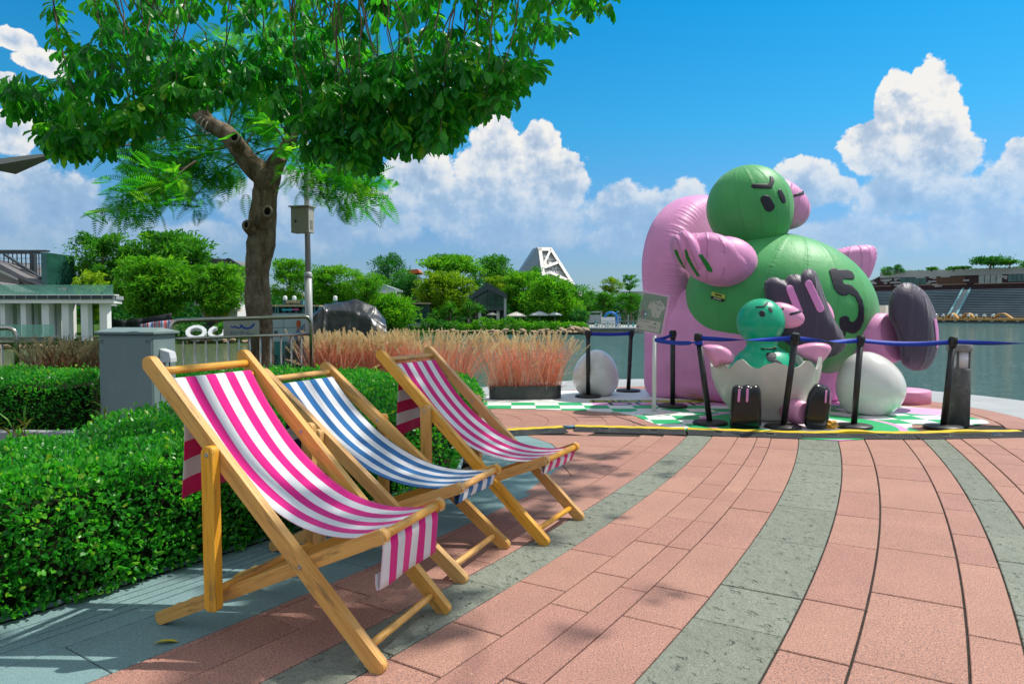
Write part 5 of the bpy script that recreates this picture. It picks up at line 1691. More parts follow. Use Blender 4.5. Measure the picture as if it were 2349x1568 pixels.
limb([(484, 288, 24, -.1), (474, 262, 20, -.12), (472, 235, 16, -.15), (476, 200, 13, -.2)], 'limb', M_BARK, flame, fo, 12)
limb([(548, 338, 30, -.25), (541, 322, 27, -.42), (538, 316, 25, -.52)], 'stub', M_BARK, flame, fo, 16, .06)
limb([(600, 512, 40, -.1), (609, 492, 36, -.28), (613, 486, 30, -.36)], 'stub', M_BARK, flame, fo, 16, .05)
limb([(588, 535, 34, -.05), (572, 520, 30, -.18), (566, 516, 24, -.24)], 'stub', M_BARK, flame, fo, 16, .05)
M_CUT = pbr('weathered cut wood', (.20, .165, .125), .9, .15, var=.5, vscale=30)
M_HOLE = pbr('hollow knot', (.012, .009, .007), .95, .1)
for (u, v, w, dy, nx_) in ((613.5, 485, 22, -.40, .05), (565.5, 516, 18, -.27, -.45), (538, 315, 21, -.57, .1)):
    c = at(u, v, TY + dy) - fo
    r_ = w / 1654.5 * TY / 2
    mt = facing(c, (nx_, -1, .15))
    mb = MB()
    rings = []
    for a in range(13):
        th = math.pi * 2 * a / 12
        rings.append([mt @ Vector(((r_ + .26 * r_ * math.cos(th)) * .82 * math.cos(q), (r_ + .26 * r_ * math.cos(th)) * math.sin(q), .26 * r_ * math.sin(th))) for q in [2 * math.pi * k / 18 for k in range(18)]])
    mb.loft(rings, caps=False); mb.build('knot_rim', M_CUT, flame)
    mb = MB(); mb.lathe([(0, -.01), (r_ * .78, -.012), (r_ * .8, .0), (0, .001)], 16, mtx=mt, caps=False); mb.build('knot_hole', M_HOLE, flame)
# pale rope tangled round the broken limb end
M_ROPE = pbr('pale rope', (.32, .29, .23), .9, .2)
rp = MB()
cc = at(478, 290, TY - .1) - fo
for k in range(3):
    ax = Vector((.75, 0, -.55)).normalized()
    pts = []
    for q in range(25):
        a = q / 24 * 6.283
        u_ = ax.orthogonal().normalized(); w_ = ax.cross(u_)
        pts.append(cc + ax * (k * .05 - .08 + .02 * math.sin(a * 2 + k)) + (u_ * math.cos(a) + w_ * math.sin(a)) * (.118 + .012 * math.sin(a * 3)))
    rp.tube(pts, .008, 6)
tag(rp.build('rope', M_ROPE, loc=fo), 'pale rope wound round the broken left limb of the tree', 'rope')

# feathery fronds
def frond_template(n=13):
    V, F = [], []
    for i in range(n):
        x = .12 + .85 * i / (n - 1)
        ln = .42 * math.sin(math.pi * (.16 + .78 * i / (n - 1))) + .05
        for s in (1, -1):
            a = len(V)
            V += [(x - .004, 0, -.10 * x * x), (x + .068, s * ln * .5, -.10 * x * x + .03 - .02 * x), (x + .09, s * ln, -.10 * x * x - .02), (x + .015, s * ln * .5, -.10 * x * x + .02 - .02 * x)]
            F.append((a, a + 1, a + 2, a + 3))
    a = len(V)
    V += [(0, -.008, 0), (.5, -.006, -.02), (.5, .006, -.02), (0, .008, 0), (1, 0, -.10)]
    F += [(a, a + 1, a + 2, a + 3), (a + 1, a + 4, a + 4, a + 2)]
    F = [f if len(set(f)) == 4 else (a + 1, a + 4, a + 2, a + 2) for f in F]
    F = [f for f in F if len(set(f)) == 4]
    return np.array(V, float), np.array(F)
LEAF_T['frond'] = frond_template()
L_FEATH = leaf_mat('feathery leaves', [(0, (.016, .15, .018)), (.4, (.042, .29, .025)), (.8, (.11, .43, .032)), (1, (.27, .52, .035))], .6, .45, .35, (1.3, 1.6, .5))
def in_poly(P, poly):
    x, y = P[:, 0], P[:, 1]
    c = np.zeros(len(P), bool)
    j = len(poly) - 1
    for i in range(len(poly)):
        xi, yi = poly[i]; xj, yj = poly[j]
        m_ = ((yi > y) != (yj > y)) & (x < (xj - xi) * (y - yi) / (yj - yi + 1e-9) + xi)
        c ^= m_
        j = i
    return c
def sample_poly(poly, n, g):
    xs = [p[0] for p in poly]; ys = [p[1] for p in poly]
    out_ = []
    while len(out_) < n:
        Q = np.c_[g.uniform(min(xs), max(xs), n * 2), g.uniform(min(ys), max(ys), n * 2)]
        out_ += list(Q[in_poly(Q, poly)])
    return np.array(out_[:n])
def at_np(uv, Y):
    x = (uv[:, 0] - 1174.5) / 1654.5; y = (784 - uv[:, 1]) / 1654.5
    yd = math.cos(PITCH) + y * math.sin(PITCH)
    t_ = Y / yd
    return np.c_[x * t_, Y, CAM_H + t_ * (-math.sin(PITCH) + y * math.cos(PITCH))]
g = np.random.default_rng(21)
# sprays follow thin boughs: (start uv, end uv, fronds)
boughs = [((545, 335), (390, 400), 34, 0), ((520, 310), (330, 352), 30, .4), ((440, 380), (250, 490), 34, -.4), ((470, 360), (300, 440), 30, .2), ((450, 370), (345, 490), 24, -.6), ((560, 365), (430, 470), 26, .3),
          ((500, 290), (420, 250), 22, .2), ((470, 240), (400, 180), 24, .3), ((520, 300), (560, 200), 24, .4), ((560, 340), (640, 250), 24, .6), ((660, 320), (600, 230), 24, .5), ((640, 340), (520, 400), 20, .9),
          ((680, 280), (780, 250), 28, .3), ((690, 240), (820, 160), 28, .6), ((686, 300), (790, 400), 26, .2), ((730, 350), (860, 440), 26, -.2), ((700, 340), (760, 455), 24, .0), ((740, 380), (830, 470), 24, .3), ((660, 345), (700, 420), 16, -.5),
          ((690, 200), (620, 100), 30, .8), ((690, 200), (760, 90), 30, 1.0), ((476, 200), (380, 110), 26, .6), ((476, 200), (520, 90), 26, .9), ((760, 300), (900, 300), 24, 1.0), ((600, 250), (590, 330), 18, .9), ((820, 160), (960, 170), 26, 1.2), ((440, 300), (360, 300), 18, .8),
          ((380, 420), (270, 340), 20, .5), ((655, 330), (610, 290), 14, -.3), ((560, 380), (520, 330), 14, .8)]
Pf, Df, bt = [], [], MB()
for (a, b_, nf, dy) in boughs:
    A, B = at(*a, TY + dy * .6), at(*b_, TY + dy * 1.3)
    ctrl = (A + B) / 2 + Vector((0, 0, .18))
    pts = [A * (1 - s) ** 2 + ctrl * 2 * s * (1 - s) + B * s * s for s in np.linspace(0, 1, 9)]
    bt.tube([p - fo for p in pts], list(np.linspace(.016, .004, 9)), 6, caps=False)
    main = (B - A).normalized()
    for k in range(int(nf * 2.3)):
        s = g.uniform(.25, 1.0)
        p = A * (1 - s) ** 2 + ctrl * 2 * s * (1 - s) + B * s * s
        p = p + Vector(g.normal(0, .11, 3))
        side = Vector(g.normal(0, 1, 3)); side -= main * side.dot(main)
        d = main * g.uniform(.1, .9) + side.normalized() * g.uniform(.5, 1.1) + Vector((0, 0, g.uniform(-.45, .25)))
        Pf.append(tuple(p - fo)); Df.append(tuple(d))
Pf, Df = np.array(Pf), np.array(Df)
V, F, a_ = leaves(Pf, Df, g.uniform(.22, .40, len(Pf)), g.uniform(.4, .62, len(Pf)), g.uniform(-.5, .5, len(Pf)), 'frond', g.random(len(Pf)))
link('crown', np_mesh('crown', V, F, {'rnd': a_}), L_FEATH, flame)['kind'] = 'stuff'
bt.build('twigs', M_BARK2, flame)['kind'] = 'stuff'

# ---- the big-leaved tree whose boughs hang over the camera
big = thing('big_leaved_tree', 'big glossy leaved tree whose hanging boughs fill the upper left', 'tree', (-6.4, 3.4, 0))
bo = Vector(big.location)
g = np.random.default_rng(33)
visA = [(110, -40), (118, 60), (105, 110), (155, 150), (150, 175), (60, 182), (2, 195), (12, 255), (62, 245), (108, 290), (104, 338), (150, 350), (240, 330), (262, 345), (300, 300), (345, 285), (350, 230), (300, 190), (420, 180), (600, 170), (700, 190), (712, 280), (728, 350), (790, 345), (830, 385), (850, 330), (890, 320), (940, 345), (1000, 335), (1040, 290), (1070, 285), (1120, 255), (1160, 225), (1180, 190), (1212, 178), (1190, 125), (1235, 90), (1245, 50), (1290, -40)]
visB = [(1285, -40), (1300, 20), (1330, 40), (1320, 75), (1350, 50), (1420, 10), (1420, -40)]
top_fill = [(100, -40), (110, 60), (180, 150), (420, 200), (700, 210), (850, 250), (1100, 220), (1190, 120), (1260, -40)]
cl = []
for poly, n, y0, y1 in ((visA, 520, 5.7, 7.3), (top_fill, 240, 6.0, 7.6), (visB, 22, 5.8, 6.2)):
    uv = sample_poly(poly, n, g)
    # gaps where the sky shows
    keep = np.array([noise.noise(Vector((u / 60.0, v / 60.0, 3.3))) > -.12 for u, v in uv])
    uv = uv[keep] - np.array([0, 14.0])
    cl.append(at_np(uv, g.uniform(y0, y1, len(uv))))
vis = np.concatenate(cl)
right_edge = at_np(sample_poly([(850, 330), (700, 200), (900, 120), (1190, 120), (1210, 180), (1120, 255), (1000, 330), (940, 340)], 300, g), g.uniform(5.6, 6.6, 300))
left_mass = at_np(sample_poly([(10, 190), (120, 170), (300, 150), (430, 200), (420, 245), (340, 300), (300, 310), (262, 345), (150, 350), (104, 338), (108, 290), (62, 245), (12, 255)], 140, g), g.uniform(5.8, 7.0, 140))
low_fill = at_np(sample_poly([(700, 230), (850, 230), (1000, 250), (1000, 330), (900, 330), (860, 350), (830, 395), (760, 350), (725, 345)], 95, g), g.uniform(5.7, 6.8, 95))
tuft = []
for (u, v, n_) in ((30, 235, 14), (70, 268, 12), (120, 340, 20), (170, 362, 16), (235, 340, 18), (290, 318, 14), (345, 270, 14), (390, 235, 10), (440, 245, 12), (730, 372, 16), (770, 352, 12), (835, 398, 20), (870, 350, 14), (915, 335, 14), (1002, 345, 18), (1045, 300, 14), (1105, 268, 14), (1165, 238, 12), (1205, 190, 16), (690, 300, 12), (640, 250, 10), (1255, 95, 10)):
    tuft.append(at_np(np.c_[g.normal(u, 15, n_), v - 26 - np.abs(g.normal(0, 22, n_))], g.uniform(5.7, 6.6, n_)))
tuft = np.concatenate(tuft)
mid_fill = at_np(sample_poly([(300, 140), (560, 130), (760, 130), (760, 260), (700, 280), (600, 235), (520, 215), (430, 235), (400, 215)], 150, g), g.uniform(5.9, 7.3, 150))
vis = np.concatenate([vis, right_edge, left_mass, low_fill, mid_fill, tuft, at_np(sample_poly([(40, -330), (1330, -330), (1310, -10), (90, -10)], 190, g), g.uniform(5.7, 7.4, 190))])
# boughs above and behind the picture throw the dappled shade on chairs and hedge
sh_pts = []
sv = SUN_DIR / SUN_DIR.z
while len(sh_pts) < 900:
    x, y = g.uniform(-2.6, 2.0), g.uniform(1.2, 6.2)
    xb = RC.x + math.sqrt(25.93 ** 2 - (RC.y - y) ** 2)
    lim = xb - (.0 if y < 3.1 else .22 + .10 * (y - 3.1))
    pr = 1.0 if x < lim - .12 else (.35 if x < lim else .025)
    if y > 4.9: pr *= .62
    if x > lim and x > lim + .7: pr = 0
    # sun flecks on the left of the hedge and lower left corner
    if noise.noise(Vector((x * 2.0, y * 2.0, 9.1))) > .30: pr *= .18
    if x < -1.15 and 2.1 < y < 3.7: pr *= .07
    if g.random() > pr: continue
    z = g.uniform(6.4, 8.6)
    p = Vector((x, y, 0)) + sv * z
    if p.y > .3:
        q = 718 - (p.z - CAM_H) / p.y * 1654.5
        uu = 1174.5 + p.x / p.y * 1654.5
        if q > -45 and -60 < uu < 2410:
            z = CAM_H + 1.0
            continue
    sh_pts.append(tuple(p))
sh_pts = np.array(sh_pts)
allc = np.concatenate([vis, sh_pts])
# rosettes of leaves at the twig ends
P_, D_, L_, W_, R_, K_ = [], [], [], [], [], []
for ci, c in enumerate(allc):
    k = g.integers(6, 10)
    tone = g.random()
    droop = g.uniform(.3, 1.5)
    ax = g.normal(0, .35, 2)
    for q in range(k):
        a = q * 2.4 + g.uniform(-.4, .4)
        d = np.array([math.cos(a) * .75 + ax[0], math.sin(a) * .75 + ax[1], -droop + g.uniform(-.25, .35)])
        P_.append(c + np.array([math.cos(a), math.sin(a), 0]) * .012 + np.array([0, 0, g.uniform(-.03, .03)])); D_.append(d)
        L_.append(g.uniform(.10, .165)); W_.append(g.uniform(.33, .42)); R_.append(g.uniform(-.7, .7)); K_.append(min(1, max(0, .55 * tone + .45 * g.random())))
P_, D_, L_, W_, R_, K_ = map(np.array, (P_, D_, L_, W_, R_, K_))
W_ = L_ * W_
dist = np.linalg.norm(P_ - np.array([0, 0, CAM_H]), axis=1)
nvis = len(P_)
v_ = 718 - (P_[:, 2] - CAM_H) / np.maximum(P_[:, 1], .1) * 1654.5; u_ = 1174.5 + P_[:, 0] / np.maximum(P_[:, 1], .1) * 1654.5
score = np.where((v_ > 5) & (u_ > 5) & (u_ < 2340) & (P_[:, 1] > 1), L_ / dist, 0)
order = np.argsort(-score)
front = order[:285]; rest = order[285:]
V, F, a_ = leaves(P_[rest] - np.array(bo), D_[rest], L_[rest], W_[rest], R_[rest], 'obovate', K_[rest])
link('crown', np_mesh('crown', V, F, {'rnd': a_}), L_BIG, big)['kind'] = 'stuff'
lm = []
for k in range(5):
    V, F, a_ = leaves(np.zeros((1, 3)), np.array([[1.0, 0, 0]]), np.array([1.0]), np.array([.43]), np.array([0.0]), 'obovate', np.array([.1 + .2 * k]))
    me = np_mesh('leaf', V, F, {'rnd': a_}); me.materials.append(L_BIG); lm.append(me)
dd, ss_, nn_ = frames(D_[front], R_[front])
for q, i in enumerate(front):
    o = link('leaf', lm[int(K_[i] * 4.99)], None, big)
    mt = Matrix((dd[q], ss_[q], nn_[q])).transposed().to_4x4()
    o.matrix_basis = Matrix.Translation(Vector(P_[i]) - bo) @ mt @ Matrix.Scale(float(L_[i]), 4)
# boughs and hanging twigs
limbs = MB()
def bough(a, b_, r0, r1, sag=.25, n=9, mbx=None):
    a, b_ = Vector(a), Vector(b_)
    c = (a + b_) / 2 + Vector((g.normal(0, .12), g.normal(0, .12), sag))
    pts = [a * (1 - s) ** 2 + c * 2 * s * (1 - s) + b_ * s * s for s in np.linspace(0, 1, n)]
    pts = [p + Vector(g.normal(0, r0 * .4 + .008, 3)) if 0 < i < n - 1 else p for i, p in enumerate(pts)]
    (mbx or limbs).tube([p - bo for p in pts], list(np.linspace(r0, r1, n)), 7, caps=False)
    return pts
tr = MB()
tr.tube([p - bo for p in [Vector((-6.4, 3.4, 0)), Vector((-6.35, 3.45, 1.2)), Vector((-6.2, 3.5, 2.4)), Vector((-5.9, 3.6, 3.6)), Vector((-5.4, 3.8, 4.6))]], [.26, .22, .2, .18, .15], 18)
tr.build('trunk', M_BARK, big)
hub = Vector((-5.5, 3.75, 4.5))
nodes = []
for tgt in ((-3.4, 6.2, 4.6), (-1.8, 6.4, 4.7), (-.4, 6.3, 4.6), (.5, 6.0, 4.4), (2.5, 5.4, 7.0), (2.4, 3.6, 7.2), (4.3, 4.6, 7.4), (4.6, 6.6, 7.6), (3.6, 7.2, 7.2), (1.2, 4.4, 6.8)):
    pts = bough(hub, tgt, .075, .028, .5)
    nodes += pts[3:]
nd = np.array([tuple(p) for p in nodes])
pick = g.choice(len(vis), 95, replace=False)
for i in pick:                                   # hanging twigs to visible leaf tufts
    c = vis[i]
    cand = nd[nd[:, 2] > c[2] + .2]
    if len(cand) == 0 or c[0] / c[1] < -.60: continue
    j = np.argmin(np.linalg.norm((cand - c) * np.array([1, 1, .5]), axis=1))
    bough(Vector(cand[j]) + Vector((g.normal(0, .3), g.normal(0, .3), 0)), c, .010, .003, g.uniform(-.2, .5), 11)
pick = g.choice(len(sh_pts), 110, replace=False)
for i in pick:
    c = sh_pts[i]
    j = np.argmin(np.linalg.norm(nd - c, axis=1))
    bough(nd[j], c, .012, .004, .1, 6)
b_ = limbs.build('branches', M_BARK2, big)
b_['kind'] = 'stuff'

# ================================================================== DRIED GRASS TROUGHS
L_STEMG = leaf_mat('dyed grass stems', [(0, (.58, .23, .14)), (.4, (.86, .40, .26)), (.8, (.92, .52, .36)), (1, (.86, .64, .46))], .4, .6, .2, (1.1, .9, .8))
L_PLUME = leaf_mat('cream grass plumes', [(0, (.70, .50, .26)), (.5, (.84, .68, .42)), (1, (.88, .80, .60))], .35, .8, .1, (1, 1, .9))
L_STEMB = leaf_mat('brown shade toned grass stems', [(0, (.13, .05, .03)), (.5, (.26, .115, .07)), (1, (.40, .22, .13))], .2, .6, .2, (1, .9, .8))  # brown grass; stems and plumes also darkened for the shade it stands in
L_PLUMB = leaf_mat('straw shade toned grass plumes', [(0, (.26, .22, .12)), (1, (.44, .38, .24))], .35, .8, .1, (1, 1, .9))
M_TROUGH = pbr('dark steel trough', (.055, .06, .06), .38, .5, metal=.4, dirt=(.22, .2, .17), dscale=4, damt=.3)
M_PEB = pbr('grey pebbles', (.13, .13, .125), .8, .3, var=.5, vscale=40)
def grass_trough(label, a, b_, h_top, n, lean, mats, seed, box_h=.19, tufts=9):
    g = np.random.default_rng(seed)
    a, b_ = Vector(a), Vector(b_)
    ctr = (a + b_) / 2
    o = thing('grass_trough', label, 'planter', ctr, math.atan2(b_.y - a.y, b_.x - a.x), 'troughs of dried grass')
    L = (b_ - a).length; w = .26
    end = [(-L / 2 + w / 2 + w / 2 * math.cos(t_), w / 2 * math.sin(t_)) for t_ in np.linspace(math.pi * 1.5, math.pi * .5, 9)]
    st = end + [(-x, -y) for x, y in end]
    st_in = [(x * (1 - .03 / L), y * .90) for x, y in st]
    mb = MB()
    rings = [[Vector((x, y, z)) for x, y in pl] for pl, z in ((st, .012), (st, box_h), (st_in, box_h), (st_in, box_h - .05))]
    mb.loft(rings, caps=True, smooth=False)
    mb.build('trough', M_TROUGH, o)
    mb = MB()
    for k in range(150):
        t_ = g.uniform(-L / 2 + .06, L / 2 - .06); y = g.uniform(-w * .4, w * .4); r_ = g.uniform(.010, .02)
        b = bmesh.new(); bmesh.ops.create_icosphere(b, subdivisions=1, radius=r_)
        mb.bm(b, True, 0, Matrix.Translation((t_, y, box_h - .045 + g.uniform(0, .025))))
    mb.build('pebbles', M_PEB, o)['kind'] = 'stuff'
    # stems in tufts, fanning outwards
    cx = np.linspace(-L / 2 + .1, L / 2 - .1, tufts)
    n = int(n * 1.9)
    ti = g.integers(0, tufts, n)
    x0 = cx[ti] + g.normal(0, .055, n); y0 = g.normal(0, .055, n)
    z0 = np.full(n, box_h - .04)
    H = (h_top - box_h) * g.uniform(.72, 1.06, n)
    lx = g.normal(0, .13, n) + (x0 - cx[ti]) * .8 + lean * (x0 / (L / 2)); ly = g.normal(0, .10, n)
    fallen = g.random(n) < .035
    lx[fallen] *= 4.5; H[fallen] *= .55
    P0 = np.c_[x0, y0, z0]; P3 = np.c_[x0 + lx, y0 + ly, z0 + H]
    P1 = P0 + np.c_[lx * .28, ly * .28, H * .38]; P2_ = P0 + np.c_[lx * .66, ly * .66, H * .74]
    ang = g.uniform(0, 3.14, n); sx = np.c_[np.cos(ang), np.sin(ang), np.zeros(n)]
    V = []; 
    for Pk, wk in ((P0, .0036), (P1, .0034), (P2_, .003), (P3, .0022)):
        V += [Pk - sx * wk, Pk + sx * wk]
    V = np.stack(V, 1)                            # n,8,3
    F = np.array([(0, 1, 3, 2), (2, 3, 5, 4), (4, 5, 7, 6)])[None] + (np.arange(n) * 8)[:, None, None]
    # long leaves that bend over
    nb = n // 5
    an = g.uniform(0, 6.28, nb); bp = P0[g.integers(0, n, nb)]
    V2, F2, A2 = leaves(bp, np.c_[np.cos(an) * .28, np.sin(an) * .28, np.ones(nb)], g.uniform(.35, .7, nb), np.full(nb, .006), g.uniform(-1, 1, nb), 'blade', g.random(nb))
    Va = np.concatenate([V.reshape(-1, 3), V2]); Fa = np.concatenate([F.reshape(-1, 4), F2 + len(V) * 8])
    at_ = np.r_[np.repeat(g.random(n), 8), A2]
    link('stems', np_mesh('stems', Va, Fa, {'rnd': at_}), mats[0], o)['kind'] = 'stuff'
    # plumes: fuzzy spindles of bristles
    pk = g.random(n) < .36
    P3, P2_ = P3[pk], P2_[pk]; n = int(pk.sum())
    k = 56
    D3 = P3 - P2_; D3 /= np.linalg.norm(D3, axis=1, keepdims=True)
    D3 += np.c_[g.normal(0, .12, n), g.normal(0, .12, n), np.zeros(n)]
    pl = g.uniform(.10, .16, n)
    s = np.tile(np.linspace(0, 1, k), (n, 1)); 
    th = g.uniform(0, 6.28, (n, k))
    d_, s_, n_ = frames(D3, np.zeros(n))
    rad = (np.sin(np.pi * np.clip(s * .92 + .06, 0, 1)) ** .7) * .012
    out_ = s_[:, None] * np.cos(th)[..., None] + n_[:, None] * np.sin(th)[..., None]
    PP = P3[:, None] + d_[:, None] * (s * pl[:, None])[..., None] + out_ * rad[..., None] * .5
    DD = d_[:, None] * 1.0 + out_ * .42
    V, F, A = leaves(PP.reshape(-1, 3), DD.reshape(-1, 3), np.full(n * k, .022), np.full(n * k, .007), g.uniform(0, 6, n * k), 'card', np.clip(np.repeat(g.random(n), k) * .6 + g.random(n * k) * .4, 0, 1))
    link('plumes', np_mesh('plumes', V, F, {'rnd': A}), mats[1], o)['kind'] = 'stuff'
    return o
PKM, BRM = (L_STEMG, L_PLUME), (L_STEMB, L_PLUMB)
a1, b1 = at(1122, 915, 10.0), at(1287, 912, 10.1)
grass_trough('dark trough of pink dried grass nearest the left white egg', (a1.x, a1.y, 0), (b1.x, b1.y, 0), .84, 300, .12, PKM, 1)
for lab, u0, u1, Y, ht, n_, ln, sd, cl_ in (('trough of pink dried grass right of the blue chair, leaning outward', 915, 1080, 9.9, .86, 330, .30, 2, PKM),
        ('trough of pink dried grass in front of the black tarpaulin', 790, 920, 9.8, .86, 340, .05, 3, PKM), ('trough of pink dried grass beside the railing end', 712, 800, 9.6, .86, 260, .03, 4, PKM),
        ('trough of brown dried grass left of the grey cabinet', 82, 222, 8.3, .80, 420, .05, 5, BRM)):
    a, b_ = at(u0, 900, Y), at(u1, 900, Y + .05)
    grass_trough(lab, (a.x, a.y, 0), (b_.x, b_.y, 0), ht, n_, ln, cl_, sd)

# ================================================================== RAILINGS, CABINET, LAMP POST, TARPAULIN, BOARD
M_STEEL = pbr('brushed stainless steel', (.46, .42, .36), .24, .5, metal=1.0, var=.12, vscale=8)
def railing(label, A, B, zt, zt2, zm, n_bal, balu_from=0.0, sign_=False, z_foot=.0):
    A, B = Vector(A), Vector(B)
    o = thing('railing', label, 'railing', A, 0, 'stainless steel railings')
    d = (B - A).normalized(); L = (B - A).length
    T = lambda s, z: d * (L * s) + Vector((0, 0, z))
    rc = .09; r_ = .026
    pts = [T(0, z_foot), T(0, zt - rc)]
    for k in range(1, 7):
        a = math.pi / 2 * k / 6
        pts.append(T(0, zt - rc) + d * (rc - rc * math.cos(a)) + Vector((0, 0, rc * math.sin(a))))
    e = [T(1, zt2 - rc) - d * (rc - rc * math.cos(a)) + Vector((0, 0, rc * math.sin(a))) for a in [math.pi / 2 * k / 6 for k in range(6, -1, -1)]]
    pts += e + [T(1, z_foot)]
    mb = MB(); mb.tube(pts, r_, 14); mb.build('top_rail', M_STEEL, o)
    mb = MB(); mb.tube([T(0, zm), T(1, zm + zt2 - zt)], .019, 12); mb.build('mid_rail', M_STEEL, o)
    mb = MB(); mb.tube([T(0, .14), T(1, .14)], .019, 12); mb.build('bottom_rail', M_STEEL, o)
    for k in range(n_bal):
        s = (k + 1) / (n_bal + 1)
        mb = MB(); mb.tube([T(s, .14), T(s, zm + (zt2 - zt) * s)], .0115, 10); mb.build('baluster', M_STEEL, o)
    return o, T, L, d
FA, FB = at(393, 740, 8.45), at(714, 730, 9.15)
ra, T, L, d = railing('stainless railing with the harbour name plate beside the tree', (FA.x, FA.y, 0), (FB.x, FB.y, 0), 1.115, 1.155, .895, 12)
M_PLATE = pbr('brushed sign plate', (.36, .34, .29), .32, .5, metal=.9, var=.1, vscale=5)
M_LOGO = pbr('blue logo enamel', (.008, .05, .32), .4, .4)
M_LOGO2 = pbr('grey blue lettering', (.03, .10, .20), .4, .4)
s0, s1 = .352, .610
c = T((s0 + s1) / 2, 1.02); wpl = L * (s1 - s0)
nrm = Vector((d.y, -d.x, 0))
mb = MB(); mb.box((0, 0, 0), (wpl, .19, .012), bev=.002)
mt = facing(c, nrm)
me = mb.mesh('plate'); me.transform(mt); link('name_plate', me, M_PLATE, ra)
def arcband(cx, cy, r_, a0, a1, w):
    A_ = np.linspace(R(a0), R(a1), 12)
    return [(cx + (r_ + w / 2) * math.cos(a), cy + (r_ + w / 2) * math.sin(a)) for a in A_] + [(cx + (r_ - w / 2) * math.cos(a), cy + (r_ - w / 2) * math.sin(a)) for a in A_[::-1]]
for (cx, cy, r_, a0, a1, w) in ((-.095, .035, .028, 200, 330, .016), (-.035, .045, .045, 205, 325, .019), (.065, .075, .082, 205, 345, .024)):
    mb = MB(); mb.prism(arcband(cx, cy, r_, a0, a1, w), .006, .009, lambda x, y, h: (x, y, h))
    me = mb.mesh('wave_logo'); me.transform(mt); link('wave_logo', me, M_LOGO, ra)
lettering('lettering', '欢乐海岸', .05, M_LOGO2, ra, mt @ Matrix.Translation((-.055, -.064, .0065)), .001, .0008, .165)
lettering('lettering', 'OCT', .021, M_LOGO2, ra, mt @ Matrix.Translation((.065, -.056, .0065)), .001, .0006, .042)
lettering('lettering', 'HARBOUR', .021, M_LOGO2, ra, mt @ Matrix.Translation((.095, -.074, .0065)), .001, .0006, .10)
LA_ = at(37, 760, 8.2)
railing('stainless railing leaving the picture at the left edge', (LA_.x - 2.1, LA_.y - .35, 0), (LA_.x, LA_.y, 0), 1.03, 1.03, .87, 13)

M_CAB = pbr('grey green cabinet paint', (.20, .27, .265), .5, .4, var=.06, vscale=2, bump=.05, bscale=200, bdist=.002, dirt=(.33, .37, .35), dscale=5, damt=.22)
M_CABS = pbr('pale cabinet side', (.36, .41, .42), .5, .4, var=.05)
M_SOCK = pbr('white socket cover', (.66, .68, .70), .35, .5)
cb = at(231, 960, 6.85)
cab = thing('utility_cabinet', 'grey metal utility cabinet standing between hedge and front chair', 'cabinet', (cb.x, cb.y, 0), R(-9))
w_, dp, z0, z1 = .565, .34, .13, 1.0
mb = MB(); mb.box((w_ / 2, dp / 2, (z0 + z1) / 2), (w_, dp, z1 - z0), bev=.006); mb.build('body', M_CAB, cab)
mb = MB(); mb.box((w_ / 2, -.006, (z0 + z1) / 2 - .01), (w_ - .016, .014, z1 - z0 - .05), bev=.005); mb.build('door', M_CAB, cab)
mb = MB(); mb.prism([(-.03, -.03), (w_ + .03, -.03), (w_ + .03, dp + .03), (-.03, dp + .03)], z1, z1 + .022, lambda x, y, h: (x, y, h), bev=.004)
mb.add([(-.03, -.03, z1 + .022), (w_ + .03, -.03, z1 + .022), (w_ + .03, dp + .03, z1 + .022), (-.03, dp + .03, z1 + .022), (.03, dp * .5, z1 + .062), (w_ - .03, dp * .5, z1 + .062)], [(0, 1, 5, 4), (1, 2, 5), (2, 3, 4, 5), (3, 0, 4)])
mb.build('lid', M_CAB, cab)
mb = MB(); mb.box((w_ / 2, dp / 2, z0 / 2), (w_ - .04, dp - .04, z0)); mb.build('plinth', M_SLOT, cab)
for x in (.035, w_ - .05):
    mb = MB(); mb.box((x, -.016, z1 - .06), (.034, .008, .045), bev=.003); mb.build('latch', M_CAB, cab)
    mb = MB(); mb.tube([(x, -.019, z1 - .062), (x, -.024, z1 - .062)], .006, 10); mb.build('keyhole', M_SLOT, cab)
mb = MB(); mb.prism([(.0, .0), (.10, -.03), (.115, -.09), (.115, -.125), (.0, -.14)], -.05, .05, lambda x, y, h: (w_ + x, .14 + h, .86 + y), bev=.004); mb.build('socket_cover', M_SOCK, cab)
mb = MB(); mb.tube([(w_ + .07, .14, .73), (w_ + .072, .142, .5), (w_ + .06, .15, .15)], .006, 6); mb.build('cable', M_SLOT, cab)

lp = at(709, 760, 11.2)
lamp = thing('lamp_post', 'grey lamp post with a switch box rising behind the railing', 'lamp post', (lp.x, lp.y, 0))
lx = lambda v: at(709 - (760 - v) * .0163, v, 11.2) - Vector((lp.x, lp.y, 0))
M_POLE = pbr('light grey pole paint', (.40, .42, .43), .4, .45, var=.06, vscale=3)
mb = MB(); mb.tube([Vector((.02, 0, 0)), lx(760), lx(634)], .058, 18); mb.build('lower_pole', M_POLE, lamp)
mb = MB(); mb.tube([lx(637), lx(633), lx(628), lx(624)], [.062, .066, .062, .05], 18); mb.build('collar', M_POLE, lamp)
mb = MB(); mb.tube([lx(627), lx(420), lx(150), lx(-150)], [.043, .041, .038, .034], 16); mb.build('pole', M_POLE, lamp)
mb = MB(); mb.tube([lx(352), lx(332)], .052, 14); mb.build('camera_bracket', M_POLE, lamp)
c = lx(508)
M_BOX = pbr('beige switch box', (.40, .39, .34), .5, .4, var=.05)
mb = MB(); mb.box(c + Vector((-.035, -.13, 0)), (.30, .17, .385), bev=.005, rot=R(-14)); mb.build('switch_box', M_BOX, lamp)
mb = MB(); mb.box(c + Vector((-.035, -.13, .205)), (.35, .23, .02), bev=.003, rot=R(-14)); mb.build('box_hood', M_BOX, lamp)
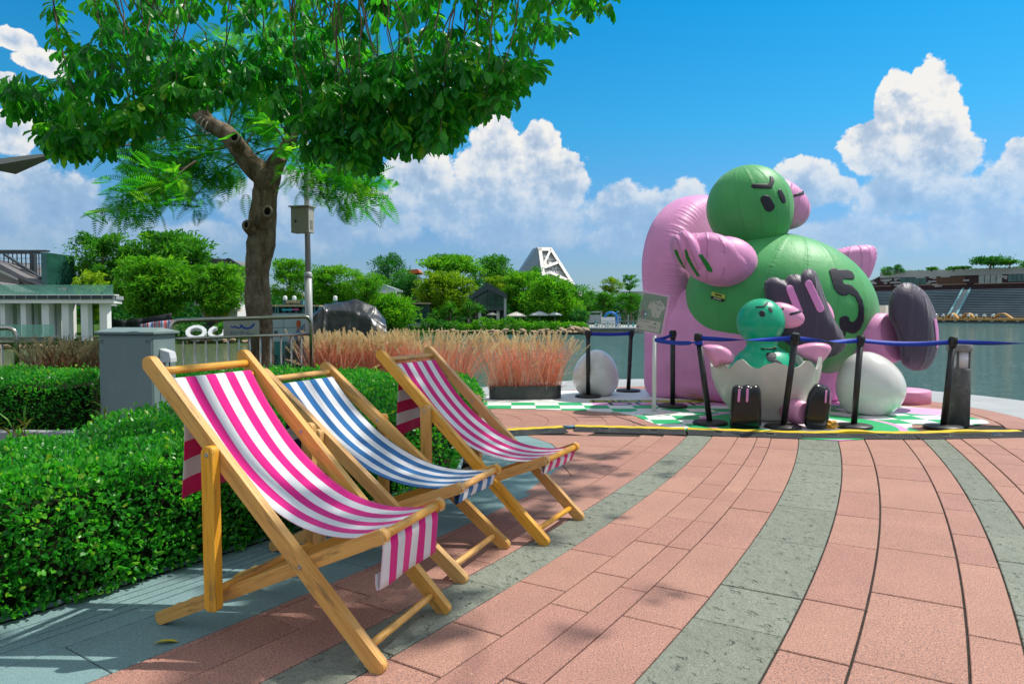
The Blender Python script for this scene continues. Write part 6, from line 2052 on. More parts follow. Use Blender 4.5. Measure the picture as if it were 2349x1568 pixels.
mb = MB(); mb.box(c + Vector((-.12, -.205, -.02)), (.016, .02, .04), rot=R(-14)); mb.build('lock', M_SLOT, lamp)
for k in range(5):
    mb = MB(); mb.box(c + Vector((.118, -.165 , -.12 + k * .028)), (.006, .08, .008), rot=R(-14)); mb.build('vent_slot', M_CABS, lamp)

M_TARP = new_mat('black tarpaulin')[0]
t = NT(M_TARP.node_tree); out = M_TARP.node_tree.nodes[0]
co = t.n('ShaderNodeTexCoord').outputs['Object']
n1 = t.m('ABSOLUTE', t.m('SUBTRACT', t.noise(co, 1.3, 2, .45, 1.2), .5)); n2 = t.noise(co, 9, 5, .65, 1.0)
n1 = t.m('MULTIPLY', n1, 2.0)
b = t.n('ShaderNodeBsdfPrincipled', {'Base Color': t.ramp(n1, [(.3, (.014, .018, .020)), (.7, (.030, .036, .040))]), 'Roughness': t.lin(n2, .3, .7, .24, .42), 'Specular IOR Level': .6})
t.put(b.inputs['Normal'], t.n('ShaderNodeBump', {'Strength': .9, 'Distance': .07, 'Height': t.m('ADD', n1, t.m('MULTIPLY', n2, .10))}).outputs[0])
t.put(out.inputs[0], b.outputs[0])
tp = at(772, 800, 11.6)
rows_ = [(11.00, [(648, 905), (690, 907), (742, 907), (752, 907), (800, 907), (850, 907), (896, 905)]),
         (11.05, [(650, 850), (690, 858), (742, 862), (752, 866), (800, 864), (850, 862), (895, 858)]),
         (11.18, [(655, 792), (690, 778), (741, 772), (753, 790), (800, 784), (850, 782), (892, 790)]),
         (11.42, [(676, 764), (702, 738), (743, 703), (752, 712), (805, 716), (852, 728), (887, 748)]),
         (11.72, [(690, 752), (716, 724), (746, 697), (752, 698), (818, 686.5), (862, 704), (884, 733)]),
         (12.05, [(700, 765), (722, 742), (748, 716), (756, 712), (815, 704), (858, 718), (880, 745)]),
         (12.25, [(690, 850), (716, 850), (746, 850), (756, 850), (812, 850), (855, 850), (885, 850)])]
G = [[at(u, v, Y) - Vector((tp.x, tp.y, 0)) for u, v in r] for Y, r in rows_]
nr, nc, sb = len(G), len(G[0]), 9
V = []
for i in range((nr - 1) * sb + 1):
    fi = i / sb; i0 = min(int(fi), nr - 2); s = fi - i0
    for j in range((nc - 1) * sb + 1):
        fj = j / sb; j0 = min(int(fj), nc - 2); t_ = fj - j0
        p = (G[i0][j0] * (1 - t_) + G[i0][j0 + 1] * t_) * (1 - s) + (G[i0 + 1][j0] * (1 - t_) + G[i0 + 1][j0 + 1] * t_) * s
        q = p * 2.2
        p = p + Vector((0, -1, .25)) * (.055 * (abs(noise.noise(Vector((q.x * 1.4 + q.z * .8, q.y, q.z * .5)))) - .2) + .03 * abs(noise.noise(Vector((q.x * 3, q.y * 3 + 4, q.z * 1.6)))))
        p.z = max(p.z, .015)
        V.append(p)
W_n = (nc - 1) * sb + 1
F = [(i * W_n + j, i * W_n + j + 1, (i + 1) * W_n + j + 1, (i + 1) * W_n + j) for i in range((nr - 1) * sb) for j in range(W_n - 1)]
for side in (0, W_n - 1):                         # close the two ends
    idx = [i * W_n + side for i in range((nr - 1) * sb + 1)]
    V.append(sum((V[k] for k in idx), Vector()) / len(idx)); cidx = len(V) - 1
    F += [(idx[k], idx[k + 1], cidx) for k in range(len(idx) - 1)]
mb = MB(); mb.add(V, F, True)
tag(mb.build('tarpaulin', M_TARP, loc=(tp.x, tp.y, 0)), 'bulky equipment wrapped in shiny black tarpaulin beside the lamp post', 'tarpaulin')

bd0 = at(600, 760, 12.1); bd1 = at(752, 760, 12.1)
bd = thing('notice_board', 'teal and white notice board standing behind the tree trunk', 'notice board', (bd0.x, bd0.y, 0))
bw = bd1.x - bd0.x
M_BTEAL = pbr('teal board print', (.05, .26, .22), .4, .4, var=.06)
M_BWHT = pbr('pale blue board print', (.46, .60, .62), .4, .4, var=.04)
M_BORG = pbr('orange board print', (.62, .12, .03), .5, .3)
mb = MB(); mb.box((bw / 2, .05, .60), (bw + .04, .06, 1.20), bev=.006); mb.build('frame', M_TROUGH, bd)
mb = MB(); mb.box((bw / 2, .015, .36), (bw - .02, .01, .70)); mb.build('lower_panel', M_BTEAL, bd)
for k in range(3):
    for q in range(2):
        mb = MB(); mb.box((bw * (k + .5) / 3, .015, .835 + q * .24), (bw / 3 - .006, .01, .232)); mb.build('panel', M_BWHT, bd)
mtb = facing(Vector((bw / 2, .008, .42)), (0, -1, 0))
lettering('lettering', '足千古情', .15, M_DK, bd, mtb @ Matrix.Translation((-.10, -.02, 0)), .001, .003, bw * .62)
lettering('lettering', '科月尚公', .15, M_DK, bd, mtb @ Matrix.Translation((-.10, -.22, 0)), .001, .003, bw * .62)
lettering('lettering', '迷 脉', .07, M_DK, bd, mtb @ Matrix.Translation((-.36, .45, 0)), .001, .001, .16)
for (x, z, w_, h_) in ((.62, 1.02, .07, .10), (.62, .90, .08, .05), (.48, .77, .04, .06)):
    mb = MB(); mb.prism(stadium((x, z - h_ / 2 + .02), (x, z + h_ / 2 - .02), w_, 4), .0, .004, lambda a, b__, h: (a, .008 - h, b__)); mb.build('printed_figure', M_BORG, bd)
# tapered canopy edge with its cable at the left margin
sl = thing('canopy_edge', 'dark grey tapered canopy edge and cable entering at the left', 'canopy', at(-30, 376, 8.0))
so_ = Vector(sl.location)
p0, p1, p2 = at(-40, 377, 8.0), at(135, 352, 8.6), at(378, 316, 9.4)
mb = MB()
rings = []
for s, w_ in ((0, 15), (.35, 12), (.7, 8), (1, 2.5)):
    c = p0.lerp(p1, s); h = w_ / 1654.5 * c.y / 2
    rings.append([c - so_ + Vector((0, y_, z_)) for y_, z_ in ((-.02, -h), (.5 * (1 - s) + .03, -h * .2), (.5 * (1 - s) + .03, h * .6), (-.02, h))])
mb.loft(rings, caps=True, smooth=False); mb.build('fabric_edge', pbr('grey canopy cloth', (.17, .19, .20), .5, .4), sl)
mb = MB(); mb.tube([p1 - so_, p1.lerp(p2, .5) - so_ + Vector((0, 0, -.03)), p2 - so_], .011, 6); mb.build('cable', M_TROUGH, sl)
# ================================================================== FAR SHORE
def X_(u, Y): return (u - 1174.5) / 1654.5 * Y
def Z_(v, Y): return at(1174.5, v, Y).z
M_BANK = pbr('bank soil and grass', (.05, .10, .025), 1.0, .0, var=.5, vscale=.6)
bank_pts = [(-75, 36), (-30.5, 42), (-26, 44), (-22.8, 49), (-19, 51), (-16, 57), (-11, 64), (-7.3, 69), (0, 70.5), (7.2, 71.5), (7.7, 76), (15.5, 77), (40, 110), (84, 186), (150, 170), (260, 160), (600, 300), (600, 900), (-600, 900), (-300, 60)]
far_bank = struct(fan('far_bank', bank_pts, -2.5, -.55, M_BANK))
def ubox(name, u0, v0, u1, v1, Y, depth, mat, parent, bev=0.0, off=None):
    """a box at depth Y whose front spans (u0, v0)-(u1, v1)"""
    x0, x1 = X_(u0, Y), X_(u1, Y); z1, z0 = Z_(v0, Y), Z_(v1, Y)
    o_ = parent.location if parent else Vector()
    mb = MB(); mb.box(Vector(((x0 + x1) / 2, Y + depth / 2, (z0 + z1) / 2)) - o_, (x1 - x0, depth, z1 - z0), bev=bev)
    return mb.build(name, mat, parent)
def uprism(name, poly, Y, depth, mat, parent):
    o_ = parent.location if parent else Vector()
    P = [(X_(u, Y), Z_(v, Y)) for u, v in poly]
    mb = MB(); mb.prism(P, 0, depth, lambda x, z, h: (x - o_.x, Y + h - o_.y, z - o_.z))
    return mb.build(name, mat, parent)
M_CREAM = pbr('white rendered wall', (.80, .80, .78), .7, .2, var=.06, vscale=.6, dirt=(.45, .44, .40), dscale=.6, damt=.3)
M_GREYW = pbr('grey panel wall', (.33, .36, .37), .6, .3, var=.08, vscale=.8)
M_DARKW = pbr('dark charcoal cladding', (.045, .062, .072), .55, .35, var=.12, vscale=.5)
M_STONEW = pbr('grey brown stone cladding', (.27, .255, .22), .85, .2, var=.45, vscale=2.2, stretch=(.5, 1, 3), dirt=(.33, .29, .22), dscale=1.1, damt=.5)
M_ROOFG = pbr('grey roof tiles', (.17, .165, .17), .8, .2, var=.2, vscale=3, stretch=(6, 1, .6))
M_SEAM = pbr('pale seamed metal roof', (.44, .46, .46), .5, .4, var=.05)
M_GLASS = pbr('green reflecting glass', (.02, .085, .065), .08, .8, var=.5, vscale=.9, coat=.3)
M_GLASSB = pbr('blue dark glass', (.025, .06, .075), .1, .7, var=.4, vscale=.6)
M_MULL = pbr('dark mullion', (.05, .065, .075), .5, .4)
M_RAILG = new_mat('clear green balustrade glass')[0]
t = NT(M_RAILG.node_tree); out = M_RAILG.node_tree.nodes[0]
t.put(out.inputs[0], t.n('ShaderNodeMixShader', {0: .62, 1: t.n('ShaderNodeBsdfPrincipled', {'Base Color': (.25, .50, .42, 1), 'Roughness': .1}).outputs[0], 2: t.n('ShaderNodeBsdfTransparent', {'Color': (.85, 1, .94, 1)}).outputs[0]}).outputs[0])

# ---- pavilion on white columns
Yp = 45.0
pv = thing('pavilion', 'white terrace pavilion on square columns at the far left shore', 'pavilion', (X_(140, Yp), Yp, -.75))
mb = MB(); mb.prism([(X_(-60, Yp), Yp), (X_(262, Yp), Yp), (X_(281, 48.6), 48.6), (X_(-60, 55), 55)], Z_(695, Yp), Z_(686, Yp), lambda x, y, h: (x - pv.location.x, y - Yp, h + .75))
mb.build('deck_slab', M_CREAM, pv)
ubox('fascia', -60, 677, 262, 685.6, Yp - .1, .3, M_MULL, pv)
mb = MB(); mb.prism([(X_(262, Yp), Yp - .1), (X_(262, Yp) + .12, Yp - .1), (X_(281, 48.6) + .12, 48.6), (X_(281, 48.6), 48.6)], Z_(685.6, Yp), Z_(677, Yp), lambda x, y, h: (x - pv.location.x, y - Yp, h + .75))
mb.build('deck_end', M_GREYW, pv)
for u in range(-40, 262, 25):
    ubox('fascia_joint', u, 677, u + 1.3, 685.6, Yp - .16, .08, M_GREYW, pv)
ubox('deck_edge', -60, 675, 263, 677.2, Yp - .2, .6, M_CREAM, pv)
for (u0, u1) in ((1, 12), (48, 60), (96, 113), (142, 158), (186, 202), (229, 246)):
    ubox('column', u0, 695, u1, 793, Yp + .5, .5, M_CREAM, pv)
Yb = 50.0
for (u0, u1) in ((20, 30), (40, 48), (64, 74), (79, 88), (120, 128), (130, 137), (160, 166)):
    ubox('column', u0, 696, u1, 780, Yb, .5, M_CREAM, pv)
ubox('back_wall', -60, 698, 140, 782, 53, .3, M_STONEW, pv)
for u in (12, 32, 92):
    ubox('doorway', u, 704, u + 14, 778, 52.9, .12, M_GLASSB, pv)
for u in range(-50, 262, 26):
    ubox('balustrade_pane', u, 653, u + 24.6, 676, Yp + .1, .02, M_RAILG, pv)
for u in range(-50, 120, 25):
    ubox('lower_balustrade_pane', u, 744, u + 23.6, 773, 43.6, .02, M_RAILG, pv)
ubox('quay_wall', -60, 773, 112, 792, 43.7, .6, M_STONEW, pv)
ubox('lower_rail', -60, 771, 250, 772.3, 43.5, .05, M_GREYW, pv)
# ---- stone clad house with a glass tower
Yh = 56.0
sh = thing('stone_house', 'stone clad house with sloping roofs and a green glass tower at left', 'house', (X_(40, Yh), Yh, -.6))
uprism('wall', [(-60, 600), (-10, 610), (45, 636), (98, 660), (98, 690), (-60, 690)], Yh, 6, M_STONEW, sh)
uprism('roof', [(-60, 590), (-8, 603), (45, 630), (100, 653), (100, 658), (45, 636.5), (-10, 611), (-60, 600)], Yh - .6, 7, M_ROOFG, sh)
uprism('roof', [(-60, 640), (0, 649), (36, 667), (36, 671), (0, 656), (-60, 648)], Yh - 3, 3, M_ROOFG, sh)
uprism('porch_wall', [(-60, 650), (0, 657), (33, 672), (33, 682), (-60, 682)], Yh - 2.6, 2.2, M_STONEW, sh)
uprism('eave_band', [(0, 616), (44, 637), (44, 643), (0, 622)], Yh - .15, .2, M_CREAM, sh)
ubox('pier', 39, 646, 46, 690, Yh - .3, .6, M_STONEW, sh)
ubox('glazing', 47, 661, 96, 683, Yh - .1, .12, M_GLASS, sh)
for u in (56, 66, 76, 86):
    ubox('mullion', u, 661, u + 1.2, 683, Yh - .2, .12, M_MULL, sh)
ubox('glass_tower', 98, 579, 111, 690, Yh - .5, 3.5, M_GLASS, sh)
ubox('tower_beam', -60, 573, 110, 577, Yh - .4, .5, M_MULL, sh)
ubox('tower_beam', -60, 578, 96, 581.5, Yh + 2, .4, M_MULL, sh)
for u in range(-48, 96, 10):
    ubox('tower_mullion', u, 579, u + 1, 600 + max(0, u) * .5, Yh + 2.2, .1, M_MULL, sh)
for v in (592, 604, 616):
    ubox('tower_rail', -60, v, 96, v + .9, Yh + 2.3, .1, M_MULL, sh)
ubox('tower_post', 75, 580, 82, 640, Yh + 1.5, .4, M_MULL, sh)
uprism('tower_strut', [(10, 584), (14, 582), (96, 636), (96, 640)], Yh + .9, .3, M_MULL, sh)
# ---- white seamed roof shop with round red signs
Yw = 60.0
wsn = thing('seamed_roof_shop', 'pale shop with standing seam metal roof and four round red signs', 'shop', (X_(140, Yw), Yw, -.6))
uprism('wall', [(110, 650), (180, 650), (180, 700), (110, 700)], Yw, 6, M_GREYW, wsn)
uprism('roof', [(108, 610), (166, 611), (176, 651), (110, 651)], Yw - .3, .4, M_SEAM, wsn)
for k in range(9):
    u = 112 + k * 7.0
    uprism('roof_seam', [(u, 611), (u + .9, 611), (u + 1.9 + k * .35, 651), (u + 1.0 + k * .35, 651)], Yw - .42, .12, M_GREYW, wsn)
ubox('roof_lip', 109, 642, 178, 643.4, Yw - .5, .3, M_GREYW, wsn)
M_RED = pbr('red sign', (.62, .03, .035), .4, .4)
M_SIGNW = pbr('white sign lettering', (.82, .80, .76), .5, .3)
for i, ch in enumerate('小肉丸串'):
    c = at(122 + i * 8.3, 664, Yw - 3) - wsn.location
    mt = facing(c, (0, -1, 0))
    mb = MB(); mb.lathe([(0, 0), (.165, 0), (.165, .06), (0, .06)], 20, mtx=mt, caps=False); mb.build('round_sign', M_RED, wsn)
    lettering('lettering', ch, .2, M_SIGNW, wsn, mt @ Matrix.Translation((0, 0, .063)), .003, .004)
ubox('sign_rail', 116, 668.6, 154, 669.6, Yw - 3, .05, M_MULL, wsn)
# ---- grey roofed house behind the trees
Yg = 64.0
gh = thing('grey_roof_house', 'house with grey tiled hip roof and white walls behind the trees', 'house', (X_(520, Yg), Yg, -.6))
uprism('roof', [(440, 625), (480, 592), (526, 594), (572, 624), (572, 637), (440, 640)], Yg, 5, M_ROOFG, gh)
uprism('ridge', [(520, 593), (527, 591.5), (575, 622), (572, 625)], Yg - .3, .5, M_DARKW, gh)
for k in range(12):
    ubox('eave_tile', 505 + k * 5.6, 634, 509 + k * 5.6, 639, Yg - .25, .3, M_ROOFG, gh)
ubox('wall', 446, 640, 568, 700, Yg + .4, 4, M_CREAM, gh)
for k in range(5):
    ubox('window', 462 + k * 20, 652, 474 + k * 20, 668, Yg + .3, .15, M_GLASSB, gh)
# ---- awning shop
Ya = 56.0
aw = thing('awning_shop', 'low shop with a pale awning and yellow panels right of the tree trunk', 'shop', (X_(500, Ya), Ya, -.6))
ubox('wall', 463, 693, 545, 730, Ya, 3, M_CREAM, aw)
uprism('awning', [(463, 705), (540, 705), (546, 714), (461, 714)], Ya - 1.2, 1.2, pbr('beige awning cloth', (.50, .42, .36), .8, .2, var=.1), aw)
M_YPAN = pbr('yellow shop panel', (.62, .44, .05), .5, .3)
for k in range(4):
    ubox('yellow_panel', 470 + k * 14, 717, 481 + k * 14, 731, Ya - .1, .1, M_YPAN, aw)
ubox('shop_front', 463, 731, 545, 760, Ya - .05, .3, M_DARKW, aw)
# ---- black screens and striped sheet on the bank
M_SCREEN = pbr('black screen cloth', (.016, .02, .022), .7, .3, var=.3, vscale=2)
def sheet(label, pts_top, v_bot, Y, mat, name='screen_cloth', cat='screen'):
    V, F = [], []
    n = len(pts_top) * 6
    xs = np.linspace(0, len(pts_top) - 1, n)
    for i, s in enumerate(xs):
        k = min(int(s), len(pts_top) - 2); f = s - k
        u = pts_top[k][0] * (1 - f) + pts_top[k + 1][0] * f; v = pts_top[k][1] * (1 - f) + pts_top[k + 1][1] * f
        for q in range(5):
            vv = v + (v_bot - v) * q / 4
            p = at(u, vv, Y + .12 * math.sin(i * .9) * (1 + q * .2))
            V.append(tuple(p))
        if i:
            for q in range(4):
                a = (i - 1) * 5 + q
                F.append((a, a + 1, a + 6, a + 5))
    mb = MB(); mb.add(V, F, True)
    o = mb.build(name, mat)
    so = o.modifiers.new('cloth', 'SOLIDIFY'); so.thickness = .02
    return tag(o, label, cat)
sheet('black screen cloth sagging along the left bank', [(251, 731), (290, 734), (330, 729), (394, 717)], 765, 50.0, M_SCREEN)
m, t, out = new_mat('red blue striped sheet')
co = t.n('ShaderNodeTexCoord').outputs['Object']
sx_ = t.m('FRACT', t.m('MULTIPLY', t.n('ShaderNodeSeparateXYZ', {0: co}).outputs[0], 2.6))
t.put(out.inputs[0], t.n('ShaderNodeBsdfPrincipled', {'Base Color': t.ramp(sx_, [(0, (.5, .52, .58)), (.3, (.10, .18, .42)), (.55, (.5, .5, .55)), (.75, (.55, .10, .12))]), 'Roughness': .8}).outputs[0])
sheet('red and blue striped sheet below the black screen', [(322, 744), (350, 738), (397, 733)], 763, 49.0, m, 'striped_sheet', 'sheet')
# ---- white sculpture letters lying on the bank
M_LETT = pbr('white sculpture paint', (.56, .59, .60), .4, .4)
sc = thing('letter_sculpture', 'big tilted white letters lying on the far bank', 'sculpture', at(480, 770, 49.5))
for (s_, u, v, sz, rl) in (('O', 452, 765, 1.75, .5), ('C', 498, 767, 1.5, .7), ('T', 545, 764, 1.3, .5)):
    c = at(u, v, 49.5) - sc.location
    me = text_mesh(s_, sz, .14, .05); me.materials.clear()
    me.transform(facing(c, (0.25, -.62, .74), roll=rl + .35)); link('letter', me, M_LETT, sc)
# ---- themed restaurant with signs
Yq = 60.0
sr = thing('themed_restaurant', 'low restaurant with name boards and cream domes behind the lamp post', 'restaurant', (X_(690, Yq), Yq, -.6))
M_TAN = pbr('tan cornice', (.40, .33, .22), .7, .3, var=.1)
M_TEALW = pbr('teal painted timber', (.06, .20, .24), .6, .3, var=.15)
ubox('wall', 612, 704, 800, 745, Yq, 4, M_DARKW, sr)
ubox('cornice', 620, 699, 632, 702.5, Yq - 1, 5, M_TAN, sr)
ubox('cornice', 634, 698.5, 702, 703, Yq - 1.2, 5, M_TAN, sr)
ubox('cornice', 702, 699.5, 733, 703, Yq - 1, 5, M_TAN, sr)
for (u, w) in ((622, 3), (631, 2), (636, 4), (650, 3), (664, 3), (678, 3), (694, 4), (704, 4), (720, 3), (730, 3)):
    ubox('post', u, 703, u + w, 728, Yq - .8, .3, M_TEALW, sr)
for (u0, u1) in ((641, 649), (654, 663), (668, 677), (682, 693), (709, 719)):
    ubox('window', u0, 709, u1, 727, Yq - .3, .2, M_GLASSB, sr)
ubox('banner', 647, 708.5, 671, 712, Yq - 1.1, .1, pbr('blue banner', (.04, .42, .60), .5, .3), sr)
ubox('banner', 671, 708, 686, 711, Yq - 1.1, .1, pbr('pink banner', (.62, .09, .30), .5, .3), sr)
M_GOLD = pbr('tan sign letters', (.62, .50, .28), .4, .4)
ubox('sign_box', 649, 687.5, 696, 699, Yq - .9, 1.5, M_TEALW, sr)
ubox('sign_board', 653, 689, 690, 697, Yq - 1.05, .1, M_DARKW, sr)
lettering('lettering', '加州迷踪', .3, M_GOLD, sr, facing(at(671.5, 693, Yq - 1.12) - sr.location, (0, -1, 0)), .02, .004, 1.2)
ubox('sign_box', 764, 692, 800, 704, Yq - .9, 1.5, M_TEALW, sr)
lettering('lettering', '幻夏', .3, M_GOLD, sr, facing(at(779, 698, Yq - .96) - sr.location, (0, -1, 0)), .02, .004, .6)
lettering('lettering', 'QC', .42, M_GOLD, sr, facing(at(700, 676, Yq - .5) - sr.location, (0, -1, 0)), .03, .006, .5)
for u in (694, 706):
    ubox('sign_post', u, 680, u + .7, 699, Yq - .4, .03, M_TAN, sr)
for u in (654, 675, 769):
    c = at(u, 684, Yq - .3) - sr.location
    mb = MB(); mb.lathe([(.155, -.20), (.17, -.16), (.17, .05), (.155, .13), (.11, .19), (.0, .22)], 16, c=c); mb.build('dome', M_CREAM, sr)
# ---- pale hall with white letters
Yu = 82.0
hw = thing('glass_roof_hall', 'pale hall with sloping glass roof and white letters between the trees', 'hall', (X_(870, Yu), Yu, -.6))
uprism('roof', [(800, 652), (858, 645), (908, 663), (908, 668), (800, 668)], Yu, 6, pbr('pale green glass roof', (.36, .46, .46), .25, .5, var=.1), hw)
ubox('fascia', 800, 668, 909, 673, Yu - .2, .5, M_CREAM, hw)
ubox('wall', 805, 673, 905, 684, Yu + .2, 5, pbr('cream glazed wall', (.46, .46, .38), .5, .4, var=.06), hw)
for k in range(12):
    ubox('mullion', 808 + k * 8, 673, 808.7 + k * 8, 684, Yu + .1, .1, M_MULL, hw)
ubox('lower_wall', 805, 684, 905, 740, Yu + .3, 5, M_GREYW, hw)
lettering('lettering', 'HUAWEI', .5, M_SIGNW, hw, facing(at(868, 679 + 8, Yu - .1) - hw.location, (0, -1, 0)), .04, .01, 2.2)
# ---- glass box on stilts
Yx = 77.0
gb = thing('glass_box_house', 'small glass box house raised over the water between trees', 'house', (X_(960, Yx), Yx, -.8))
ubox('roof', 936, 694, 986, 697, Yx - .3, 5, M_TAN, gb)
ubox('floor_beam', 927, 741, 986, 747, Yx - .4, 5, M_GREYW, gb)
ubox('glazing', 939, 697, 985, 741, Yx, 4, M_GLASSB, gb)
for u in (938, 950, 954.5, 968, 984):
    ubox('mullion', u, 697, u + 1.1, 741, Yx - .1, .12, M_MULL, gb)
for v in (703, 714):
    ubox('transom', 939, v, 985, v + .8, Yx - .12, .12, M_MULL, gb)
for u in (934, 980):
    ubox('stilt', u, 747, u + 5, 775, Yx - .2, .4, M_GREYW, gb)
# ---- dark gabled house
Yd_ = 79.0
dh = thing('gabled_house', 'dark gabled glass house among the trees across the water', 'house', (X_(1118, Yd_), Yd_, -.6))
uprism('roof', [(1118, 648), (1163, 674), (1163, 684), (1119, 664.5), (1079, 688), (1073, 683)], Yd_ - 1.4, 7, M_DARKW, dh)
uprism('glazed_gable', [(1119, 665), (1158, 682), (1158, 709), (1082, 709), (1082, 686)], Yd_, 5, M_GLASS, dh)
for u in (1095, 1118, 1135):
    ubox('mullion', u, 668 if u == 1118 else 678, u + 1.2, 709, Yd_ - .12, .15, M_MULL, dh)
ubox('transom', 1083, 697, 1157, 698, Yd_ - .14, .15, M_MULL, dh)
ubox('canopy', 1083, 708, 1162, 712, Yd_ - .8, 2, M_MULL, dh)
ubox('lower_wall', 1085, 712, 1160, 745, Yd_ + .3, 3, M_DARKW, dh)
for u in (1097, 1139):
    ubox('pier', u, 712, u + 7, 745, Yd_ - .4, .5, M_CREAM, dh)
ubox('side_post', 1156, 676, 1161.5, 745, Yd_ - 1.2, .5, M_GREYW, dh)
mbn = ubox('menu_board', 1072, 732, 1080, 744, Yd_ - 3, .15, M_CREAM, None)
tag(mbn, 'white framed menu board in front of the gabled house', 'menu board')
ubox('print', 1073.5, 734, 1078.5, 742, Yd_ - 3.06, .05, M_GREYW, None).parent = mbn
# ---- parasols on the terrace
M_PARA = pbr('cream parasol cloth', (.56, .52, .46), .8, .2, var=.06)
M_PARA2 = pbr('pale blue grey parasol cloth', (.46, .50, .53), .8, .2, var=.06)
for (u, vt, hwid, mat, lab) in ((1129, 716, 13, M_PARA, 'small cream parasol before the gabled house'), (1185, 715, 24, M_PARA, 'wide cream parasol half hidden by leaves'), (1238, 713, 24, M_PARA2, 'widest pale grey parasol on the terrace'), (1273, 715, 17, M_PARA2, 'pale parasol nearest the shrubs at right')):
    c = at(u, vt, 77.5)
    o = thing('parasol', lab, 'parasol', (c.x, c.y, -.55), 0, 'parasols on the far terrace')
    r_ = hwid / 1654.5 * 77.5; zt = c.z + .55
    mb = MB(); mb.lathe([(r_, zt - r_ * .36 - .1), (r_, zt - r_ * .36), (r_ * .55, zt - r_ * .17), (.06, zt)], 8, smooth=False); mb.build('canopy', mat, o)
    mb = MB(); mb.tube([(0, 0, 0), (0, 0, zt)], .04, 8); mb.build('pole', M_GREYW, o)
# ---- red roof, chimney
rh = thing('red_roof_house', 'orange red roof and grey gable showing between far trees', 'house', (X_(945, 105), 105, -.6))
uprism('roof', [(934, 619), (958, 617), (966, 626), (936, 628)], 105, 4, pbr('orange red roof', (.60, .12, .05), .6, .3, var=.2), rh)
uprism('gable', [(930, 640), (945, 628), (958, 633), (958, 720), (930, 720)], 104, 5, M_ROOFG, rh)
ch_ = thing('far_block', 'grey rooftop block rising above the far trees', 'building', (X_(1153, 112), 112, -.6))
ubox('block', 1138.5, 592.5, 1161, 720, 112, 4, M_GREYW, ch_); ubox('block_cap', 1138, 592, 1161.5, 594, 111.9, 4.2, M_DARKW, ch_)
# ---- pyramid tower
Yt = 126.0
py = thing('lattice_tower', 'white truncated pyramid tower with triangular lattice windows', 'tower', (X_(1260, Yt), Yt, -.6))
K = lambda x, y: (1118.3 + .1465 * x, 550.6 + .1465 * y)
M_PANEL = pbr('translucent white panels', (.55, .54, .51), .5, .3, var=.1, vscale=.5)
M_FRAME = pbr('white tower frame', (.78, .75, .68), .5, .3, var=.05)
M_SIDE = pbr('grey blue tower side', (.24, .28, .31), .4, .4, var=.1)
TN = Vector((.42, -.74, .52)).normalized()
TP = at(*K(900, 120), Yt)
def tface(u, v, off=0.0):                        # where the line of sight meets the leaning front face
    d = ray(u, v); o_ = Vector((0, 0, CAM_H))
    return o_ + d * ((TP + TN * off - o_).dot(TN) / d.dot(TN)) - py.location
def tpoly(name, pts, off0, off1, mat):
    mb = MB(); n = len(pts)
    A_ = [tface(*p, off0) for p in pts]; B_ = [tface(*p, off1) for p in pts]
    mb.add(A_ + B_, [tuple(range(n)), tuple(range(2 * n - 1, n - 1, -1))] + [(i, n + i, n + (i + 1) % n, (i + 1) % n) for i in range(n)])
    return mb.build(name, mat, py)
tpoly('front_panel', [K(795, 118), K(1000, 122), K(1310, 600), (1366, 725), (1257, 725)], -.5, -.3, M_PANEL)
TL, BL = tface(*K(795, 115)), tface(1257, 725)
TR = tface(*K(1000, 122))
back = Vector((-.2, 1, 0)).normalized()
TLb, bl2 = TL + back * 3.5, at(1123, 725, Yt + 12) - py.location
mb = MB(); mb.add([TL, BL, bl2, TLb], [(0, 1, 2, 3)])
o = mb.build('side_panel', M_SIDE, py); so = o.modifiers.new('t', 'SOLIDIFY'); so.thickness = .2
mb = MB(); mb.add([TL, TR, TR + back * 3.5, TLb], [(0, 1, 2, 3)])
o = mb.build('top_cap', M_FRAME, py); so = o.modifiers.new('t', 'SOLIDIFY'); so.thickness = .2
def tbeam(a, b_, w, off=.25, mat=M_FRAME, name='frame_beam'):
    a, b_ = Vector(a), Vector(b_); d_ = (b_ - a).normalized(); n_ = Vector((-d_.y, d_.x)) * w * .1465 / 2
    return tpoly(name, [tuple(a - n_), tuple(a + n_), tuple(b_ + n_), tuple(b_ - n_)], -.3, off, mat)
for a, b_, w in ((K(820, 118), (1259, 725), 52), (K(985, 122), (1362, 725), 42), (K(800, 140), K(1000, 140), 52), (K(985, 160), K(880, 380), 34), (K(890, 425), K(1120, 340), 42), (K(990, 505), K(1290, 640), 42)):
    tbeam(a, b_, w)
for a, b_ in (((850, 180), (960, 230)), ((850, 175), (910, 290)), ((910, 290), (1010, 180)), ((910, 300), (1100, 330)), ((960, 380), (1010, 190)), ((1000, 200), (1100, 330)), ((940, 310), (960, 390)), ((900, 440), (1110, 460)), ((1110, 370), (1110, 590)), ((1050, 400), (1110, 590)), ((1190, 430), (1110, 590)), ((1000, 440), (1110, 590)), ((1240, 500), (1110, 590)), ((980, 560), (1110, 590)), ((1260, 570), (1110, 590)), ((920, 440), (1200, 470)), ((860, 280), (960, 290))):
    tbeam(K(*a), K(*b_), 6, -.15, M_GREYW, 'lattice_rib')
for k in range(7):
    s = (k + .5) / 7
    a = TL.lerp(BL, s); b_ = TLb.lerp(bl2, s)
    mb = MB(); mb.tube([a + Vector((-.1, -.15, 0)), b_ + Vector((-.1, -.15, 0))], .06, 5); mb.build('side_rib', M_MULL, py)
# ---- dark wooded backdrop far behind the shore
L_WOOD = None
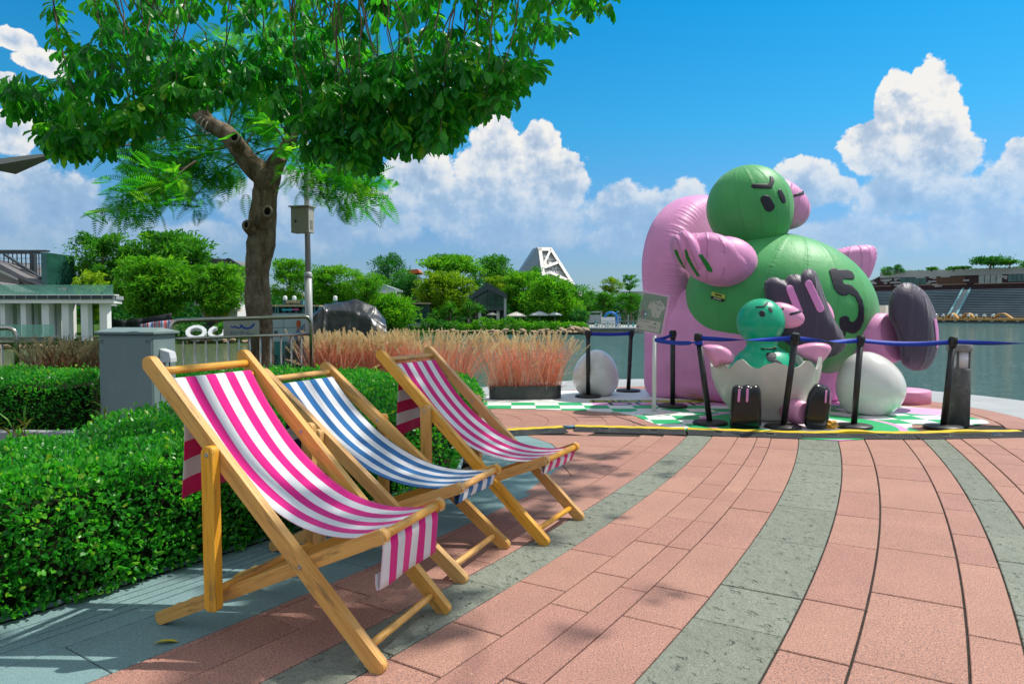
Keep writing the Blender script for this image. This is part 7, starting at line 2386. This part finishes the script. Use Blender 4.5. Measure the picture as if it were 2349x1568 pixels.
# ================================================================== FAR TREES AND SHRUBS
L_FB = leaf_mat('bright far leaves', [(0, (.03, .17, .014)), (.4, (.09, .32, .018)), (.8, (.19, .45, .025)), (1, (.32, .52, .03))], .4, .6, .2)
L_FY = leaf_mat('yellow green far leaves', [(0, (.06, .17, .010)), (.4, (.17, .32, .012)), (.8, (.31, .45, .018)), (1, (.44, .52, .03))], .4, .6, .2)
L_FD = leaf_mat('dark far leaves', [(0, (.008, .075, .018)), (.4, (.024, .15, .03)), (.8, (.06, .26, .042)), (1, (.12, .34, .05))], .35, .6, .2)
L_FM = leaf_mat('mid green far leaves', [(0, (.016, .12, .014)), (.4, (.05, .23, .02)), (.8, (.115, .36, .028)), (1, (.23, .45, .035))], .38, .6, .2)
def far_tree(label, u, vt, hwid, vb, Y, mat, seed, style='layer', name='shade_tree', n_pad=46, group='trees on the far shore', trunk_v=None, card=1.0, base_z=-.6):
    g = np.random.default_rng(seed)
    k = Y / 1654.5
    zt, zb = Z_(vt, Y), Z_(vb, Y)
    rw = hwid * k; hh = zt - zb
    o = thing(name, label, 'tree', (X_(u, Y), Y, base_z), 0, group)
    off = Vector((0, 0, -base_z))
    pads = []
    for i in range(int(n_pad * (1.9 if style == 'layer' else 1.5))):
        if style == 'layer':
            s = (int(g.uniform(0, 5)) + .5 + g.uniform(-.45, .45)) / 5
            rmax = rw * (math.sin(math.pi * min(1, (1 - s) * .82 + .12)) ** .6)
            r_ = rmax * math.sqrt(g.random()) * .95; zs = .26
        elif style == 'umbrella':
            s = .55 + .45 * g.random() ** .7; rmax = rw * (1 - (s - .55) ** 2 * 2.2); r_ = rmax * math.sqrt(g.random()); zs = .28
        elif style == 'droop':
            s = g.random(); rmax = rw * math.sqrt(max(.05, 1 - (2 * s - 1) ** 2)) ; r_ = rmax * g.random() ** .4; zs = .8
        else:
            s = g.random(); rmax = rw * math.sqrt(max(.08, 1 - (1.85 * s - .85) ** 2)); r_ = rmax * g.random() ** .42; zs = .6
        a = g.uniform(0, 6.28)
        pr = rw * g.uniform(.17, .33) * (1.1 if style == 'round' else 1)
        pads.append((r_ * math.cos(a), r_ * math.sin(a) * .85, zb + hh * s * .94 + (0 if style != 'layer' else .05 * r_), pr, pr * zs))
    per = int(62 * card)
    P, D, Rn = [], [], []
    for (x, y, z, pr, pz) in pads:
        q = g.normal(0, .5, (per, 3)); 
        tone = g.uniform(0, .45)
        rr = np.linalg.norm(q, axis=1, keepdims=True)
        lim_ = np.where(g.random((per, 1)) < .22, 1.45, 1.0)
        q = q / np.maximum(1, rr / lim_)
        if style in ('layer', 'umbrella'):
            ra = math.atan2(y, x) + g.normal(0, .3)
            qx = q[:, 0] * 1.5; qy = q[:, 1] * .75
            P.append(np.c_[x + (qx * math.cos(ra) - qy * math.sin(ra)) * pr, y + (qx * math.sin(ra) + qy * math.cos(ra)) * pr, z + q[:, 2] * pz + .16 * pr * qx])
        else:
            P.append(np.c_[x + q[:, 0] * pr, y + q[:, 1] * pr, z + q[:, 2] * pz])
        out_ = np.c_[q[:, 0], q[:, 1], q[:, 2] + .1]
        dr = -.6 if style == 'droop' else 0
        D.append(out_ + g.normal(0, .35, out_.shape) + np.array([0, 0, dr]))
        Rn.append(np.clip(tone + g.random(per) * .6, 0, 1))
    P, D, Rn = np.concatenate(P), np.concatenate(D), np.concatenate(Rn)
    ls = max(.17, min(.46, rw * .105)) / math.sqrt(card)
    V, F, A = leaves(P + np.array(off), D, g.uniform(.9, 1.7, len(P)) * ls, g.uniform(.45, .75, len(P)) * ls, g.uniform(-.9, .9, len(P)), 'card', Rn)
    link('crown', np_mesh('crown', V, F, {'rnd': A}), mat, o)['kind'] = 'stuff'
    tv = zb + hh * .25
    mb = MB()
    tr_ = max(.07, rw * .055)
    top = Vector((0, 0, zb + hh * .8)) + off
    mb.tube([Vector((0, 0, 0)), Vector((g.uniform(-.1, .1), 0, (tv + off.z) * .6)), Vector((g.uniform(-.15, .15), 0, tv + off.z)), top], [tr_ * 1.2, tr_, tr_ * .8, tr_ * .2], 8)
    for (x, y, z, pr, pz) in pads[::4]:
        st = Vector((0, 0, max(zb - hh * .05, z - abs(x) * .5 - .4))) + off
        mb.tube([st, Vector((x * .5, y * .5, z - .12 * hh)) + off, Vector((x, y, z)) + off], [tr_ * .45, tr_ * .3, tr_ * .1], 5, caps=False)
    mb.build('trunk', M_BARK, o)
    return o
T_ = far_tree
g = np.random.default_rng(500)
nw = 26000
uw = g.uniform(-120, 1480, nw); Yw_ = g.uniform(112, 135, nw)
topv = np.array([688 - 26 * abs(noise.noise(Vector((u / 70.0, 0, 1.5)))) - 8 * noise.noise(Vector((u / 17.0, 3, 0))) for u in uw])
vv = topv + (752 - topv) * g.random(nw) ** 1.4
Pw = at_np(np.c_[uw, vv], Yw_)
V, F, A = leaves(Pw, g.normal(0, 1, Pw.shape) + np.array([0, -.3, .4]), g.uniform(.5, 1.0, nw), g.uniform(.35, .7, nw), g.uniform(-1, 1, nw), 'card', np.clip(g.random(nw) * .8, 0, 1))
wood = link('far_woods', np_mesh('far_woods', V, F, {'rnd': A}), L_FD); tag(wood, 'dark green woods far behind the buildings of the shore', 'woods', kind='stuff')
mb = MB(); mb.prism([(-190, 137), (60, 137), (60, 139), (-190, 139)], -1, 4.2, lambda x, y, h: (x, y, h)); hb = mb.build('hedge_bank', M_BANK); hb['kind'] = 'structure'
T_('dark layered tree left of the group, behind the terrace', 238, 533, 66, 668, 60, L_FM, 101, n_pad=64)
T_('tall layered tree with spread top behind the bright tree', 385, 536, 92, 660, 62, L_FM, 102, n_pad=70)
T_('bright green layered tree in front on the left bank', 352, 590, 88, 718, 54, L_FB, 103, n_pad=80)
T_('pale green spreading tree beside the forked trunk', 498, 606, 70, 715, 55, L_FB, 104, n_pad=64)
T_('thin yellow leaved tree on the white terrace', 212, 622, 40, 690, 48, L_FY, 105, n_pad=16, card=.7)
T_('yellow leaved bush growing between the pavilion columns', 205, 700, 32, 735, 49, L_FY, 106, n_pad=12, card=.7)
T_('bright tree right of the forked trunk, behind the restaurant', 668, 592, 50, 700, 66, L_FB, 107, n_pad=52)
T_('bright tree behind the lamp post', 765, 606, 56, 706, 68, L_FB, 108, n_pad=54)
T_('bright layered tree left of the pale hall', 838, 622, 46, 700, 66, L_FB, 109, n_pad=44)
T_('dark tree at the roof of the restaurant', 720, 632, 44, 690, 72, L_FM, 110, n_pad=30)
T_('tall dark tree standing alone above the pale hall', 892, 583, 44, 664, 95, L_FD, 111, 'round', n_pad=44)
T_('dark green round tree beside the grey gable', 942, 630, 40, 705, 90, L_FD, 112, 'round', n_pad=44)
T_('mid green tree behind the pale hall', 925, 618, 34, 690, 92, L_FM, 113, 'round', n_pad=30)
T_('wide yellow green tree with high crown, left of the gabled house', 1030, 588, 66, 660, 88, L_FB, 114, 'umbrella', n_pad=50)
T_('yellow tree in front of the wide crown', 1022, 622, 62, 718, 80, L_FY, 115, n_pad=74)
T_('high mid green tree behind the gabled house', 1132, 588, 52, 690, 98, L_FM, 116, 'round', n_pad=54)
T_('yellow green tree above the gabled roof', 1150, 632, 40, 690, 92, L_FY, 117, n_pad=34)
T_('dark blue green tree behind the gabled roof', 1096, 640, 30, 700, 90, L_FD, 118, 'round', n_pad=24)
T_('bright tree left of the lattice tower', 1200, 622, 52, 718, 84, L_FB, 119, n_pad=66)
T_('broad light green tree in front of the lattice tower', 1262, 640, 66, 728, 80, L_FB, 120, 'round', n_pad=74)
T_('mid green tree under the lattice tower', 1226, 612, 28, 660, 100, L_FM, 121, 'round', n_pad=20)
T_('dark green tree at the right end of the island', 1316, 650, 42, 736, 82, L_FM, 122, n_pad=56)
T_('small dark tree right of the island', 1350, 668, 28, 715, 100, L_FM, 123, n_pad=26)
T_('yellow green palm like tree left of the pink armchair', 1404, 636, 26, 672, 108, L_FY, 124, n_pad=26)
T_('pale tree nearest the pink armchair', 1443, 630, 20, 664, 116, L_FM, 125, n_pad=20)
T_('mid green layered tree above the pier', 1388, 670, 30, 712, 98, L_FM, 126, n_pad=30)
T_('layered tree with thin trunk beside the pink armchair', 1446, 674, 32, 712, 96, L_FM, 127, n_pad=30)
T_('dark weeping bush at the end of the island', 1327, 712, 25, 742, 77, L_FD, 128, 'droop', n_pad=24)
T_('rounded light green tree overhanging the water behind the tarpaulin', 880, 680, 68, 752, 70, L_FB, 129, 'round', n_pad=84)
T_('darker leafy tree right of the rounded one', 915, 690, 34, 745, 72, L_FM, 130, 'round', n_pad=34)
# pandanus with spiky heads
def spiky(label, u, v, Y, seed, heads):
    g = np.random.default_rng(seed)
    o = thing('screw_pine', label, 'tree', (X_(u, Y), Y, -.6), 0, 'spiky screw pines on the island')
    mb = MB(); P, D, L = [], [], []
    for (du, dv, rr) in heads:
        c = at(u + du, v + dv, Y) - o.location
        mb.tube([Vector((c.x * .2, 0, 0)), Vector((c.x * .5, 0, c.z * .5)), c], [.12, .09, .07], 7)
        n = 95
        an = g.uniform(0, 6.28, n); el_ = np.arccos(g.uniform(-.3, 1, n))
        D.append(np.c_[np.cos(an) * np.sin(el_), np.sin(an) * np.sin(el_), np.cos(el_)]); P.append(np.tile(np.array(c), (n, 1)) + g.normal(0, .08, (n, 3)))
        L.append(g.uniform(.7, 1.1, n) * rr / 1654.5 * Y)
    P, D, L = np.concatenate(P), np.concatenate(D), np.concatenate(L)
    V, F, A = leaves(P, D, L, np.full(len(P), .085), g.uniform(-.3, .3, len(P)), 'blade', g.random(len(P)))
    link('crown', np_mesh('crown', V, F, {'rnd': A}), L_FM, o)['kind'] = 'stuff'
    mb.build('trunk', M_BARK, o)
spiky('screw pine with three spiky heads beside the gabled house', 1080, 712, 76, 1, ((-4, -8, 27), (18, 0, 24), (-12, 8, 20)))
spiky('screw pine left of the one by the gabled house', 1034, 716, 76, 2, ((0, -8, 26), (-16, 4, 22), (14, 6, 20)))
spiky('small screw pine beside the glass box house', 1000, 726, 75.5, 3, ((0, -2, 22), (10, 8, 18)))
# shoreline shrubs, each a bush
def bush(label, u, v0, v1, hwid, Y, mat, seed, n=420):
    g = np.random.default_rng(seed)
    k = Y / 1654.5
    z1, z0 = Z_(v0, Y), Z_(v1, Y)
    o = thing('bush', label, 'bush', (X_(u, Y), Y, z0), 0, 'bushes along the far shore')
    q = g.normal(0, 1, (n, 3)); q /= np.linalg.norm(q, axis=1, keepdims=True)
    q *= g.uniform(.55, 1.0, (n, 1))
    r_ = hwid * k; h = z1 - z0
    lump = np.array([1 + .35 * noise.noise(Vector((a[0] * 2, a[1] * 2, a[2] * 2 + seed))) for a in q])[:, None]
    q2 = q * lump
    P = np.c_[q2[:, 0] * r_, q2[:, 1] * r_ * .8, h * .42 + q2[:, 2] * h * .55]
    V, F, A = leaves(P, q + g.normal(0, .4, q.shape), g.uniform(.16, .34, n), g.uniform(.12, .22, n), g.uniform(-1, 1, n), 'card', np.clip(g.random(n) * .7 + .2 * (q[:, 2] + .3), 0, 1))
    link('foliage', np_mesh('foliage', V, F, {'rnd': A}), mat, o)['kind'] = 'stuff'
    mb = MB(); mb.tube([(0, 0, -.3), (0, 0, h * .5)], .05, 6); mb.build('stem', M_BARK, o)
    return o
bl_ = [('bush at the water left of the screw pines', 985, 728, 758, 20, L_FM), ('bush under the small screw pine', 1008, 735, 758, 22, L_FD), ('bush in front of the screw pines', 1040, 736, 760, 26, L_FM), ('low bush below the menu board', 1075, 742, 762, 24, L_FB), ('taller bush right of the menu board', 1108, 728, 761, 22, L_FB),
       ('bush below the small parasol', 1138, 732, 762, 24, L_FB), ('bush left of the wide parasol', 1166, 726, 762, 24, L_FM), ('bush under the wide parasol', 1194, 734, 763, 24, L_FB), ('bush left of the grey parasol', 1222, 738, 763, 24, L_FB), ('bush under the grey parasol', 1250, 736, 763, 26, L_FM),
       ('bush right of the grey parasol', 1280, 738, 762, 24, L_FB), ('bright bush near the island end', 1308, 738, 760, 22, L_FB), ('last bright bush at the island end', 1334, 741, 758, 14, L_FB), ('shrub on the left bank behind the letters', 440, 742, 772, 36, L_FD), ('dark shrub behind the railing sign', 530, 735, 770, 34, L_FM), ('low shrub below the striped sheet', 300, 752, 775, 30, L_FM)]
for i, (lab, u, v0, v1, hw_, mt_) in enumerate(bl_):
    bush(lab, u, v0, v1, hw_, 51.5 if u < 600 else 74.0, mt_, 200 + i)
# ---- boulders along the shore
M_ROCK = pbr('tan boulder', (.40, .29, .19), .85, .2, var=.35, vscale=2.0, bump=.5, bscale=6, bdist=.08, dirt=(.22, .19, .16), dscale=1.4, damt=.6)
rock_me = []
for s in range(5):
    b = bmesh.new(); bmesh.ops.create_icosphere(b, subdivisions=3, radius=1)
    for v in b.verts:
        n_ = noise.noise(v.co * 1.1 + Vector((s * 7, 0, 0))) * .35 + noise.noise(v.co * 2.6 + Vector((0, s * 5, 0))) * .14
        v.co = v.co * (1 + n_); v.co.z *= .68
    me = bpy.data.meshes.new('boulder'); b.to_mesh(me); b.free()
    me.polygons.foreach_set('use_smooth', [True] * len(me.polygons)); me.materials.append(M_ROCK); rock_me.append(me)
g = np.random.default_rng(77)
def rocks(u0, u1, v_of, Y_of, n, rmin, rmax, where):
    for i in range(n):
        u = u0 + (u1 - u0) * (i + g.uniform(.1, .9)) / n
        Y = Y_of(u); r_ = g.uniform(rmin, rmax) * Y / 1654.5
        p = at(u, v_of(u) + g.uniform(-4, 3), Y + g.uniform(-.8, .8))
        o = bpy.data.objects.new('boulder', rock_me[i % 5]); COL.objects.link(o)
        o.location = (p.x, p.y, max(p.z, -.85)); o.rotation_euler = (g.uniform(-.3, .3), g.uniform(-.3, .3), g.uniform(0, 6)); o.scale = (r_ * g.uniform(.8, 1.4), r_, r_ * g.uniform(.7, 1.1))
        tag(o, where, 'boulder', 'boulders along the far shore')
rocks(-20, 150, lambda u: 795, lambda u: 42.5 + max(0, u) * .008, 16, 6, 13, 'tan boulder at the water below the pavilion')
rocks(150, 400, lambda u: 790, lambda u: 44 + (u - 150) * .02, 18, 4, 9, 'boulder at the waterline right of the pavilion')
rocks(415, 620, lambda u: 781, lambda u: 49.5 + (u - 415) * .012, 42, 4.5, 10, 'boulder in the heap seen through the railing bars')
rocks(985, 1345, lambda u: 762, lambda u: 69.8 + (u - 1000) * .004, 58, 3, 8, 'orange brown boulder along the island shore')
rocks(1285, 1345, lambda u: 757, lambda u: 71, 10, 5, 10, 'large boulder at the right end of the island')
# ---- pier right of the island
Yr = 76.0
pr_ = thing('stone_pier', 'grey stone pier with railing and white panels right of the island', 'pier', (X_(1400, Yr), Yr, -1.2))
ubox('pier_wall', 1335, 753.5, 1700, 766, Yr, 20, M_STONEW, pr_)
ubox('pier_cap', 1333, 751.5, 1702, 754, Yr - .3, 20.5, M_PALE, pr_)
ubox('rail', 1345, 735, 1700, 736, Yr + .2, .06, M_GREYW, pr_)
for u in range(1345, 1470, 6):
    ubox('rail_post', u, 735.5, u + .8, 752, Yr + .2, .06, M_GREYW, pr_)
for (u0, v0, u1, v1, m_) in ((1352, 722, 1378, 740, M_GREYW), (1379, 727, 1411, 741, M_CREAM), (1340, 741, 1352, 752, M_CABS)):
    ubox('white_panel', u0, v0, u1, v1, Yr + 4, .4, m_, pr_)
M_TEALS = pbr('turquoise panel', (.02, .36, .36), .5, .3)
for (u, w) in ((1365, 5), (1391, 6), (1440, 4), (1451, 4)):
    ubox('turquoise_panel', u, 739 if u > 1380 else 735, u + w, 749, Yr + 1.5, .2, M_TEALS, pr_)
for i, ch in enumerate('OCTHARBOUR'):
    lettering('letter', ch, .5, M_SIGNW, pr_, facing(at(1368 + i * 6, 746, Yr + .6) - pr_.location, (0, -1, 0)), .05, .02)
for (u, v0, v1) in ((1368, 728, 752), (1417, 724, 752), (1440, 721, 754)):
    ubox('lamp_column', u, v0, u + 2.2, v1, Yr + 1, .1, M_GREYW, pr_)
ubox('truss', 1352, 714, 1380, 717, Yr + 12, .3, M_GREYW, pr_); ubox('truss_leg', 1378, 713, 1381, 728, Yr + 12, .3, M_GREYW, pr_)
M_BLUEA = pbr('bright blue arch', (.015, .20, .60), .45, .4)
ar = thing('blue_arch', 'bright blue half sun arch on the pier', 'arch', at(1401, 750, Yr + 3))
mb = MB(); Rr = 14.5 / 1654.5 * (Yr + 3); cz = Z_(731, Yr + 3) - ar.location.z
mb.tube([Vector((Rr * math.cos(a), 0, cz + Rr * math.sin(a))) for a in np.linspace(-.55, math.pi * .93, 20)], .13, 8); mb.build('arch_tube', M_BLUEA, ar)
for a in (-.35, -.1, .15, .4, .8):
    mb = MB(); d_ = Vector((math.cos(a), 0, math.sin(a))); mb.tube([Vector((0, 0, cz)) + d_ * Rr * 1.12, Vector((0, 0, cz)) + d_ * Rr * 1.6], .06, 6); mb.build('ray', M_BLUEA, ar)
mb = MB(); mb.tube([Vector((Rr * math.cos(-.55), 0, 0)), Vector((Rr * math.cos(-.55), 0, cz + Rr * math.sin(-.55)))], .13, 8); mb.build('foot', M_BLUEA, ar)
bb_ = thing('beige_hall', 'long beige hall behind the trees left of the armchair', 'building', (X_(1400, 118), 118, -.6))
ubox('wall', 1345, 697, 1480, 740, 118, 8, pbr('beige tile wall', (.40, .36, .29), .7, .3, var=.1), bb_)
ubox('band', 1345, 703, 1460, 708, 117.8, .3, pbr('maroon band', (.10, .05, .045), .6, .3), bb_)
ubox('roof_block', 1426, 668, 1480, 684, 120, 6, M_GREYW, bb_)
ubox('roof', 1340, 692, 1480, 697, 117.5, 9, M_CREAM, bb_)

# ================================================================== GRANDSTAND BUILDING AT RIGHT
A0, A1 = Vector((X_(1984, 190), 190, 0)), Vector((X_(2352, 166), 166, 0))
dW = (A1 - A0).normalized(); LW = (A1 - A0).length; nW = Vector((dW.y, -dW.x, 0))
if nW.y > 0: nW = -nW
gs = thing('grandstand_building', 'dark brick building with pale tiles above blue grey seating across the lake', 'building', A0 + Vector((0, 0, -.9)))
mtW = Matrix((dW, -nW, Vector((0, 0, 1)))).transposed().to_4x4()      # local x along, y away, z up
def gbox(name, x0, x1, y0, y1, z0, z1, mat, parent=gs):
    mb = MB(); mb.box(((x0 + x1) / 2, (y0 + y1) / 2, (z0 + z1) / 2), (x1 - x0, y1 - y0, z1 - z0))
    me = mb.mesh(name); me.transform(Matrix.Translation((0, 0, .9)) @ mtW); return link(name, me, mat, parent)
def s_of(u):                                     # position along the wall seen at column u
    d = ray(u, 700); a = d.x / d.y
    # A0 + dW s on ray x = a y
    return (a * A0.y - A0.x) / (dW.x - a * dW.y)
def s_at(u, y):                                  # the same for things standing |y| in front of the wall
    d = ray(u, 720); a = d.x / d.y; B0 = A0 - nW * y
    return (a * B0.y - B0.x) / (dW.x - a * dW.y)
def z_of(s, v):
    p = A0 + dW * s
    return Z_(v, p.y)
M_BRK = pbr('dark maroon brick', (.055, .030, .034), .75, .25, var=.25, vscale=.8, stretch=(.4, 1, 3))
M_TILE = pbr('pale grey tile', (.40, .40, .41), .6, .3, var=.1, vscale=.3)
M_SEAT = pbr('blue grey seating', (.27, .35, .40), .6, .3, var=.12, vscale=.3)
M_SEATD = pbr('dark seating riser', (.10, .135, .15), .7, .2)
M_TURQ = pbr('turquoise stair wall', (.16, .36, .40), .5, .3)
M_DECKW = pbr('ochre timber deck', (.45, .27, .09), .7, .3, var=.15, vscale=.4)
zt_, zT = 11.5, 7.2
M_GRASSR = leaf_mat('roof grass', [(0, (.05, .16, .015)), (1, (.17, .36, .03))], .2, .8, .1)
LX = LW + 40
mb = MB(); sL, sM = s_of(1980), s_of(2029); P = [(sL - 7, 4.0), (sL, 8.6), (sM, zt_ - .1), (LX, zt_ + .2), (LX, -.9), (sL - 7, -.9)]
mb.prism(P, 0, 22, lambda x, z, h: (x, h, z)); me = mb.mesh('wall'); me.transform(Matrix.Translation((0, 0, .9)) @ mtW); link('wall', me, M_BRK, gs)
gbox('parapet_band', sM - 1.2, LX, -.15, .3, zt_ - 1.25, zt_ + .22, M_TILE)
rngp = np.random.default_rng(9)
occ = []
for (ua, va, ub, vb) in ((2018, 640, 2035, 643), (2022, 643, 2040, 646), (1990, 645, 2005, 648), (1993, 648, 2010, 652), (2018, 640, 2045, 643.5), (2027, 647, 2034, 651), (2050, 638, 2064, 641), (2050, 641, 2056, 644), (2041, 646, 2064, 650), (2100, 633, 2120, 638), (2130, 633, 2147, 638), (2138, 636, 2146, 640), (2128, 644, 2147, 647), (2124, 648, 2134, 651), (2137, 651, 2150, 655), (2143, 654, 2160, 658), (2208, 641, 2222, 645), (2050, 653, 2062, 656), (2156, 632, 2178, 636), (2296, 632, 2309, 637), (2302, 636, 2309, 640)):
    s0, s1 = s_of(ua), s_of(ub)
    gbox('pale_tile', s0, s1, -.12, .1, z_of(s0, vb), z_of(s0, va), M_TILE)
for (ua, va, ub, vb, m_) in ((2064, 637, 2124, 653, M_GLASS), (2146, 635, 2212, 652, pbr('brown shutter panel', (.13, .07, .05), .7, .2)), (2244, 631, 2297, 650, pbr('pale curtained glass', (.36, .40, .40), .3, .5, var=.25, vscale=.8)), (2311, 627, 2352, 646, M_GLASS)):
    s0, s1 = s_of(ua), s_of(ub)
    gbox('window', s0, s1, -.06, .3, z_of(s0, vb), z_of(s0, va), m_)
    for q in range(1, 4):
        sx = s0 + (s1 - s0) * q / 4
        gbox('mullion', sx - .07, sx + .07, -.1, .1, z_of(s0, vb), z_of(s0, va), M_MULL)
gbox('terrace', 0, LX, -2.2, 0, zT - .5, zT - .1, M_BRK)
for (ua, ub) in ((1985, 2049), (2090, 2221), (2238, 2380)):
    s0, s1 = s_of(ua), s_of(ub)
    gbox('hand_rail', s0, s1, -2.1, -2.0, zT + .85, zT + .97, pbr('tan hand rail', (.34, .25, .17), .6, .3))
    for sx in np.arange(s0, s1, 1.7):
        gbox('rail_post', sx, sx + .09, -2.1, -2.0, zT - .1, zT + .85, M_BRK)
rows = 17
sS0, sS1 = s_of(2211), s_of(2232)
for i in range(rows):
    z1 = zT - .45 - i * .385
    y1 = -2.2 - i * .8
    for (a, b_) in ((0, sS0), (sS1, LX)):
        gbox('seat_row', a, b_, y1 - .62, y1 - .02, z1 - .14, z1, M_SEAT)
        gbox('riser', a, b_, y1 - .1, y1 + .02, z1 - .5, z1 - .13, M_SEATD)
    gbox('stair_tread', sS0 + .4, sS1 - .4, y1 - .8, y1, z1 - .3, z1 + .02, M_CABS)
mb = MB(); mb.prism([(-2.2, zT - .5), (-2.2 - rows * .8, .5), (-2.2 - rows * .8, -.9), (-2.2, -.9)], 0, LX, lambda y, z, h: (h, y, z - .38)); me = mb.mesh('seat_bank'); me.transform(Matrix.Translation((0, 0, .9)) @ mtW); link('seat_bank', me, M_SEATD, gs)
for a, b_ in ((sS0, sS0 + .4), (sS1 - .4, sS1)):
    mb = MB(); mb.prism([(-2.2, zT + .0), (-2.2 - rows * .8, .65), (-2.2 - rows * .8, -.2), (-2.2, zT - .9)], a, b_, lambda y, z, h: (h, y, z)); me = mb.mesh('stair_wall'); me.transform(Matrix.Translation((0, 0, .9)) @ mtW); link('stair_wall', me, M_TURQ, gs)
yd = -2.2 - rows * .8
s0, s1 = s_at(1994, yd), s_at(2039, yd)
gbox('white_cabin', s0, s1, yd - 2.5, yd, -.2, 3.0, M_CREAM)
gbox('deck', -6, LX, yd - 9, yd, -.35, .12, M_DECKW)
gbox('dock_wall', -6, LX, yd - 10.2, yd - 9, -1.4, -.55, M_DARKW)
for q in range(30):
    gbox('dock_pile', -5 + q * 2.2, -4.5 + q * 2.2, yd - 9.2, yd - 9, -.6, -.3, M_TAN)
mtG = Matrix.Translation((0, 0, .9)) @ mtW
for (u, w) in ((2186, 9), (2222, 11), (2300, 14)):                # curled timber waves
    s = s_at(u, yd - 6); hw_ = w * .11
    mb = MB(); V = []
    prof = [(x, 1.15 * math.cos(x / 1.0 * math.pi / 2) ** 1.3) for x in np.linspace(-1, 1, 15)]
    top = [(s + x * hw_ * 1.25, .12 + z) for x, z in prof]; bot = [(s + x * hw_ * 1.05, .05 + max(0, z - .16)) for x, z in prof]
    mb.prism(top + bot[::-1], yd - 7.5, yd - 5, lambda x, z, h: (x, h, z)); me = mb.mesh('timber_wave'); me.transform(mtG); link('timber_wave', me, M_DECKW, gs)
M_CHROME = pbr('mirror ball', (.6, .6, .58), .08, .5, metal=1.0)
for u in (2148, 2164, 2185, 2203, 2222, 2239, 2258, 2278):
    s = s_at(u, yd - 8.4)
    c = mtG @ Vector((s, yd - 8.4, .62)) + gs.location
    o = MB(); b = bmesh.new(); bmesh.ops.create_uvsphere(b, u_segments=18, v_segments=10, radius=.40); o.bm(b, True)
    ob = o.build('mirror_ball', M_CHROME, None, loc=c)
    mb = MB(); mb.tube([(0, 0, -.5), (0, 0, -.36)], .2, 10); mb.build('stand', M_DARKW, ob)
    tag(ob, 'mirror ball in the row on the timber deck across the lake', 'mirror ball', 'mirror balls along the timber deck')
# roof garden
g = np.random.default_rng(61)
n = 2600
sx = g.uniform(sL - 2, LX, n); zz = np.where(sx < sM, 8.6 + (sx - sL) / (sM - sL) * (zt_ - 8.7), zt_ + .1)
P = np.c_[sx, g.uniform(.2, 5, n), zz]
P = np.array([tuple(mtG @ Vector(p)) for p in P])
V, F, A = leaves(P, g.normal(0, .5, P.shape) + np.array([0, 0, .8]), g.uniform(.3, .7, n), g.uniform(.15, .3, n), g.uniform(-1, 1, n), 'card')
link('roof_grass', np_mesh('roof_grass', V, F, {'rnd': A}), M_GRASSR, gs)['kind'] = 'stuff'
for i, (lab, u, vt, hw_, vb, m_, st) in enumerate((('loose bush at the left end of the building roof', 2032, 612, 14, 630, L_FM, 'round'), ('dense round tree on the building roof', 2056, 608, 16, 626, L_FD, 'round'), ('small tree on the middle of the building roof', 2134, 613, 13, 624, L_FM, 'umbrella'), ('thin layered tree on the roof above the stairs', 2184, 612, 16, 623, L_FM, 'umbrella'),
        ('flat tree left of the wide roof tree', 2208, 611, 14, 620, L_FD, 'umbrella'), ('wide flat crowned tree on the building roof', 2268, 593, 44, 620, L_FD, 'umbrella'), ('tree right of the wide roof tree', 2312, 597, 22, 614, L_FM, 'umbrella'), ('tree at the right edge on the building roof', 2350, 596, 16, 612, L_FM, 'round'))):
    T_(lab, u, vt, hw_, vb, 186 - (u - 1984) * .06, m_, 300 + i, st, 'roof_tree', 26, 'trees on the building roof', card=1.0, base_z=zt_)
